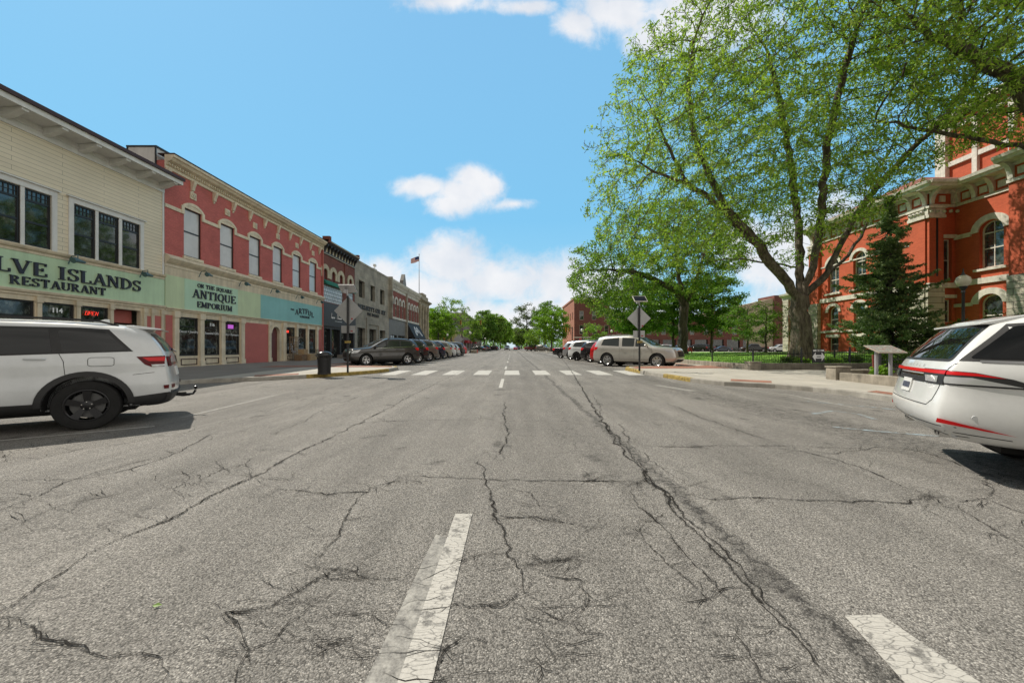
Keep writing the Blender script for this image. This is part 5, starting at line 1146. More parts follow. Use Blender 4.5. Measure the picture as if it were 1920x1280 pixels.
# street lamps
M_globe=plain('frosted_globe',(.78,.78,.74),.3); M_globe2=plain('amber_globe',(.55,.52,.40),.25)
def lamp(x,y,z,h,label,gm=M_globe,k=1.0):
    P=empty('street_lamp',(x,y,z),label,'street lamp','globe street lamps'); m=MB()
    m.lathe([(.16*k,0),(.16*k,.25),(.1*k,.4),(.075*k,.9),(.055*k,1.0),(.045*k,h-.55),(.07*k,h-.5),(.05*k,h-.42),(.11*k,h-.3),(.13*k,h-.22)],(x,y,z),12); m.build('post',M_iron,P,smooth=True)
    m=MB(); m.lathe([(.12*k,h-.22),(.21*k,h-.1),(.24*k,h+.05),(.2*k,h+.2),(.1*k,h+.3)],(x,y,z),16); m.build('globe',gm,P,smooth=True)
    m=MB(); m.lathe([(.11*k,h+.29),(.05*k,h+.36),(.03*k,h+.44),(.012*k,h+.62),(.001,h+.64)],(x,y,z),12); m.build('finial',M_iron,P,smooth=True)
LY=17.8; lamp((1806-CX)/F*LY,LY,.5,3.95,'near globe street lamp with dark post standing between courthouse and white SUV',M_globe2,1.15)
lamp(12.1,64.5,.3,4.0,'white globe street lamp left of the brick pier sign, nearer the corner'); lamp(19.5,73,.5,4.0,'white globe street lamp in front of the dark shopfront, right of the corner')
lamp(-8.3,74.0,.25,4.0,'white globe street lamp at the far left corner beside the diamond sign'); lamp(-14.5,83.8,.2,4.0,'globe street lamp half hidden in the left corner tree'); lamp(-9,125,.2,4.2,'small globe street lamp beyond the crossing on the left')
# traffic signals
M_sig=paint('signal_yellow',(.50,.28,.02),.5,.2,6,.08); M_lens=plain('dark_lens',(.03,.01,.01),.2)
def signal(x,y,z,label,grp='traffic signal heads'):
    P=empty('traffic_signal',(x,y,z),label,'traffic light',grp); m=MB(); m.box(x-.17,x+.17,y-.1,y+.1,z,z+1.05); m.build('housing',M_sig,P)
    for k in range(3):
        m=MB(); m.lathe([(.13,-.24),(.14,-.24),(.14,-.1),(.13,-.1)],(x,y,z+.18+.34*k),10,'y'); m.build('visor',M_sig,P)
        m=MB(); m.lathe([(.001,-.105),(.12,-.11)],(x,y,z+.18+.34*k),10,'y'); m.build('lens',[M_lens],P)
P=empty('signal_mast',(-13,86,.15),'dark signal mast with long curved arm over the left side of the crossing','signal mast')
m=MB(); m.tube([(-17,86,.2),(-17,86,5.6)],.11,8); m.build('pole',M_iron,P); m=MB(); m.tube([(-17,86,5.0),(-15,86,6.2),(-12.5,86,7.3),(-9,86,7.65),(-6.6,86,7.7)],[.09,.08,.07,.06,.05],8); m.build('arm',M_iron,P)
signal(-11.8,85.9,6.6,'yellow traffic light hanging mid arm on the left mast'); signal(-7.2,85.9,6.6,'yellow traffic light at the tip of the left mast arm'); signal(-15.6,85.9,2.6,'low yellow traffic light on the left corner, in front of the buff building')
P=empty('signal_mast',(13.6,84.3,.2),'dark signal post in front of the orange brick corner building','signal mast'); m=MB(); m.tube([(13.6,84.3,.2),(13.6,84.3,6.0)],.12,8); m.tube([(13.6,84.3,5.6),(12.6,84.3,6.1)],.05,6); m.build('pole',M_iron,P)
signal(12.2,84.2,4.9,'yellow traffic light left of the pair on the right corner post'); signal(12.9,84.5,4.9,'yellow traffic light right of the pair on the right corner post')
# far-left diamond sign and planter
x,y=-10.6,74.0; z=ws(x,y); P=empty('diamond_sign',(x,y,z),'grey back of a diamond sign at the far left corner','road sign'); m=MB(frS(y)); m.prism([(x+1.0*math.cos(PI/2*k),z+2.6+1.0*math.sin(PI/2*k)) for k in range(4)],0,.03,'y'); m.build('plate',M_leg,P); m=MB(); m.tube([(x,y+.05,z),(x,y+.05,z+3.7)],.05,6); m.build('pole',M_iron,P)
m=MB(); m.lathe([(.55,0),(.75,.15),(.8,.55),(.7,.6),(.001,.55)],(-7.9,76.5,.25),18); o=m.build('planter',M_cw,smooth=True); tag(o,'round concrete planter at the far left kerb corner','planter')
m=MB(); m.lathe([(.16,0),(.16,.5),(.1,.55),(.1,.68),(.001,.72)],(-7.3,78.4,.25),12); o=m.build('fire_hydrant',M_prd,smooth=True); tag(o,'small red hydrant beyond the far left planter','hydrant')
# shop display on the left sidewalk
M_wood=paint('raw_wood',(.42,.29,.16),.8,.3,5,.15); M_wood2=paint('dark_wood',(.22,.14,.08),.8,.3,5,.15)
zz=ws(-17,31)
def crate(name,x0,x1,y0,y1,z0,z1,mat,label,cat):
    m=MB(); n=4; h=(z1-z0)/n
    for k in range(n): m.box(x0,x1,y0,y1,z0+k*h+.01,z0+(k+1)*h-.006)
    m.box(x0+.03,x1-.03,y0+.03,y1-.03,z0,z1-.02); o=m.build(name,mat); tag(o,label,cat)
crate('wooden_crate',-17.6,-17.0,30.2,31.0,zz,zz+.5,M_wood2,'dark slatted wooden crate under the first garden shop window','crate')
crate('wooden_crate',-17.5,-16.8,31.1,32.0,zz,zz+.55,M_wood,'pale slatted wooden crate right of the dark crate by the garden shop','crate')
crate('wooden_crate',-17.6,-17.1,30.7,31.3,zz+.52,zz+.95,M_wood,'small wooden crate stacked on the dark crate by the garden shop','crate')
r_=random.Random(4)
P=empty('display_rack',(-18,30.8,zz),'wooden trellis rack of wire ornaments against the garden shop window','rack'); m=MB()
for k in range(5): m.box(-18.05,-18.0,30.3+k*.28,30.34+k*.28,zz,zz+2.0)
for k in range(5): m.box(-18.07,-18.05,30.25,31.5,zz+.3+k*.4,zz+.34+k*.4)
m.build('trellis',M_wood2,P); m=MB()
for k in range(26):
    y=r_.uniform(30.3,31.5); q=r_.uniform(.6,1.8); m.tube([(-18+.05,y,zz+q),(-17.9,y+r_.uniform(-.15,.15),zz+q+r_.uniform(-.2,.2))],.02,5)
m.build('ornaments',M_leg,P)
P=empty('metal_bench',(-17.3,33.6,zz),'black metal bench under the last garden shop window','bench'); m=MB()
for k in range(5): m.box(-17.6+k*.09,-17.54+k*.09,32.9,34.4,zz+.43,zz+.46)
m.build('seat',M_iron,P); m=MB()
for k in range(9): m.box(-17.66,-17.64,32.95+k*.17,32.98+k*.17,zz+.46,zz+.88)
m.box(-17.67,-17.63,32.9,34.4,zz+.86,zz+.9); m.build('backrest',M_iron,P)
for y in (32.95,34.35):
    for x in (-17.63,-17.2): m=MB(); m.tube([(x,y,zz),(x,y,zz+.44)],.02,6); m.build('leg',M_iron,P)
P=empty('cafe_table',(-15.2,38.6,ws(-15,38)),'small black cafe table and rails by the black shopfront steps','table'); m=MB(); z=ws(-15,38); m.lathe([(.001,.72),(.4,.72),(.4,.75),(.001,.75)],(-15.2,38.6,z),16); m.build('tabletop',M_iron,P); m=MB(); m.tube([(-15.2,38.6,z),(-15.2,38.6,z+.72)],.03,8); m.lathe([(.001,.02),(.25,.0),(.25,.03),(.001,.06)],(-15.2,38.6,z),12); m.build('leg',M_iron,P)
# litter on the road
m=MB(); gx,gy=px2g(293,1139); m.face([(gx-.02,gy,g(gx,gy)+.012),(gx,gy+.012,g(gx,gy)+.02),(gx+.025,gy+.006,g(gx,gy)+.012),(gx,gy-.01,g(gx,gy)+.01)]); o=m.build('fallen_leaf',plain('fresh_leaf',(.16,.26,.05),.6)); tag(o,'single green leaf lying on the asphalt in the left foreground','leaf')
m=MB(); gx,gy=px2g(1497,731); 
for k in range(6): 
    a=k*PI/3; m.face([(gx,gy,g(gx,gy)+.09),(gx+.14*math.cos(a),gy+.1*math.sin(a),g(gx,gy)+.01+.02*(k%2)),(gx+.14*math.cos(a+1.05),gy+.1*math.sin(a+1.05),g(gx,gy)+.02)])
o=m.build('paper_litter',VW); tag(o,'crumpled white paper in the gutter below the right kerb','litter')
# ================================================================ vehicles
def interp(P,x):
    if x<=P[0][0]: return P[0][1]
    for (a,b),(c,d) in zip(P,P[1:]):
        if x<=c: return b+(d-b)*(x-a)/(c-a) if c>a else d
    return P[-1][1]
def carpaint(name,col,metal=.0,rough=.28):
    if name in MATS: return MATS[name]
    m,nt,b=newmat(name); v=coords(nt,'Object')
    d=ramp(nt,noise(nt,v,2.2,6,.7),[(.35,.90),(.65,1.03)])
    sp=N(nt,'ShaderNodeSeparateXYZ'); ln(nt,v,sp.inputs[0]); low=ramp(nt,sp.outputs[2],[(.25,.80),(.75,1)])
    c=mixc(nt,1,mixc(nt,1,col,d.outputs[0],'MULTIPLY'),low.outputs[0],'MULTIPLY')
    ln(nt,c,b.inputs['Base Color']); b.inputs['Metallic'].default_value=metal; b.inputs['Roughness'].default_value=rough
    b.inputs['Coat Weight'].default_value=.9; b.inputs['Coat Roughness'].default_value=.03
    MATS[name]=m; return m
M_tyre=paint('tyre_rubber',(.022,.022,.022),.85,.25,8,.15,spec=.2); M_plast=paint('black_plastic',(.022,.022,.023),.6,.2,6,.08,bmp=.05)
M_cglass=plain('tinted_car_glass',(.006,.007,.008),.02,spec=.5); M_cglass2=plain('clear_car_glass',(.03,.036,.036),.02,spec=.6)
M_chrome=plain('chrome_trim',(.62,.62,.62),.12,1); M_alloy=plain('alloy_rim',(.52,.52,.53),.25,.9); M_blackrim=plain('black_rim',(.02,.02,.022),.25,.5)
M_redl=plain('red_lens',(.50,.010,.012),.25,spec=.3,emit=.10); M_redd=plain('dark_red_lens',(.10,.004,.006),.35,spec=.25); M_clr=plain('clear_lens',(.55,.56,.57),.1,.3,coat=1); M_seam=plain('panel_gap',(.012,.012,.012),.8); M_under=plain('underbody',(.01,.01,.01),.9)
M_plate=plain('plate_white',(.7,.7,.68),.4); M_blue=plain('plate_blue',(.05,.12,.35),.4); M_disc=plain('brake_disc',(.10,.10,.10),.5,.5)
def build_body(sp):
    """closed body shell lofted nose to tail. x=0 at the rear axle, +x to the nose"""
    L,Wd,ro=sp['L'],sp['W'],sp['ro']; hw=Wd/2; xn=L-ro; xt=-ro
    roof=sp['roof']; belt=sp['belt']; wid=sp['wid']; zc=sp['zc']; tail=sp['tail']; nose=sp['nose']
    def sec(x,mode=None,dl=0):
        """half section points bottom centre -> roof centre"""
        zt_x=x if mode is None else None
        pts=[]
        if mode=='t': top=(xt+tail[-1][1]+dl,tail[-1][0])
        elif mode=='n': top=(xn-nose[-1][1]-dl,nose[-1][0])
        else: top=(x,interp(roof,x))
        zt=top[1] if dl==0 or mode is None else interp(roof,top[0])
        if mode=='t' and dl: zt=interp(roof,xt+tail[-1][1]+dl)
        if mode=='n' and dl: zt=interp(roof,xn-nose[-1][1]-dl)
        xb=x if mode is None else (xt+.15+dl if mode=='t' else xn-.15-dl)
        zb=min(interp(belt,xb),zt-.07); zl=zc if mode is None or dl>.1 else zc+.03
        gh=min(1,max(0,(zt-zb-.07)/.38))
        wf=interp(wid,(x if mode is None else (xt+dl if mode=='t' else xn-dl)))
        w=hw*wf; wt=w*(.90+(sp.get('tum',.77)-.90)*gh)
        rows=[(0,zl),(w*.82,zl),(w*.955,zl+.05),(w*.995,zl+.18),(w,zl+(zb-zl)*.45),(w*.976,zl+(zb-zl)*.66),(w*.994,zb-.11),(w*.955,zb),
              (w*.955+(wt-w*.955)*.5+.018*gh,zb+(zt-zb)*.5),(wt+.02*gh,zt-.055-.035*gh),(wt*.88,zt-.012),(wt*.5,zt+.012),(0,zt+.02)]
        out=[]
        for y,z in rows:
            if mode is None: xx=x
            elif mode=='t': xx=xt+interp(tail,z)+dl
            else: xx=xn-interp(nose,z)-dl
            out.append((xx,y,z))
        return out
    cols=[sec(0,'t',0),sec(0,'t',.035),sec(0,'t',.16)]+[sec(x) for x in sp['cols']]+[sec(0,'n',.2),sec(0,'n',.05),sec(0,'n',0)]
    bm=bmesh.new(); n=len(cols[0]); grid=[]
    for c in cols:
        r_=[bm.verts.new(p) for p in c]; l_=[r_[i] if abs(c[i][1])<1e-6 else bm.verts.new((c[i][0],-c[i][1],c[i][2])) for i in range(n)]
        grid.append((r_,l_))
    def F_(vs):
        vs=[v for i,v in enumerate(vs) if v not in vs[:i]]
        if len(vs)>2:
            try: bm.faces.new(vs)
            except ValueError: pass
    for (a,al),(b,bl) in zip(grid,grid[1:]):
        for i in range(n-1): F_([a[i],a[i+1],b[i+1],b[i]]); F_([al[i],bl[i],bl[i+1],al[i+1]])
    for gi,sg,bul in ((0,-1,sp.get('tb',.05)),(-1,1,.10)):
        r_,l_=grid[gi]; c=cols[gi if gi==0 else -1]; rowsv=[]
        for i in range(n):
            if i in(0,n-1): rowsv.append([r_[i]]*5); continue
            q=[]
            for f in (.62,0,-.62): q.append(bm.verts.new((c[i][0]+sg*bul*(1-f*f)*min(1,i/3),c[i][1]*f,c[i][2])))
            rowsv.append([r_[i],*q,l_[i]])
        for i in range(n-1):
            for k in range(4): F_([rowsv[i][k],rowsv[i][k+1],rowsv[i+1][k+1],rowsv[i+1][k]])
    bmesh.ops.recalc_face_normals(bm,faces=bm.faces)
    me=bpy.data.meshes.new('body'); bm.to_mesh(me); bm.free()
    o=bpy.data.objects.new('tmp',me); C.objects.link(o)
    s=o.modifiers.new('s','SUBSURF'); s.levels=2; s.render_levels=2
    cuts=[]
    for ax in (0,sp['wb']):
        for sy in (-1,1):
            cm=MB(); r=sp['arch']; P=[(math.cos(a)*r*1.0,sp['R']+math.sin(a)*r) for a in [2*PI*i/40 for i in range(40)]]
            P=[(ax+p[0],p[1] if p[1]>0 else p[1]*1.4) for p in P]
            y0,y1=(hw-.30,hw+.3) if sy>0 else (-hw-.3,-hw+.30); cm.prism(P,y0,y1,'y')
            co_=cm.build('cut',M_under,local=True); cuts.append(co_); b=o.modifiers.new('b','BOOLEAN'); b.object=co_; b.operation='DIFFERENCE'; b.solver='EXACT'
    dg=bpy.context.evaluated_depsgraph_get(); dg.update(); ev=o.evaluated_get(dg); out=bpy.data.meshes.new_from_object(ev)
    # uncut smooth shell kept as the projection target for windows and lamps
    for md in list(o.modifiers)[1:]: o.modifiers.remove(md)
    dg.update(); sm=bpy.data.meshes.new_from_object(o.evaluated_get(dg))
    bv=BVHTree.FromPolygons([v.co[:] for v in sm.vertices],[p.vertices[:] for p in sm.polygons])
    bpy.data.objects.remove(o); [bpy.data.objects.remove(c) for c in cuts]
    out.name='body'; out.materials.clear()
    out.polygons.foreach_set('use_smooth',[True]*len(out.polygons)); out.polygons.foreach_set('material_index',[0]*len(out.polygons))
    return out,bv
def decal(bv,poly,axis,side,off=.004,cell=.05,solid=0,maxd=9):
    """polygon projected on the shell. axis 'y' -> (x,z) seen from the side, 'x' -> (y,z) seen from an end, 'z' -> (x,y) from above"""
    bm=bmesh.new(); vs=[bm.verts.new((p[0],p[1],0)) for p in poly]
    try: bm.faces.new(vs)
    except ValueError: bm.free(); return MB()
    for a in (0,1):
        lo=min(p[a] for p in poly); hi=max(p[a] for p in poly); v=math.ceil(lo/cell)*cell
        while v<hi:
            c0=[0,0,0]; n0=[0,0,0]; c0[a]=v; n0[a]=1
            bmesh.ops.bisect_plane(bm,geom=bm.verts[:]+bm.edges[:]+bm.faces[:],plane_co=c0,plane_no=n0); v+=cell
    base=[];outp=[]
    for v in bm.verts:
        a,b=v.co.x,v.co.y
        if axis=='y': o=Vector((a,side*3,b)); d=Vector((0,-side,0))
        elif axis=='x': o=Vector((side*8,a,b)); d=Vector((-side,0,0))
        else: o=Vector((a,b,5)); d=Vector((0,0,-1))
        h=bv.ray_cast(o,d)
        if h[0] is None or (axis=='y' and abs(h[0].y)<.3):
            q=o.copy()
            if axis=='y': q.y=side*.8
            elif axis=='x': q.x=side*2
            h=bv.find_nearest(q)
        nrm=h[1]
        if nrm.dot(d)>0: nrm=-nrm
        base.append(h[0]-nrm*.01); outp.append(h[0]+nrm*off)
    bm.verts.index_update(); mb=MB(); k=len(outp)
    mb.v=[tuple(p) for p in outp]; mb.f=[[v.index for v in f.verts] for f in bm.faces]; mb.m=[0]*len(mb.f)
    if solid:
        mb.v+=[tuple(p) for p in base]
        for e in bm.edges:
            if e.is_boundary: i,j=e.verts[0].index,e.verts[1].index; mb.f.append([i,j,j+k,i+k]); mb.m.append(0)
    bm.free(); return mb
def strip(pts,w):
    """polyline -> thin polygon"""
    n=len(pts); A=[];B_=[]
    for i,p in enumerate(pts):
        a=pts[max(i-1,0)]; b=pts[min(i+1,n-1)]; d=Vector((b[0]-a[0],b[1]-a[1])).normalized(); q=Vector((-d.y,d.x))*w/2
        A.append((p[0]+q.x,p[1]+q.y)); B_.append((p[0]-q.x,p[1]-q.y))
    return A+B_[::-1]
def rr_poly(pts,r=.04,n=3):
    out=[]; k=len(pts)
    for i in range(k):
        p=Vector(pts[i]); a=Vector(pts[i-1]); b=Vector(pts[(i+1)%k]); ra=min(r,(a-p).length*.45); rb=min(r,(b-p).length*.45)
        s=p+(a-p).normalized()*ra; e=p+(b-p).normalized()*rb
        for t in range(n+1): t/=n; q=(1-t)**2*s+2*t*(1-t)*p+t*t*e; out.append((q.x,q.y))
    return out
def wheel(parent,x,y,sy,Rw,Wt,rim_r,style,rimmat):
    w=empty('wheel',(x,y,Rw)); w.parent=parent
    yo=Wt/2*sy
    m=MB(); pr=[(rim_r,-.42),(rim_r+.012,-.47),(Rw*.86,-.5),(Rw*.955,-.46),(Rw*.99,-.38),(Rw,-.25),(Rw,.25),(Rw*.99,.38),(Rw*.955,.46),(Rw*.86,.5),(rim_r+.012,.47),(rim_r,.42)]
    m.lathe([(r,h*Wt) for r,h in pr],(0,0,0),40,'y'); t=m.build('tyre',M_tyre,w,smooth=True,local=True)
    m=MB(); q=lambda a: a*sy
    m.lathe([(rim_r+.004,q(Wt*.43)),(rim_r-.012,q(Wt*.44)),(rim_r-.025,q(Wt*.40)),(rim_r-.03,q(-Wt*.3))],(0,0,0),40,'y')
    ns,wd,tw=style; yf=q(Wt*.40); yb=q(Wt*.30)
    for k in range(ns):
        a=2*PI*k/ns+PI/2
        for (da,ww) in (([(0,wd)] if tw==0 else [(-tw,wd),(tw,wd)])):
            a2=a+da; c,s=math.cos(a2),math.sin(a2); c0,s0_=math.cos(a+da*.45),math.sin(a+da*.45)
            p0=Vector((c0*.045,0,s0_*.045)); p1=Vector((c*(rim_r-.015),0,s*(rim_r-.015))); d=(p1-p0).normalized(); nrm=Vector((-d.z,0,d.x))
            A=[p0+nrm*ww*.36,p0-nrm*ww*.36,p1-nrm*ww*.62,p1+nrm*ww*.62]
            top=[(p.x,yf-q(.02 if i<2 else 0),p.z) for i,p in enumerate(A)]; bot=[(p.x,yb,p.z) for p in A]
            m.face(top); m.face(bot)
            for i in range(4): m.face([top[i],top[(i+1)%4],bot[(i+1)%4],bot[i]])
    m.lathe([(.001,q(Wt*.40)),(.05,q(Wt*.40)),(.075,q(Wt*.36)),(.08,q(Wt*.28))],(0,0,0),20,'y'); m.build('rim',rimmat,w,smooth=True,local=True)
    m=MB(); m.lathe([(.001,q(Wt*.12)),(rim_r*.78,q(Wt*.12)),(rim_r*.78,q(Wt*.02)),(.001,q(Wt*.02))],(0,0,0),24,'y'); m.build('brake_disc',M_disc,w,local=True)
    m=MB()
    for k in range(5): a=2*PI*k/5+.3; m.lathe([(.001,q(Wt*.425)),(.009,q(Wt*.425)),(.011,q(Wt*.39))],(.058*math.cos(a),0,.058*math.sin(a)),6,'y')
    m.build('lug_nuts',M_chrome,w,local=True)
    return w
def make_car(name,sp,label,cat='car',paint_=None,group=None):
    root=empty(name,(0,0,0),label,cat,group); me,bv=build_body(sp); L,Wd,ro,wb,Rw=sp['L'],sp['W'],sp['ro'],sp['wb'],sp['R']; hw=Wd/2
    me.materials.append(paint_); b=bpy.data.objects.new('body',me); C.objects.link(b); b.parent=root
    es=b.modifiers.new('e','EDGE_SPLIT'); es.split_angle=R(50)
    def add(nm,mb,mat,parent=root,smooth=True): return mb.build(nm,mat,parent,local=True,smooth=smooth) if mb.v else None
    for ax in (0,wb):
        for sy in (-1,1):
            m=MB(); r=sp['arch']-.004; P=[(ax+math.cos(a)*r,Rw+math.sin(a)*r) for a in [PI*1.08*i/20-.04*PI for i in range(21)]]
            for p,q in zip(P,P[1:]): m.face([(p[0],sy*(hw-.035),p[1]),(q[0],sy*(hw-.035),q[1]),(q[0],sy*(hw-.32),q[1]),(p[0],sy*(hw-.32),p[1])])
            m.face([(p[0],sy*(hw-.30),max(p[1],sp['zc']+.02)) for p in P])
            m.build('wheel_well',M_under,root,local=True)
    m=MB(); m.box(-ro+.5,L-ro-.5,-hw+.35,hw-.35,sp['zc']-.06,sp['zc']+.06); m.build('underbody',M_under,root,local=True)
    for ax in (0,wb):
        for sy in (-1,1): wheel(root,ax,sy*(hw-sp['tw']/2-sp.get('inset',.02)),sy,Rw,sp['tw'],sp['rim'],sp['style'],sp['rimmat'])
    # side glass and trim
    for sy in (-1,1):
        for fr_,gl,vis in (sp['windows'],):
            m=merge(*[decal(bv,p,'y',sy,.003,.06) for p in fr_]); add('window_trim',m,sp.get('wtrim',M_plast))
            for p in gl: add('side_window',decal(bv,rr_poly(p,.035),'y',sy,.006,.06),sp.get('glass',M_cglass))
        if sp.get('beltchrome'): add('chrome_strip',merge(*[decal(bv,strip(p,.02),'y',sy,.008,.1) for p in sp['beltchrome']]),M_chrome)
        for s_ in sp['seams']: pass
        add('door_gap',merge(*[decal(bv,strip(s_,.007),'y',sy,.0025,.06) for s_ in sp['seams']]),M_seam)
        for p in sp.get('clad') or (): add('lower_cladding',decal(bv,p,'y',sy,.012,.06,1),M_plast)
        if sp.get('flare'):
            for ax in (0,wb):
                r0,r1=sp['arch']-.004,sp['arch']+sp['flare']; A=[PI*(-.06+1.12*i/22) for i in range(23)]
                P=[(ax+math.cos(a)*r1,Rw+math.sin(a)*r1) for a in A]+[(ax+math.cos(a)*r0,Rw+math.sin(a)*r0) for a in A[::-1]]
                P=[(p[0],max(p[1],sp['zc']+.02)) for p in P]
                add('wheel_arch_trim',decal(bv,P,'y',sy,.02,.08,1),sp.get('flaremat',M_plast))
        for (hx,hz) in sp['handles']:
            m=MB(); hh=bv.ray_cast(Vector((hx,sy*3,hz)),Vector((0,-sy,0)))[0]; yy=abs(hh.y)
            m.tube([(hx-.10,sy*(yy+.005),hz),(hx-.07,sy*(yy+.035),hz+.004),(hx+.07,sy*(yy+.037),hz+.006),(hx+.11,sy*(yy+.005),hz+.004)],[.014,.015,.015,.013],6); add('door_handle',m,sp.get('hmat',paint_))
        mx,mz=sp['mirror']; yy=abs(bv.ray_cast(Vector((mx,sy*3,mz-.03)),Vector((0,-sy,0)))[0].y)
        m=MB(); m.lathe([(.001,-.06),(.075,-.05),(.095,0),(.085,.05),(.001,.075)],(mx,sy*(yy+.15),mz+.05),14,'x')
        m.v=[(v[0],sy*(yy+.15)+(v[1]-sy*(yy+.15))*1.35,mz+.05+(v[2]-mz-.05)*.95) for v in m.v]; m.box(mx-.03,mx+.04,min(sy*(yy-.02),sy*(yy+.12)),max(sy*(yy-.02),sy*(yy+.12)),mz-.02,mz+.02); add('mirror',m,sp.get('mmat',paint_))
        for li,(nm,p,ax_,mt) in enumerate(sp.get('lamps',())):   # (name, poly, axis, material)
            lo_=.006+.0022*li
            if ax_=='y': add(nm,decal(bv,p,'y',sy,lo_,.05),mt)
            elif ax_=='x-': add(nm,decal(bv,[(q[0]*sy,q[1]) for q in p],'x',-1,lo_,.05),mt)
            elif ax_=='x+': add(nm,decal(bv,[(q[0]*sy,q[1]) for q in p],'x',1,lo_,.05),mt)
        if sp.get('rails'):
            x0,x1=sp['rails']; P=[]
            for t in [i/8 for i in range(9)]:
                x=x0+(x1-x0)*t; h=bv.ray_cast(Vector((x,sy*hw*.66,4)),Vector((0,0,-1)))[0]; P.append((x,sy*hw*.66,h.z+(.045 if 0<t<1 else .0)))
            m=MB(); m.tube(P,.018,6); add('roof_rail',m,sp.get('railmat',M_plast))
    add('windshield',decal(bv,rr_poly(sp['ws'],.05),'x',1,.006,.06),M_cglass2)
    add('rear_window',decal(bv,rr_poly(sp['rw'],.05),'x',-1,.006,.06),M_cglass)
    for nm,p,ax_,mt,off in sp.get('extra',()):
        add(nm,decal(bv,p,{'x-':'x','x+':'x','z':'z'}[ax_],-1 if ax_=='x-' else 1,off,.06,1 if off>.01 else 0),mt)
    if sp.get('plate'):
        z=sp['plate']; h=bv.ray_cast(Vector((-8,0,z)),Vector((1,0,0)))[0]; m=MB(); m.box(h.x-.018,h.x-.01,-.155,.155,z-.075,z+.08); add('licence_plate',m,M_plate,smooth=False)
        m=MB()
        for k in range(6): m.box(h.x-.021,h.x-.018,-.12+k*.042,-.095+k*.042,z-.03,z+.035)
        m.box(h.x-.021,h.x-.018,-.1,.1,z+.05,z+.068); add('plate_characters',m,M_blue,smooth=False)
    m=MB()
    fx=sp.get('fin')
    if fx is not None:
        h=bv.ray_cast(Vector((fx,0,4)),Vector((0,0,-1)))[0]; m.prism([(fx-.10,h.z-.01),(fx+.16,h.z-.01),(fx-.04,h.z+.07),(fx-.09,h.z+.07)],-.02,.02,'y'); add('antenna_fin',m,sp.get('finmat',paint_),smooth=False)
    return root,bv
def place(root,x,y,ang,dz=0):
    root.location=(x,y,g(x,y)+dz); root.rotation_euler=(0,0,ang)
def suv_spec(L=4.8,W=1.92,H=1.74,wb=2.9,ro=1.0,R_=.38,belt=(1.02,1.16),hood=1.06,zc=.26,cowl=None,rake=.75,roofrear=.35,tailtop=1.6,styl=(5,.06,0),rimmat=None,quarter=True,dark=False,tb=.05,rim=.24,arch=None,tum=.77):
    xn=L-ro; cw=cowl if cowl is not None else wb-.42
    rf=cw-rake   # front edge of roof
    roof=[(-ro,H-.10),(-ro+roofrear,H-.09),(-ro+.9,H-.02),(.6,H),(rf-.3,H-.005),(rf,H-.05),(cw-.02,hood+.03),(cw+.25,hood),(xn-.5,hood-.045),(xn-.1,hood-.08),(xn,hood-.14)]
    sp=dict(L=L,W=W,ro=ro,wb=wb,R=R_,zc=zc,H=H,roof=roof,belt=[(-ro,belt[1]),(cw,belt[0]),(xn,hood-.14)],
     wid=[(-ro,.86),(-ro+.12,.93),(-ro+.5,.985),(0,1),(wb*.6,1),(wb,.99),(xn-.35,.93),(xn-.1,.82),(xn,.74)],
     tail=[(zc,.10),(zc+.25,.0),(.72,.02),(.95,.06),(belt[1],.10),(belt[1]+.2,.20),(tailtop,roofrear)],
     nose=[(zc,.14),(zc+.2,.02),(.6,.0),(.8,.03),(hood-.2,.10)],
     cols=[-ro+.62,-.42,0,.42,.85,1.3,rf-.35,rf-.08,(rf+cw)/2,cw-.12,cw+.08,wb,wb+.35],
     arch=arch or R_+.055,tw=.25,rim=rim,style=styl,rimmat=rimmat or M_alloy,tb=tb,tum=tum)
    b=lambda x: interp(sp['belt'],x); rt=lambda x: interp(roof,x)
    Bp=cw-1.02; Cp=Bp-.92                           # pillars
    gb=lambda x: b(x)+.035; gt=lambda x: rt(x)-.15
    xf=cw-.22
    front=[(Bp+.04,gb(Bp)),(xf,gb(xf)),(xf-.12,gb(xf)+.14),(rf-.06,gt(rf-.1)-.02),(Bp+.04,gt(Bp))]
    rear=[(Cp+.05,gb(Cp)),(Bp-.04,gb(Bp)),(Bp-.04,gt(Bp)),(Cp+.02,gt(Cp))]
    q=[(-ro+.62,gb(-ro+.6)+.05),(Cp-.05,gb(Cp)),(Cp-.08,gt(Cp)),(-ro+.75,gt(-ro+.75)-.04)]
    big=[(-ro+.56,gb(-ro+.6)+.01),(xf+.05,gb(xf)-.03),(xf-.08,gb(xf)+.15),(rf-.02,gt(rf-.1)+.01),(Bp,gt(Bp)+.03),(Cp,gt(Cp)+.03),(-ro+.70,gt(-ro+.7)+.0)]
    sp['windows']=([big],[front,rear]+([q] if quarter else []),None); sp['pill']=(Bp,Cp)
    zs=zc+.16
    sp['seams']=[[(Bp,gt(Bp)),(Bp,b(Bp)),(Bp-.02,.7),(Bp,zs)],[(Cp-.03,b(Cp)),(Cp+.0,.85),(Cp+.16,.62),(Cp+.30,zs)] if Cp<.6 else [(Cp,b(Cp)),(Cp,zs)],[(cw-.02,b(cw)),(cw+.02,.7),(cw-.03,zs)],[(Cp+.3,zs),(cw-.03,zs)]]
    sp['handles']=[(Bp+.16,b(Bp)-.13),(Cp+.20,b(Cp)-.13)]
    sp['mirror']=(xf-.08,gb(xf)+.02); sp['rails']=(-ro+.7,rf-.25); sp['fin']=-ro+1.0
    hwz=W/2
    sp['ws']=[(-hwz*.72,rt(cw)+.03),(hwz*.72,rt(cw)+.03),(hwz*.60,H-.12),(-hwz*.60,H-.12)]
    sp['rw']=[(-hwz*.74,belt[1]+.03),(hwz*.74,belt[1]+.03),(hwz*.62,tailtop-.10),(-hwz*.62,tailtop-.10)]
    sp['plate']=.86
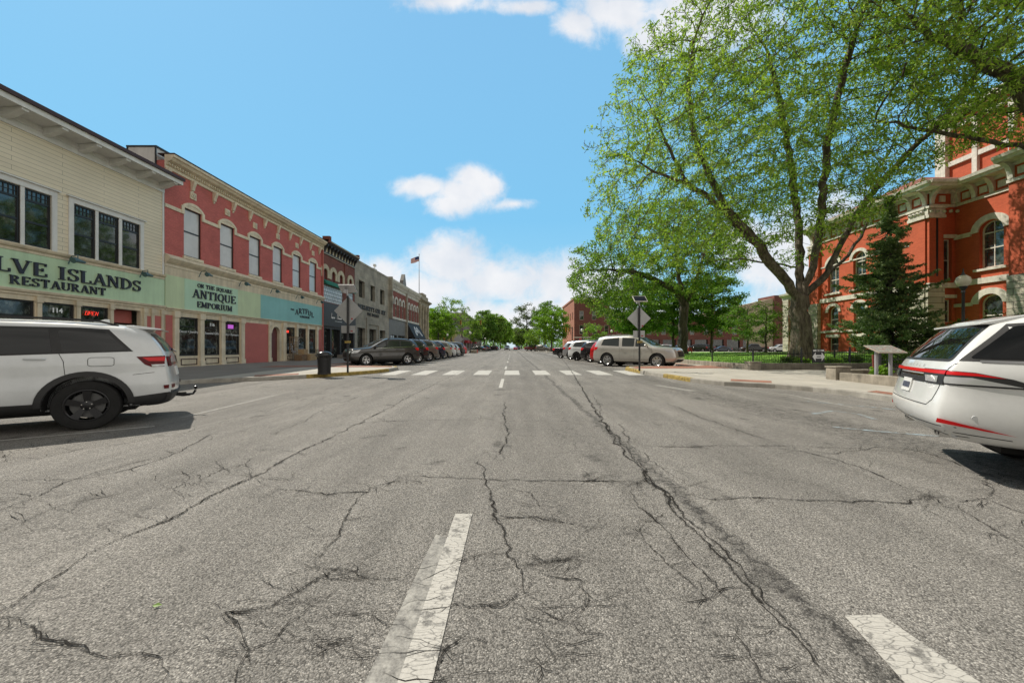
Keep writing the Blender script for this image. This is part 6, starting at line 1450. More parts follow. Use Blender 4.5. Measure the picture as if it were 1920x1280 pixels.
    sp['lamps']=[('tail_lamp',[(-ro+.02,belt[1]-.25),(-ro+.30,belt[1]-.20),(-ro+.42,belt[1]-.04),(-ro+.12,belt[1]-.02)],'y',M_redl),
                 ('tail_lamp',[(hwz*.52,belt[1]-.23),(hwz*.79,belt[1]-.24),(hwz*.78,belt[1]-.04),(hwz*.54,belt[1]-.06)],'x-',M_redl),
                 ('headlamp',[(xn-.10,hood-.36),(xn-.12,hood-.20),(xn-.62,hood-.13),(xn-.42,hood-.30)],'y',M_clr),
                 ('headlamp',[(hwz*.46,hood-.36),(hwz*.70,hood-.36),(hwz*.70,hood-.22),(hwz*.46,hood-.25)],'x+',M_clr)]
    sp['extra']=[('grille',[(-hwz*.45,hood-.58),(hwz*.45,hood-.58),(hwz*.48,hood-.27),(-hwz*.48,hood-.27)],'x+',M_plast,.008),('lower_intake',[(-hwz*.55,zc+.08),(hwz*.55,zc+.08),(hwz*.5,zc+.2),(-hwz*.5,zc+.2)],'x+',M_plast,.008),
                 ('rear_bumper_trim',[(-hwz*.8,zc+.02),(hwz*.8,zc+.02),(hwz*.8,zc+.22),(-hwz*.8,zc+.22)],'x-',M_plast,.01)]
    sp['clad']=[[(R_*1.25,zc+.0),(wb-R_*1.25,zc+.0),(wb-R_*1.25,zc+.15),(R_*1.25,zc+.15)]]
    return sp
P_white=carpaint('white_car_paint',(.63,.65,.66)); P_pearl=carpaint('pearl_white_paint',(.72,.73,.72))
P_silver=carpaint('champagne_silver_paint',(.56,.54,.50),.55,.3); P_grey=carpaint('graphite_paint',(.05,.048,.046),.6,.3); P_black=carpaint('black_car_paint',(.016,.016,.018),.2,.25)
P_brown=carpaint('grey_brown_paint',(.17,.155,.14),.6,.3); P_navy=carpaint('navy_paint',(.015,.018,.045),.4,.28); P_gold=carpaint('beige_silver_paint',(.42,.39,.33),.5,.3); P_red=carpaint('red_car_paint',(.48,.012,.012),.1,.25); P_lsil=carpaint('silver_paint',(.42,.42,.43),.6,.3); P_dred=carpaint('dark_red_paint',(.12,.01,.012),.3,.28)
A45=R(45)
# ---------------- near white SUV on the left
sp=suv_spec(L=4.82,W=1.95,H=1.76,wb=2.915,ro=1.01,R_=.392,belt=(1.13,1.22),hood=1.13,zc=.30,roofrear=.42,tailtop=1.66,styl=(5,.085,0),rimmat=M_blackrim,rim=.255,arch=.47,rake=.80,tum=.79)
sp['flare']=.075; sp['plate']=None
sp['windows']=([],[[(.36,1.235),(1.10,1.21),(1.1,1.60),(.42,1.605)],[(1.20,1.20),(2.18,1.17),(2.0,1.33),(1.68,1.57),(1.20,1.605)],[(-.46,1.265),(.26,1.24),(.33,1.60),(-.18,1.585)]],None)
sp['windows']=([[(-.52,1.25),(2.24,1.14),(2.04,1.36),(1.70,1.60),(1.1,1.635),(.1,1.635),(-.22,1.615)]],sp['windows'][1],None)
sp['seams']=[[(.30,1.24),(.24,1.1),(.22,.86)],[(1.05,1.6),(1.05,1.2),(1.03,.7),(1.05,.45)],[(2.4,1.12),(2.42,.8),(2.38,.45)],[(.55,.45),(2.38,.45)],[(-.52,.86),(-.78,.89)],
  [(-.46+.17*math.cos(t)*(.9+.1*math.cos(4*t)) if False else -.16+.145*max(-1,min(1,1.25*math.cos(t))),1.085+.07*max(-1,min(1,1.25*math.sin(t)))) for t in [2*PI*i/28 for i in range(29)]]]
sp['handles']=[(.52,1.14),(1.42,1.12)]
sp['lamps']=[('tail_lamp',[(-.56,1.16),(-.66,1.03),(-.74,.985),(-1.02,.99),(-1.04,1.18)],'y',M_redd),('tail_lamp',[(-.63,1.145),(-.71,1.085),(-.99,1.08),(-1.0,1.155)],'y',M_redl),('reverse_lamp',[(-.75,.99),(-.97,.995),(-.97,1.03),(-.74,1.025)],'y',M_clr),
  ('tail_lamp',[(.56,.99),(.765,.985),(.765,1.165),(.56,1.15)],'x-',M_redd),('reflector',[(-.90,.60),(-1.01,.60),(-1.01,.665),(-.89,.66)],'y',M_redd),
  ('headlamp',[(3.55,.82),(3.6,.95),(3.2,.98),(3.3,.86)],'y',M_clr)]
sp['clad']=[[(.48,.30),(2.40,.30),(2.40,.46),(.48,.46)],[(-.50,.30),(-1.1,.42),(-1.1,.55),(-.52,.49)]]
sp['extra'].append(('rear_skid',[(-.8,.33),(.8,.33),(.86,.52),(-.86,.52)],'x-',M_plast,.02)); sp['extra'].append(('tailgate_trim',[(-.5,1.0),(.5,1.0),(.5,1.05),(-.5,1.05)],'x-',M_chrome,.008)); sp['extra'].append(('licence_plate',[(-.17,.80),(.17,.80),(.17,.96),(-.17,.96)],'x-',M_plate,.012))
JEEP,bv=make_car('parked_suv',sp,'white SUV with black wheel arches and black rims parked nose-in at the far left','suv',P_white)
for i_ in range(2):
    m=MB(); m.tube([(-.62+0*i_,0,0)]*1+[(-.62,0,0)],.001,3) if False else None
m=MB(); m.prism([(-.84,1.63),(-.84,1.652),(-.50,1.70),(-.40,1.695),(-.40,1.62),(-.56,1.64)],-.64,.64,'y'); m.build('spoiler',P_white,JEEP,local=True,bevel=.008)
m=MB(); m.box(-1.15,-.7,-.035,.035,.38,.44); m.tube([(-1.1,0,.40),(-1.25,0,.40),(-1.29,0,.47)],.022,8); m.lathe([(.001,.06),(.028,.045),(.028,.01),(.018,-.01),(.001,-.02)],(-1.29,0,.50),12); m.tube([(-.95,-.2,.38),(-1.1,-.12,.36),(-1.2,0,.38)],.015,6); m.build('tow_hitch',M_blackrim,JEEP,local=True,smooth=True)
m=MB(); m.tube([(-.99,-.05,1.24),(-.91,-.25,1.30),(-.83,-.5,1.33)],.012,6); m.build('rear_wiper',M_plast,JEEP,local=True)
th=A45+PI     # nose toward -x,-y
def place_wheel(root,wx,wy,ang,side,hw): # put outer face of the rear wheel on the camera side at (wx,wy)
    n=Vector((math.cos(ang+PI/2),math.sin(ang+PI/2)))*side
    place(root,wx-n.x*hw,wy-n.y*hw,ang)
JEEP.scale=(1.03,)*3; place_wheel(JEEP,-6.96,6.10,th-R(7),1,1.0)
# ---------------- near pearl SUV on the right
sp=suv_spec(L=5.06,W=2.02,H=1.72,wb=3.025,ro=1.10,R_=.40,belt=(1.10,1.19),hood=1.12,zc=.36,roofrear=.46,tailtop=1.62,styl=(10,.05,0),rim=.28,arch=.455,rake=.85,tum=.78,tb=.07)
sp['tail']=[(.36,.26),(.45,.10),(.57,.0),(.74,.0),(.82,.05),(.98,.07),(1.08,.07),(1.19,.12),(1.30,.20),(1.62,.46)]
sp['wid']=[(-1.1,.85),(-.98,.93),(-.7,.975),(-.2,.995),(0,1),(2,1),(3.0,.99),(3.6,.93),(3.86,.82),(3.96,.74)]
sp['windows']=([[(-.93,1.21),(2.35,1.13),(2.1,1.36),(1.62,1.60),(.6,1.615),(-.05,1.60),(-.58,1.575)]],[[(1.0,1.20),(2.15,1.17),(1.9,1.36),(1.52,1.56),(1.0,1.585)],[(-.10,1.225),(.92,1.20),(.92,1.585),(.22,1.58)],[(-.86,1.235),(-.20,1.23),(.10,1.57),(-.55,1.55)]],None)
sp['seams']=[[(.95,1.6),(.95,1.2),(.93,.7),(.96,.46)],[(-.14,1.2),(.0,.95),(.16,.86)],[(2.4,1.1),(2.42,.46)],[(.6,.46),(2.38,.46)],[(-.55,1.0),(-.25,.82),(-.35,.66)],[(-1.02,.50),(-.62,.47)]]
sp['handles']=[(1.15,1.10),(.14,1.10)]
sp['beltchrome']=[[(-.80,1.208),(.8,1.178),(2.2,1.135)]]
sp['lamps']=[('tail_lamp',[(-1.03,.97),(-1.03,1.115),(-.84,1.10),(-.62,1.045),(-.40,.95)],'y',M_plast),('tail_lamp',[(-1.02,1.072),(-1.02,1.108),(-.84,1.094),(-.66,1.050),(-.84,1.066)],'y',M_redl),('reverse_lamp',[(-1.02,.985),(-1.02,1.052),(-.86,1.048),(-.56,.972)],'y',M_clr),
 ('tail_lamp',[(.50,.97),(.835,.97),(.835,1.115),(.42,1.115)],'x-',M_plast),('tail_lamp',[(.0,1.075),(.835,1.072),(.835,1.108),(.0,1.108)],'x-',M_redl),('reverse_lamp',[(.54,.985),(.76,.985),(.76,1.05),(.50,1.05)],'x-',M_clr),
 ('reflector',[(-1.07,.59),(-.60,.52),(-1.07,.632)],'y',M_redl),('headlamp',[(3.8,.82),(3.8,.95),(3.3,.98),(3.4,.88)],'y',M_clr)]
sp['clad']=None; sp['plate']=None
sp['extra']=[('grille',[(-.5,.55),(.5,.55),(.52,.9),(-.52,.9)],'x+',M_plast,.008),('tailgate_gap',strip([(-.84,1.19),(-.80,1.0),(-.74,.80),(-.66,.74),(.66,.74),(.74,.80),(.80,1.0),(.84,1.19)],.008),'x-',M_seam,.003),
 ('bumper_gap',strip([(-.90,.55),(0,.53),(.90,.55)],.008),'x-',M_seam,.003),('bumper_gap',strip([(-.88,.46),(0,.44),(.88,.46)],.006),'x-',M_seam,.003),
 ('tailgate_trim',[(-.52,1.03),(.52,1.03),(.52,1.055),(-.52,1.055)],'x-',M_chrome,.008),('plate_recess',[(-.48,.965),(.48,.965),(.46,1.025),(-.46,1.025)],'x-',M_plast,.003),
 ('licence_plate',[(-.16,.83),(.16,.83),(.16,.985),(-.16,.985)],'x-',M_plate,.014),('rear_frame',rr_poly([(-.79,1.20),(.79,1.20),(.66,1.575),(-.66,1.575)],.05),'x-',M_plast,.004)]
sp['rw']=[(-.75,1.225),(.75,1.225),(.63,1.55),(-.63,1.55)]; sp['railmat']=M_chrome; sp['rails']=None
LINC,bv=make_car('parked_suv',sp,'pearl white SUV with full-width red tail light parked nose-in at the right edge','suv',P_pearl)
M_pg=plain('plate_grey',(.10,.11,.16),.5)
for k in range(6): m=decal(bv,[(-.13+k*.045,.87),(-.10+k*.045,.87),(-.10+k*.045,.94),(-.13+k*.045,.94)],'x',-1,.019); m.build('plate_character',M_pg,LINC,local=True)
for k in range(7):
    yy=.33-.11*k; w_,st_=GL['LINCOLN'[k]] if 'LINCOLN'[k] in GL else (.8,[('A',.46,.5,.37,.46,40,320,.16)])
    P=[]
    lm=MB()
    for q in st_:
        if q[0]=='L': 
            a,b_,c_,e=q[1:5]; t=.1
            poly=[(a,b_-t/2),(c_,b_-t/2),(c_,b_+t/2),(a,b_+t/2)] if abs(b_-e)<1e-6 else [(a-t/2,b_),(a+t/2,b_),(c_+t/2,e),(c_-t/2,e)]
        elif q[0]=='A':
            cx_,cy_,rx_,ry_,a0,a1,t=q[1:]; 
            for i in range(8):
                t0=R(a0+(a1-a0)*i/8); t1=R(a0+(a1-a0)*(i+1)/8)
                lm=merge(lm,decal(bv,[(yy-.03*(cx_+math.cos(u_)*(rx_+s_)),1.132+.03*(cy_+math.sin(u_)*(ry_+s_))) for u_,s_ in ((t0,-.12),(t1,-.12),(t1,0),(t0,0))],'x',-1,.006,.2))
            continue
        else: continue
        lm=merge(lm,decal(bv,[(yy-.03*p[0],1.132+.03*p[1]) for p in poly],'x',-1,.006,.2))
    if lm.v: lm.build('badge_letter',M_plast,LINC,local=True)
m=MB(); m.prism([(-.74,1.575),(-.74,1.595),(-.50,1.655),(-.30,1.685),(-.30,1.60),(-.60,1.585)],-.66,.66,'y'); m.build('spoiler',P_pearl,LINC,local=True,bevel=.012)
for sy in (-1,1):
    for k in (0,.10): m=MB(); m.lathe([(.028,-.02),(.045,-.02),(.047,.0),(.045,.14),(.03,.13)],(-.985,sy*(.60-k),.445),14,'x'); m.build('exhaust_tip',M_chrome,LINC,local=True,smooth=True)
    for (xx,zz_) in ((-.85,.66),(-.95,.46)):
        h=bv.ray_cast(Vector((xx,sy*3,zz_)),Vector((0,-sy,0)))[0]; m=MB(); m.lathe([(.001,0),(.022,0),(.024,.003)],(h.x,h.y+sy*.003,h.z),12,'y'); m.build('parking_sensor',M_lsens if 'M_lsens' in globals() else P_white,LINC,local=True)
place(LINC,5.72,3.90,-R(35)); LINC_N=1
# ---------------- silver people-mover SUV mid right
sp=suv_spec(L=5.0,W=2.0,H=1.88,wb=3.02,ro=1.03,R_=.40,belt=(1.15,1.21),hood=1.20,zc=.28,roofrear=.32,tailtop=1.78,styl=(6,.055,.22),rim=.26,rake=1.0,cowl=2.75)
sp['hmat']=M_chrome; sp['railmat']=M_chrome; sp['glass']=M_cglass2; sp['clad']=None
_q=sp['windows'][1]; sp['windows']=([],[_q[0],[(p[0]+(.10 if i in(0,3) else 0),p[1]) for i,p in enumerate(_q[1])],_q[2]],None)
ACAD,_=make_car('parked_suv',sp,'champagne silver SUV parked side-on at the right kerb beyond the crosswalk','suv',P_silver)
def nosein_right(xn_,yn_): return xn_,yn_
def put(root,L,ro,px_t,px_n,Y,side):
    """set a 45 degree parked car by the street-side (tail) ground point seen at pixel px_t and depth Y"""
    ang=-A45 if side>0 else A45+PI
    x=(px_t-CX)/F*Y; d=Vector((math.cos(ang),math.sin(ang))); p=Vector((x,Y))+d*ro
    place(root,p.x,p.y,ang)
ACAD.scale=(1.07,)*3; place(ACAD,6.85,25.0,-R(42))
# ---------------- graphite crossover mid left
sp=suv_spec(L=4.6,W=1.84,H=1.75,wb=2.73,ro=.95,R_=.375,belt=(1.08,1.17),hood=1.14,zc=.26,roofrear=.40,tailtop=1.62,styl=(5,.04,.2),rim=.235,rake=.95,cowl=2.45)
sp['beltchrome']=[[(-.50,1.36),(-.30,1.21),(.9,1.15),(2.1,1.09)]]; sp['glass']=M_cglass2; sp['hmat']=P_grey
EQ,_=make_car('parked_suv',sp,'dark graphite crossover parked nose-in just behind the diamond sign on the left','suv',P_grey)
EQ.scale=(1.07,)*3; place(EQ,-8.0,27.1,A45+PI-R(3))
# ---------------- prototypes reused down the street
def paintcopy(src,pt,label,x,y,ang,cat='suv',group=None,sc=1):
    c=copy_tree(src); c['label']=label; c['category']=cat
    for ch in c.children:
        n=ch.name.split('.')[0]
        if n in('body','mirror','door_handle','spoiler'):
            for s_ in ch.material_slots:
                if s_.material.name.endswith('paint') or s_.material in(P_grey,P_silver,P_white,P_pearl): s_.link='OBJECT'; s_.material=pt
    sc*=1.05; c.scale=(sc,sc,sc); place(c,x,y,ang)
    if group: c['group']=group
    return c
GL_='cars parked nose-in along the left kerb'; GR_='cars parked nose-in along the right kerb'
for o in (EQ,): o['group']=GL_
ACAD['group']=GR_
rowL=[(P_black,EQ,'black crossover directly behind the graphite one',1.03),(P_brown,EQ,'grey-brown SUV between the black crossover and the navy SUV',1.06),(P_navy,EQ,'navy SUV third behind the graphite crossover',1.02),
      (P_gold,ACAD,'boxy beige silver SUV in the left row',1.0),(P_white,EQ,'white SUV in the left row right of the beige one',1.0),(P_lsil,EQ,'small grey SUV beyond the white one in the left row',.95),(P_black,ACAD,'black tall SUV near the far end of the left row',1.0),(P_red,EQ,'bright red car at the far end of the left row',.93)]
yy=30.2
for k,(pt,src,lb,sc_) in enumerate(rowL):
    x=-8.0; paintcopy(src,pt,lb,x,yy,A45+PI-R(4),'suv',GL_,sc_); yy+=3.75 if k<6 else 3.9
rowR=[(P_red,EQ,'bright red hatchback half hidden behind the silver SUV',7.2,28.6,.97),(P_black,EQ,'dark crossover between the red hatchback and the white crossover',7.1,31.9,1.0),(P_white,EQ,'white crossover with black rims in the right row',6.6,35.2,1.04),(P_lsil,EQ,'light silver SUV behind the white crossover on the right',6.6,38.9,1.05)]
for pt,src,lb,x,y,sc_ in rowR:
    c=paintcopy(src,pt,lb,x,y,-A45+R(3),'suv',GR_,sc_)
    if pt is P_white:
        for w in c.children:
            if w.name.startswith('wheel') and not w.name.startswith('wheel_'):
                for q in w.children:
                    if q.name.startswith('rim'): q.material_slots[0].link='OBJECT'; q.material_slots[0].material=M_blackrim
# pickup
def pickup_spec():
    sp=suv_spec(L=5.9,W=2.02,H=1.92,wb=3.6,ro=1.25,R_=.41,belt=(1.20,1.24),hood=1.22,zc=.36,tailtop=1.22,roofrear=.0,rake=.7,quarter=False,cowl=3.15,rim=.25)
    sp['roof']=[(-1.25,1.24),(.55,1.24),(.62,1.30),(.78,1.86),(1.2,1.92),(2.2,1.92),(2.45,1.86),(3.13,1.26),(3.4,1.22),(4.3,1.15),(4.65,1.0)]
    sp['cols']=[-.7,0,.42,.56,.66,.78,1.1,1.6,2.2,2.42,2.8,3.05,3.25,3.6,4.0]; sp['belt']=[(-1.25,1.18),(3.15,1.2),(4.65,1.08)]
    sp['tail']=[(.36,.1),(.55,.0),(.8,.03),(1.24,.05)]
    sp['windows']=([[(.80,1.24),(2.95,1.24),(2.5,1.80),(.95,1.82)]],[[(1.85,1.27),(2.8,1.27),(2.42,1.75),(1.85,1.77)],[(.88,1.27),(1.77,1.27),(1.77,1.77),(1.0,1.77)]],None)
    sp['seams']=[[(1.81,1.8),(1.81,.5)],[(.75,1.5),(.75,.55)],[(2.95,1.2),(2.95,.5)],[(.60,1.2),(.60,.6)]]; sp['handles']=[(1.95,1.1),(.92,1.1)]; sp['mirror']=(2.75,1.3); sp['rails']=None; sp['fin']=None
    sp['rw']=[(-.6,1.36),(.6,1.36),(.55,1.75),(-.55,1.75)]
    sp['lamps']=[('tail_lamp',[(-1.24,.9),(-1.1,.9),(-1.1,1.2),(-1.24,1.2)],'y',M_redl),('tail_lamp',[(.78,.9),(.95,.9),(.95,1.2),(.78,1.2)],'x-',M_redl),('headlamp',[(4.5,.85),(4.2,.9),(4.2,1.05),(4.5,1.02)],'y',M_clr),('headlamp',[(.6,.85),(.85,.85),(.85,1.02),(.6,1.02)],'x+',M_clr)]
    sp['extra']=sp['extra'][:2]+[('rear_bumper_trim',[(-.9,.40),(.9,.40),(.9,.6),(-.9,.6)],'x-',M_chrome,.03)]; sp['plate']=None
    return sp
TR,_=make_car('pickup_truck',pickup_spec(),'black pickup truck at the far end of the right row','pickup truck',P_black,GR_); place(TR,6.3,44.2,-A45+R(3))
# sedan
sp=suv_spec(L=4.75,W=1.83,H=1.45,wb=2.75,ro=1.02,R_=.33,belt=(.90,.95),hood=.93,zc=.18,tailtop=.97,roofrear=.05,rake=1.0,cowl=2.4,rim=.22)
sp['roof']=[(-1.02,.96),(-.55,1.02),(-.3,1.10),(.35,1.38),(.8,1.44),(1.3,1.45),(1.5,1.40),(2.4,.97),(2.7,.93),(3.4,.83),(3.73,.70)]; sp['cols']=[-.6,-.3,0,.35,.8,1.2,1.5,1.9,2.3,2.5,2.75,3.1]
sp['windows']=([[(-.25,1.0),(2.15,.92),(1.6,1.28),(.9,1.36),(.3,1.33)]],[[(.95,.99),(1.95,.96),(1.5,1.25),(.95,1.31)],[(0,1.02),(.87,.99),(.87,1.31),(.4,1.30)]],None); sp['rails']=None; sp['fin']=None
sp['rw']=[(-.6,1.08),(.6,1.08),(.5,1.34),(-.5,1.34)]; sp['mirror']=(2.0,1.0); sp['handles']=[(1.05,.85),(.1,.86)]; sp['seams']=[[(.91,1.3),(.91,.3)],[(0,.95),(.1,.7),(.25,.3)],[(2.1,.9),(2.15,.3)]]
sp['lamps']=[('tail_lamp',[(-1.0,.72),(-.7,.78),(-.7,.88),(-1.0,.9)],'y',M_redl),('headlamp',[(3.65,.6),(3.3,.68),(3.2,.78),(3.6,.72)],'y',M_clr),('tail_lamp',[(.5,.74),(.8,.74),(.8,.9),(.5,.88)],'x-',M_redl)]; sp['plate']=.75
SED,_=make_car('parked_car',sp,'dark navy sedan parked beyond the lawn, left of the black pickup','car',P_navy); GX='cars parked along the cross street beyond the lawn'
SED['group']=GX
# cross street beyond the lawn: seen over the grass, standing side-on or angled
def far(src,pt,label,px,Y,ang,cat='suv',grp=GX,sc=1):
    x=(px-CX)/F*Y
    if src is SED and pt is P_navy: place(SED,x,Y,ang); return SED
    return paintcopy(src,pt,label,x,Y,ang,cat,grp,sc)
for o_,pt,lb,px,ang,cat in ((EQ,P_white,'white crossover parked beyond the lawn, leftmost of the cross street row',1252,PI,'suv'),(EQ,P_lsil,'silver crossover parked beyond the lawn behind the red picnic table',1282,PI+.5,'suv'),(SED,P_black,'black sedan parked beyond the lawn next to the picnic table',1268,PI,'car'),
   (ACAD,P_black,'large black SUV parked beyond the lawn right of the old tree trunk',1318,PI-.5,'suv'),(EQ,P_grey,'graphite crossover parked beyond the lawn left of the navy sedan',1333,PI-.4,'suv'),(SED,P_navy,'',1362,PI,'car'),(TR,P_black,'black pickup parked beyond the lawn behind the small trees',1428,PI-.2,'pickup truck'),(EQ,P_white,'white crossover parked beyond the lawn next to the courthouse wing',1470,PI,'suv')):
    far(o_,pt,lb,px,{1268:87.5,1362:87}.get(px,91),ang,cat)
GF='cars far down the street'
for o_,pt,lb,px,Y,ang,cat in ((EQ,P_black,'black crossover far down the street, left side beyond the crossing',912,112,2.6,'suv'),(SED,P_navy if False else P_black,'dark low car far down the street at the left kerb beyond the crossing',905,104,2.7,'car'),(EQ,P_grey,'grey crossover far down the street left of the white pickup',930,140,2.8,'suv'),
    (TR,P_white,'white pickup truck driving far down the street near the vanishing point',951,150,-PI/2,'pickup truck'),(SED,P_red,'dark red car far down the street right of the centre line',966.5,170,PI/2,'car'),(EQ,P_black,'black crossover driving far away in the middle of the street',972,190,PI/2,'suv'),
    (TR,P_dred,'dark red pickup far down the street at the right kerb',992,118,-.9,'pickup truck'),(EQ,P_brown,'brown crossover far down the street in front of the brick corner',1012,108,-.7,'suv')):
    far(o_,pt,lb,px,Y,ang,cat,GF)
# ================================================================ trees and planting
def leafmat(name,c1,c2,c3,trans=.35):
    m,nt,b=newmat(name); gm=N(nt,'ShaderNodeNewGeometry'); v=coords(nt,'World')
    r=ramp(nt,gm.outputs['Random Per Island'],[(0,c1),(.55,c2),(1,c3)])
    c=mixc(nt,1,r.outputs[0],ramp(nt,noise(nt,v,.45,3),[(.3,.72),(.7,1.2)]).outputs[0],'MULTIPLY')
    ln(nt,c,b.inputs['Base Color']); b.inputs['Roughness'].default_value=.55; b.inputs['Specular IOR Level'].default_value=.35
    t=N(nt,'ShaderNodeBsdfTranslucent'); tcx=mixc(nt,1,c,(1.5,1.7,.6),'MULTIPLY'); ln(nt,tcx,t.inputs[0])
    ms=N(nt,'ShaderNodeMixShader'); ms.inputs[0].default_value=trans; ln(nt,b.outputs[0],ms.inputs[1]); ln(nt,t.outputs[0],ms.inputs[2])
    ln(nt,ms.outputs[0],nt.nodes['Material Output'].inputs[0]); return m
def barkmat(name,c1,c2,sc=6):
    m,nt,b=newmat(name); v=coords(nt,'World',(1,1,.22)); n=noise(nt,v,sc,8,.72,.6)
    r=ramp(nt,n,[(.32,[q*.25 for q in c1]),(.45,c1),(.62,c2)]); c=mixc(nt,1,r.outputs[0],ramp(nt,noise(nt,coords(nt,'World'),1.1,4),[(.3,.75),(.7,1.15)]).outputs[0],'MULTIPLY')
    ln(nt,c,b.inputs['Base Color']); b.inputs['Roughness'].default_value=.95; bump(nt,b,n,1.0,.06); return m
M_bark=barkmat('locust_bark',(.085,.065,.048),(.19,.158,.12)); M_bark2=barkmat('maple_bark',(.07,.06,.05),(.15,.13,.11))
L_loc=leafmat('locust_leaf',(.11,.19,.026),(.25,.37,.06),(.43,.52,.13),.42); L_mid=leafmat('green_leaf',(.08,.16,.025),(.16,.265,.045),(.27,.37,.09),.42)
L_map=leafmat('maple_leaf',(.06,.13,.02),(.11,.21,.035),(.20,.32,.07),.38); L_light=leafmat('light_leaf',(.10,.20,.015),(.15,.27,.025),(.20,.31,.04),.45); L_dull=leafmat('dull_leaf',(.045,.075,.025),(.075,.11,.035),(.12,.15,.055),.35)
L_spr=leafmat('spruce_needles',(.09,.15,.06),(.15,.23,.09),(.30,.38,.14),.2); L_shr=leafmat('shrub_leaf',(.04,.085,.012),(.08,.14,.02),(.13,.20,.035),.3)
def colonize(skel,ells,natt,step,kill,infl,seed,lowz=None,keep=None):
    """space colonisation. skel: list of polylines (list of (x,y,z)); returns nodes, parents"""
    rs=np.random.RandomState(seed); vol=np.array([a*b*c for _,(a,b,c) in ells]); vol=vol/vol.sum(); A=[]
    while len(A)<natt:
        k=rs.choice(len(ells),p=vol); c,r=ells[k]; p=rs.normal(size=3); p/=np.linalg.norm(p); p*=rs.uniform(.0,1)**(1/3.6)
        q=np.array(c)+p*np.array(r)
        if lowz is not None and q[2]<lowz: continue
        if keep is not None and not keep(q): continue
        A.append(q)
    A=np.array(A); nodes=[];par=[]
    for pl_ in skel:
        for i,p in enumerate(pl_):
            p=np.array(p,float)
            if i==0:
                if nodes:
                    d=[np.linalg.norm(p-n) for n in nodes]; prev=int(np.argmin(d)); 
                    if d[prev]<1e-6: continue
                    nodes.append(p); par.append(prev); prev=len(nodes)-1
                else: nodes.append(p); par.append(-1); prev=0
            else:
                a=nodes[prev]; L=np.linalg.norm(p-a); n=max(1,int(L/step))
                for k in range(1,n+1):
                    q=a+(p-a)*k/n+ (rs.normal(0,step*.10,3) if k<n else 0); nodes.append(q); par.append(prev); prev=len(nodes)-1
    nskel=len(nodes); NN=np.array(nodes)
    d=np.linalg.norm(A[:,None]-NN[None],axis=2) if len(A)*len(NN)<6e6 else None
    if d is None: 
        bi=np.zeros(len(A),int); bd=np.full(len(A),1e9)
        for j,n in enumerate(NN):
            q=np.linalg.norm(A-n,axis=1); m_=q<bd; bd[m_]=q[m_]; bi[m_]=j
    else: bi=d.argmin(1); bd=d.min(1)
    alive=np.ones(len(A),bool); childcount={}
    for it in range(160):
        alive&=bd>kill
        act=np.where(alive&(bd<infl))[0]
        if len(act)==0: break
        new=[]
        order=np.unique(bi[act])
        for j in order:
            sel=act[bi[act]==j]; v=A[sel]-nodes[j]; v/=np.linalg.norm(v,axis=1)[:,None]; s=v.mean(0)+rs.normal(0,.16,3)
            pd=nodes[j]-nodes[par[j]] if par[j]>=0 else np.array([0,0,1.]); pn=np.linalg.norm(pd); s=s+.35*pd/(pn+1e-9); L=np.linalg.norm(s)
            if L<.1: continue
            if childcount.get(j,0)>3: bi[sel]=j; bd[sel]=1e9; alive[sel]=False; continue
            q=nodes[j]+s/L*step; nodes.append(q); par.append(j); childcount[j]=childcount.get(j,0)+1; new.append(len(nodes)-1)
        if not new: break
        for j in new:
            q=np.linalg.norm(A-nodes[j],axis=1); m_=q<bd; bd[m_]=q[m_]; bi[m_]=j
        if len(nodes)>21000: break
    return np.array(nodes),par,nskel
def radii(nodes,par,tip,expo,base=None):
    n=len(nodes); r=np.zeros(n); ch=[[] for _ in range(n)]
    for i in range(n):
        if par[i]>=0: ch[par[i]].append(i)
    for i in range(n-1,-1,-1):
        if not ch[i]: r[i]=tip**expo
        r_=r[i]
        if par[i]>=0: r[par[i]]+=r_
    r=r**(1/expo)
    if base: k=base/r[0]; r=tip+(r-tip)*k; r=np.maximum(tip,base*(r/base)**1.22)
    return r,ch
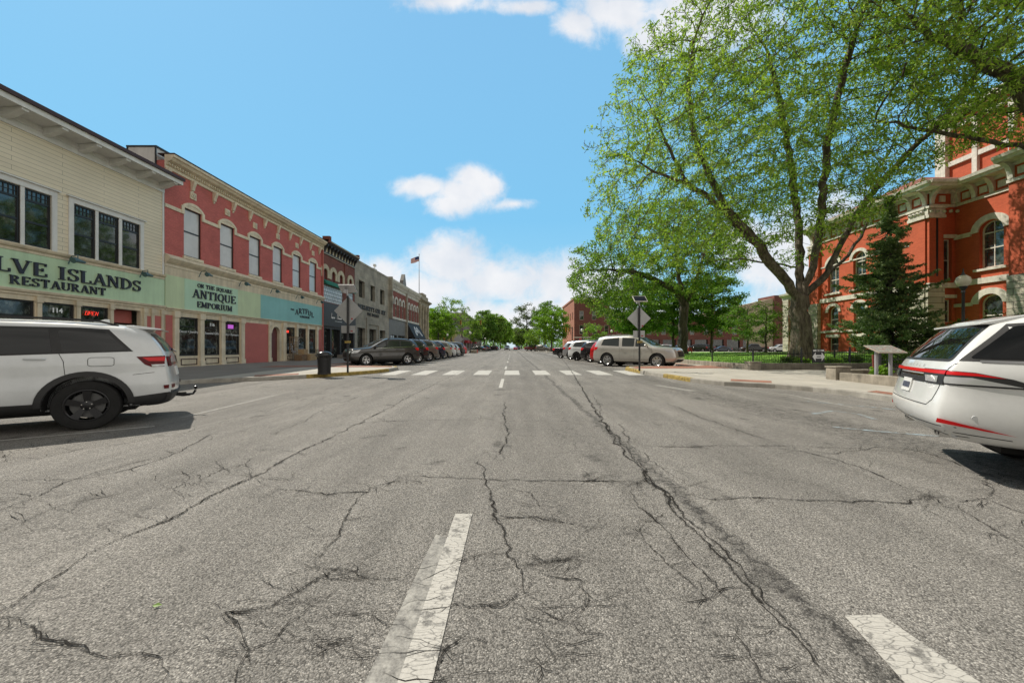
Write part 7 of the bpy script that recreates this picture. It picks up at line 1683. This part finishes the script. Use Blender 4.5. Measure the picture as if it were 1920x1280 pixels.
def limbs(name,nodes,par,r,ch,mat,parent,off,flare=1.0,minr=.0,sides=(5,9),root=None):
    """one connected skin: chains of rings following the thickest child"""
    V=[];Fc=[]; n=len(nodes); started=set()
    def chain(start,prev):
        c=[prev,start] if prev is not None else [start]; i=start
        while ch[i]:
            k=max(ch[i],key=lambda q:r[q]); 
            if r[k]<minr: break
            c.append(k); i=k
        return c
    stack=[(0,None)]
    while stack:
        s,p=stack.pop(); c=chain(s,p)
        if len(c)>1:
            k=sides[1] if r[c[min(1,len(c)-1)]]>.12 else sides[0]
            if r[c[min(1,len(c)-1)]]>.35: k=36
            up=np.array([1.,0,0]); base=len(V)
            for j,i in enumerate(c):
                a=nodes[c[max(j-1,0)]]; b=nodes[c[min(j+1,len(c)-1)]]; d=b-a; d/=np.linalg.norm(d)+1e-9
                u=up-d*np.dot(up,d); 
                if np.linalg.norm(u)<.05: u=np.cross(d,[0,1,0])
                u/=np.linalg.norm(u); w=np.cross(d,u); up=u
                rad=min(r[i],r[c[1]]*1.05) if (j==0 and p is not None) else r[i]
                hgt=nodes[i][2]-nodes[0][2]
                for q in range(k):
                    t=2*PI*q/k; rr_=rad
                    if p is None and hgt<2.6 and flare>1: rr_=rad*(1+(flare-1)*math.exp(-hgt*1.5)*(1+.35*math.sin(t*5+1)+.2*math.sin(t*9)))
                    if rad>.25: rr_*=1+.09*math.sin(t*5+hgt*.5)+.05*math.sin(t*9-hgt*1.3+math.sin(hgt*3))
                    V.append(nodes[i]+u*rr_*math.cos(t)+w*rr_*math.sin(t))
            for j in range(len(c)-1):
                for q in range(k): Fc.append((base+j*k+q,base+j*k+(q+1)%k,base+(j+1)*k+(q+1)%k,base+(j+1)*k+q))
        cs=set(c[1:] if p is not None else c)
        for i in c[(1 if p is not None else 0):]:
            for q in ch[i]:
                if q not in cs and r[q]>=minr: stack.append((q,i))
    return bigmesh(name,V,Fc,mat,parent,off,smooth=True)
def foliage(name,pts,dirs,per,spread,lw,ll,droop,mat,parent,off,seed,flat=.35):
    """leaf sprays: small rhombic leaflets scattered round every twig point"""
    rs=np.random.RandomState(seed); P=np.repeat(np.asarray(pts),per,0); n=len(P)
    o=rs.normal(size=(n,3)); o/=np.linalg.norm(o,axis=1)[:,None]; o*=rs.uniform(0,1,(n,1))**.6*spread; o[:,2]*=.75
    c=P+o; d=rs.normal(size=(n,3))+o/spread*.7; d[:,2]-=droop; d/=np.linalg.norm(d,axis=1)[:,None]
    nn=rs.normal(size=(n,3)); nn[:,2]+=1.1; s=np.cross(d,nn); s/=np.linalg.norm(s,axis=1)[:,None]+1e-9
    k=rs.uniform(.65,1.35,(n,1)); l=ll*k; w=lw*k; bend=np.cross(s,d)*l*.18
    V=np.stack([c-d*l*.5,c+s*w*.5+bend,c+d*l*.5,c-s*w*.5+bend],1).reshape(-1,3)
    Q=np.arange(n*4).reshape(-1,4); return bigmesh(name,V,Q,mat,parent,off)
def tree(name,label,base,skel,ells,natt,step,kill,infl,tip,rb,leaf,seed,cat='tree',group=None,lowz=None,flare=1.5,bark=None,per=14,spread=.5,lw=.07,ll=.16,droop=.4,expo=2.3,twig=3.0,keep=None,minr=0,leafskip=0):
    root=empty(name,base,label,cat,group); nodes,par,ns=colonize(skel,ells,natt,step,kill,infl,seed,lowz,keep)
    r,ch=radii(nodes,par,tip,expo,rb); limbs('trunk',nodes,par,r,ch,bark or M_bark2,root,base,flare,minr)
    lp=[i for i in range(ns,len(nodes)) if r[i]<tip*twig]
    lp=[i for i in lp if mnoise.noise(Vector(nodes[i])*.62+Vector((seed,0,0)))>-.22]
    if leafskip: rs=np.random.RandomState(seed+5); lp=[i for i in lp if rs.rand()>leafskip]
    pts=[nodes[i] for i in lp]; foliage('crown',pts,None,per,spread,lw,ll,droop,leaf,root,base,seed+1)
    return root,len(pts)
def at(px,py,Y): return ((px-CX)/F*Y,Y,CH+(HY-py)/F*Y)
TY=24.0; tb=at(1503,674,TY); z0=.55
def P3(px,py,Y): return at(px,py,Y)
b0=(tb[0],TY,z0-.15)
f1=P3(1500,560,TY)
skel=[[b0,P3(1503,620,TY),f1],
 [f1,P3(1455,505,23.6),P3(1420,455,23.2),P3(1375,410,22.8),P3(1330,370,22.3),P3(1290,345,22),P3(1235,325,21.6),P3(1190,300,21.4)],
 [f1,P3(1500,500,24.3),P3(1498,450,24.8),P3(1492,380,25.2),P3(1480,300,25.2),P3(1465,200,24.8),P3(1440,100,24.4)],
 [f1,P3(1525,500,23.8),P3(1535,440,23.2),P3(1545,360,22.4),P3(1552,260,21.5),P3(1580,150,20.5),P3(1610,40,19.6)],
 [f1,P3(1545,520,24),P3(1570,470,24.2),P3(1600,410,24.2),P3(1645,350,23.6),P3(1700,290,22.8),P3(1760,235,22)],
 [P3(1545,520,24),P3(1590,480,25.5),P3(1625,420,26.5),P3(1640,330,27)],
 [P3(1375,410,22.8),P3(1330,330,22.5),P3(1300,250,22.3),P3(1290,160,22.2),P3(1300,80,22)],
 [P3(1290,345,22),P3(1250,270,22.2),P3(1220,200,22.3)],
 [P3(1500,500,24.3),P3(1440,492,25),P3(1390,485,26),P3(1330,490,27)]]
cx_=b0[0]
ells=[((cx_-.5,TY-.5,16.5),(12.2,8.5,7.0)),((cx_-7.8,22,13.5),(6.6,6,5.2)),((cx_+1,22,20),(11,7.5,5.5)),((cx_+5.0,20.5,16),(6.5,6,5)),((cx_-4,23,20.5),(7.5,6.5,5.0)),((cx_-7.5,23.5,9.8),(6.5,5,4.2)),((cx_-1,24,9.8),(6.5,5,3.4)),((cx_-1.5,20.8,10.8),(5.5,3.2,3.6)),((cx_-9,22.5,11),(5.5,5,4.5))]
def keep1(q):
    # hold the crown to the outline seen in the photograph while staying a solid 3-D volume
    px=CX+q[0]/q[1]*F; py=HY-(q[2]-CH)/q[1]*F
    lo=interp([(1060,300),(1110,450),(1180,500),(1300,530),(1450,530),(1560,460),(1650,410),(1720,350),(1800,290),(1920,270)],px)
    up=interp([(1060,240),(1090,180),(1150,110),(1200,60),(1260,10),(1300,-30)],px) if px<1300 else -999
    return px>1068 and py<lo and py>up
nt_,k_=tree('locust_tree','huge honey locust with forked trunk and feathery crown beside the courthouse path',b0,skel,ells,11000,.40,.50,3.4,.012,.49,L_loc,11,bark=M_bark,flare=1.75,per=13,spread=.44,lw=.07,ll=.25,droop=.7,lowz=5.8,keep=keep1,expo=2.3,twig=3.2,leafskip=.1)

# second locust, trunk outside the frame to the right, crown reaching over the top right
b1=(27.0,16.5,.6)
ells=[((23.5,17.5,17),(8.5,6,5.5)),((21,19,14.5),(6,4.5,5))]
def keep2(q):
    px=CX+q[0]/q[1]*F; py=HY-(q[2]-CH)/q[1]*F
    lo=interp([(1600,80),(1700,200),(1800,270),(1920,290),(2200,430)],px); return py<lo
tree('locust_tree','second honey locust whose branches reach in at the top right in front of the tower',b1,[[b1,(27,16.5,6)],[(27,16.5,6),(25.5,17,10),(23.5,17.5,14),(20.5,18.5,17)],[(27,16.5,6),(28,16,12),(27,16,18)],[(25.5,17,10),(22,19,12.2),(19.5,20,13.5)]],ells,2600,.42,.6,3.6,.012,.5,L_loc,23,bark=M_bark,per=14,spread=.46,lw=.075,ll=.25,droop=.6,leafskip=.15,keep=keep2,lowz=8)
# mid lawn tree with the dark Y-shaped trunk
TY2=44.0; b2=at(1281,664,TY2); b2=(b2[0],TY2,.35); q=lambda px,py,Y=TY2: at(px,py,Y)
def keep3(p):
    px=CX+p[0]/p[1]*F; py=HY-(p[2]-CH)/p[1]*F
    return 1066<px<1400 and py>interp([(1066,470),(1120,420),(1200,360),(1400,350)],px) and py<interp([(1066,560),(1150,610),(1220,590),(1300,560),(1400,520)],px)
ells=[((q(1250,470)[0],TY2,12.5),(9.5,7,6)),((q(1130,520)[0],43,9),(6,6,5)),((q(1320,450)[0],TY2,13),(6,6,5))]
tree('locust_tree','mid lawn locust with dark forked trunk left of the huge tree',b2,[[b2,q(1281,600),q(1283,572)],[q(1283,572),q(1265,545),q(1235,528),q(1190,510),q(1140,505)],[q(1283,572),q(1272,520),q(1268,470),q(1262,430)],[q(1283,572),q(1302,545),q(1312,500),q(1330,450)]],ells,3000,.52,.72,4.5,.018,.5,L_mid,31,per=22,spread=.62,lw=.12,ll=.30,leafskip=.15,droop=.3,keep=keep3)
# maples and other rounded trees: simpler skeletons around a straight stem
def rtree(name,label,px,Y,h,w,leaf,seed,natt=420,group=None,low=.28,z=None,per=26,spread=.75,lw=.2,ll=.3,cat='tree',rb=None,dy=None,cx=0):
    x=(px-CX)/F*Y; z=ws(x,Y) if z is None else z; b=(x,Y,z)
    return tree(name,label,b,[[b,(x,Y,z+h*low),(x+cx*.4,Y,z+h*.55),(x+cx,Y,z+h*.8)]],[((x+cx*.5,Y,z+h*.6),(w*.92,(dy or w)*.9,h*.40)),((x-w*.3+cx,Y,z+h*.72),(w*.5,w*.5,h*.25)),((x+w*.35+cx,Y,z+h*.52),(w*.55,w*.6,h*.24))],natt,.5*max(1,h/12),.8*max(1,h/12),5*max(1,h/10),.02,rb or h*.018,leaf,seed,cat,group,lowz=z+h*.16,per=per,spread=spread,lw=lw,ll=ll,droop=.2)[0]
GM='dark maples on the far side of the lawn'
rtree('maple_tree','dark green maple left of the mid lawn trunk, behind the right diamond sign',1190,62,12.5,6.2,L_map,41,800,GM,.15,.5,per=44,spread=.85)
rtree('maple_tree','dark green maple directly behind the mid lawn trunk',1262,66,13,6.2,L_map,42,800,GM,.15,.5,per=44,spread=.85)
rtree('maple_tree','dark green maple right of the mid lawn trunk',1335,62,13.0,5.8,L_map,43,800,GM,.13,.5,per=44,spread=.85)
rtree('maple_tree','smaller green tree in front of the dark corner shopfront',1112,78,6.2,3.0,L_mid,44,220,None,.3,.4)
rtree('dogwood_tree','low dark leafy small tree between the maples and the courthouse wing',1402,52,7.2,4.0,L_map,45,500,'small trees on the lawn by the courthouse wing',.2,.6,spread=.5,lw=.13,ll=.2)
rtree('dogwood_tree','low spreading light small tree just left of the huge locust trunk',1436,40,5.6,3.3,L_mid,46,600,'small trees on the lawn by the courthouse wing',.2,.6,spread=.42,lw=.09,ll=.15)
# spruce in front of the courthouse
SX,SY,SZ=at(1668,640,24.6)[0],24.6,.7
S_=empty('spruce_tree',(SX,SY,SZ),'dark green spruce with drooping layered branches in front of the courthouse','tree')
m=MB(); m.tube([(SX,SY,SZ-.2),(SX,SY,SZ+4),(SX+.1,SY,SZ+10.6)],[.24,.15,.02],10)
rs=np.random.RandomState(8); pts=[]; H_=10.9
for lev in np.arange(1.0,H_-.2,.24):
    t=lev/H_; rad=4.6*(1-t)**.9*(.80+.20*math.sin(lev*2.3+1))*(1 if lev>1.9 else .85); nb=int(8+5*(1-t))
    for k in range(nb):
        a=rs.uniform(0,2*PI); L=rad*rs.uniform(.55,1.18)*(1+.12*math.sin(3*a+lev)); dx,dy=math.cos(a),math.sin(a); B0=np.array((SX,SY,SZ+lev)); P=[]
        for j in range(6):
            u_=j/5; P.append(B0+np.array((dx*L*u_,dy*L*u_,-.38*L*math.sin(u_*PI*.62)+.16*L*u_*u_)))
        m.tube([tuple(p) for p in P],[.03,.025,.02,.015,.01,.005],4,cap=False)
        for j in range(1,int(L*9)+2):
            u_=min(1,j/(L*9+1)); i=min(4,int(u_*5)); f_=u_*5-i; c=P[i]*(1-f_)+P[i+1]*f_; wd=.42*L*(1-u_)*.7+.08
            for _ in range(3):
                o=rs.uniform(-wd,wd); pts.append(c+np.array((-dy*o,dx*o,-.12*abs(o)-rs.uniform(0,.1))))
m.build('trunk',M_bark2,S_,smooth=True)
pts=[p for p in pts if mnoise.noise(Vector(p)*1.1)>-.2]; foliage('crown',pts,None,5,.12,.05,.18,.9,L_spr,S_,(SX,SY,SZ),9)
tips=[p for p in pts if rs.rand()<.05]
# shrubs
def shrub(name,label,c,r,leaf,n,seed,cat='shrub',group=None,lw=.05,ll=.09):
    rs=np.random.RandomState(seed); p=rs.normal(size=(n,3)); p/=np.linalg.norm(p,axis=1)[:,None]; p*=(rs.uniform(.35,1,(n,1)))**.5; p[:,2]=np.abs(p[:,2])*.95
    p*=1+.22*np.sin(p[:,:1]*7+seed)*np.cos(p[:,1:2]*6); p=p*np.array(r)+np.array(c)
    S=empty(name,tuple(c),label,cat,group); foliage('foliage',p,None,5,.14,lw,ll,.1,leaf,S,c,seed)
    m=MB(); q=random.Random(seed)
    for k in range(7): a=q.uniform(0,2*PI); m.tube([(c[0],c[1],c[2]-.1),(c[0]+math.cos(a)*r[0]*.5,c[1]+math.sin(a)*r[1]*.5,c[2]+r[2]*.6)],[.02,.008],4)
    m.build('stems',M_bark2,S); return S
def hedge_at(px,Y,ztop,w,label,leaf,seed):
    x=(px-CX)/F*Y; shrub('shrub',label,(x,Y,.5),(w,w*.8,ztop-.5),leaf,1500,seed,lw=.07,ll=.13)
hedge_at(1890,20.0,3.3,2.1,'rounded green shrub under the courthouse arch at the right edge',L_shr,61)
hedge_at(1835,22.0,3.0,1.9,'rounded green shrub right of the globe lamp against the courthouse',L_shr,62)
hedge_at(1782,23.5,2.9,1.7,'loose yellow-green shrub left of the globe lamp',L_mid,63)
x,y=(1668-CX)/F*13.2,13.2; shrub('shrub','small bright bush in the planting bed by the information panel',((1636-CX)/F*13.4,13.4-.3,.35),(.30,.25,.30),L_light,170,64)
for k,(px,Y,hh,lf) in enumerate(((1480,19.6,.28,L_shr),(1560,19.7,.22,L_light),(1500,19.3,.2,L_light),(1600,19.8,.35,L_shr),(1650,18.4,.6,L_map),(1690,18.0,.7,L_shr),(1720,17,.7,L_shr))):
    lb=['low dark plant behind the fence left of the arrow sign','low light plant right of the arrow sign','tiny light plant at the fence foot beneath the arrow sign','leafy plant behind the fence between the arrow sign and the panel','dark leafy bush directly behind the information panel','leafy bush right of the information panel legs','leafy bush beside the tail of the right white SUV'][k]
    x=(px-CX)/F*Y; shrub('plant',lb,(x,Y,.55),(.45,.4,hh),lf,160,70+k,'plant')
# trees down the street
GT='street trees far down the left side'; GU='street trees far down the right side'
rtree('street_tree','bright green round tree on the far left corner in front of the buff building',822,88,10.5,4.6,L_light,81,600,None,.28,per=36)
rtree('street_tree','taller darker airy tree behind the bright corner tree on the left',846,99,14.5,5.5,L_mid,82,420,None,.3,per=22)
rtree('street_tree','green tree above the far diamond sign on the left',888,112,11,4.0,L_mid,83,350,GT,.3,per=30)
rtree('street_tree','dark green tree beside the grey brick building on the left',908,150,16,6,L_map,84,400,GT,.2,per=36,spread=1.1,lw=.35,ll=.5)
rtree('street_tree','large mid green tree past the grey brick building on the left',926,190,19,8,L_mid,85,500,GT,.12,per=40,spread=1.3,lw=.45,ll=.6)
rtree('street_tree','yellow-green tree deeper along the left side of the street',938,235,20,9,L_light,86,500,GT,.1,per=40,spread=1.6,lw=.5,ll=.7)
rtree('street_tree','farthest dark tree along the left side of the street',948,330,20,9,L_map,87,400,GT,.08,per=40,spread=1.8,lw=.6,ll=.8)
rtree('street_tree','bright green leaning tree on the right before the brick corner',1034,98,12.0,5.6,L_light,91,650,None,.22,per=36)
rtree('street_tree','dark tall tree behind the bright green tree on the right',1022,140,19,6,L_map,92,450,GU,.2,per=30,spread=1.0,lw=.3,ll=.45)
rtree('street_tree','dull olive airy tree nearest the vanishing point on the right',988,150,19,7.5,L_dull,93,420,GU,.2,per=20,spread=1.0,lw=.3,ll=.42)
rtree('street_tree','low green tree between the olive tree and the brick corner',1003,115,6.5,4.5,L_mid,94,350,GU,.12,per=32)
rtree('street_tree','far green tree on the right side of the street end',978,260,15,9,L_mid,95,450,GU,.08,per=36,spread=1.6,lw=.5,ll=.7)
rtree('street_tree','farthest green tree on the right side of the street end',971,380,17,8,L_map,96,350,GU,.06,per=36,spread=1.8,lw=.6,ll=.8)
m=MB(); rs=random.Random(4)
P=[(-400+40*k,700,0) for k in range(21)]
a=np.random.RandomState(12); pts=np.stack([a.uniform(-500,500,5200),a.uniform(520,640,5200),a.uniform(0,15,5200)],1)
pts=pts[np.abs(pts[:,0])>9]
o=foliage('distant_woods',pts,None,8,3.0,1.6,2.2,0,L_map,None,(0,580,0),99); o.location=(0,580,0); tag(o,'far off mass of trees closing the view beyond the street','woods',kind='stuff')
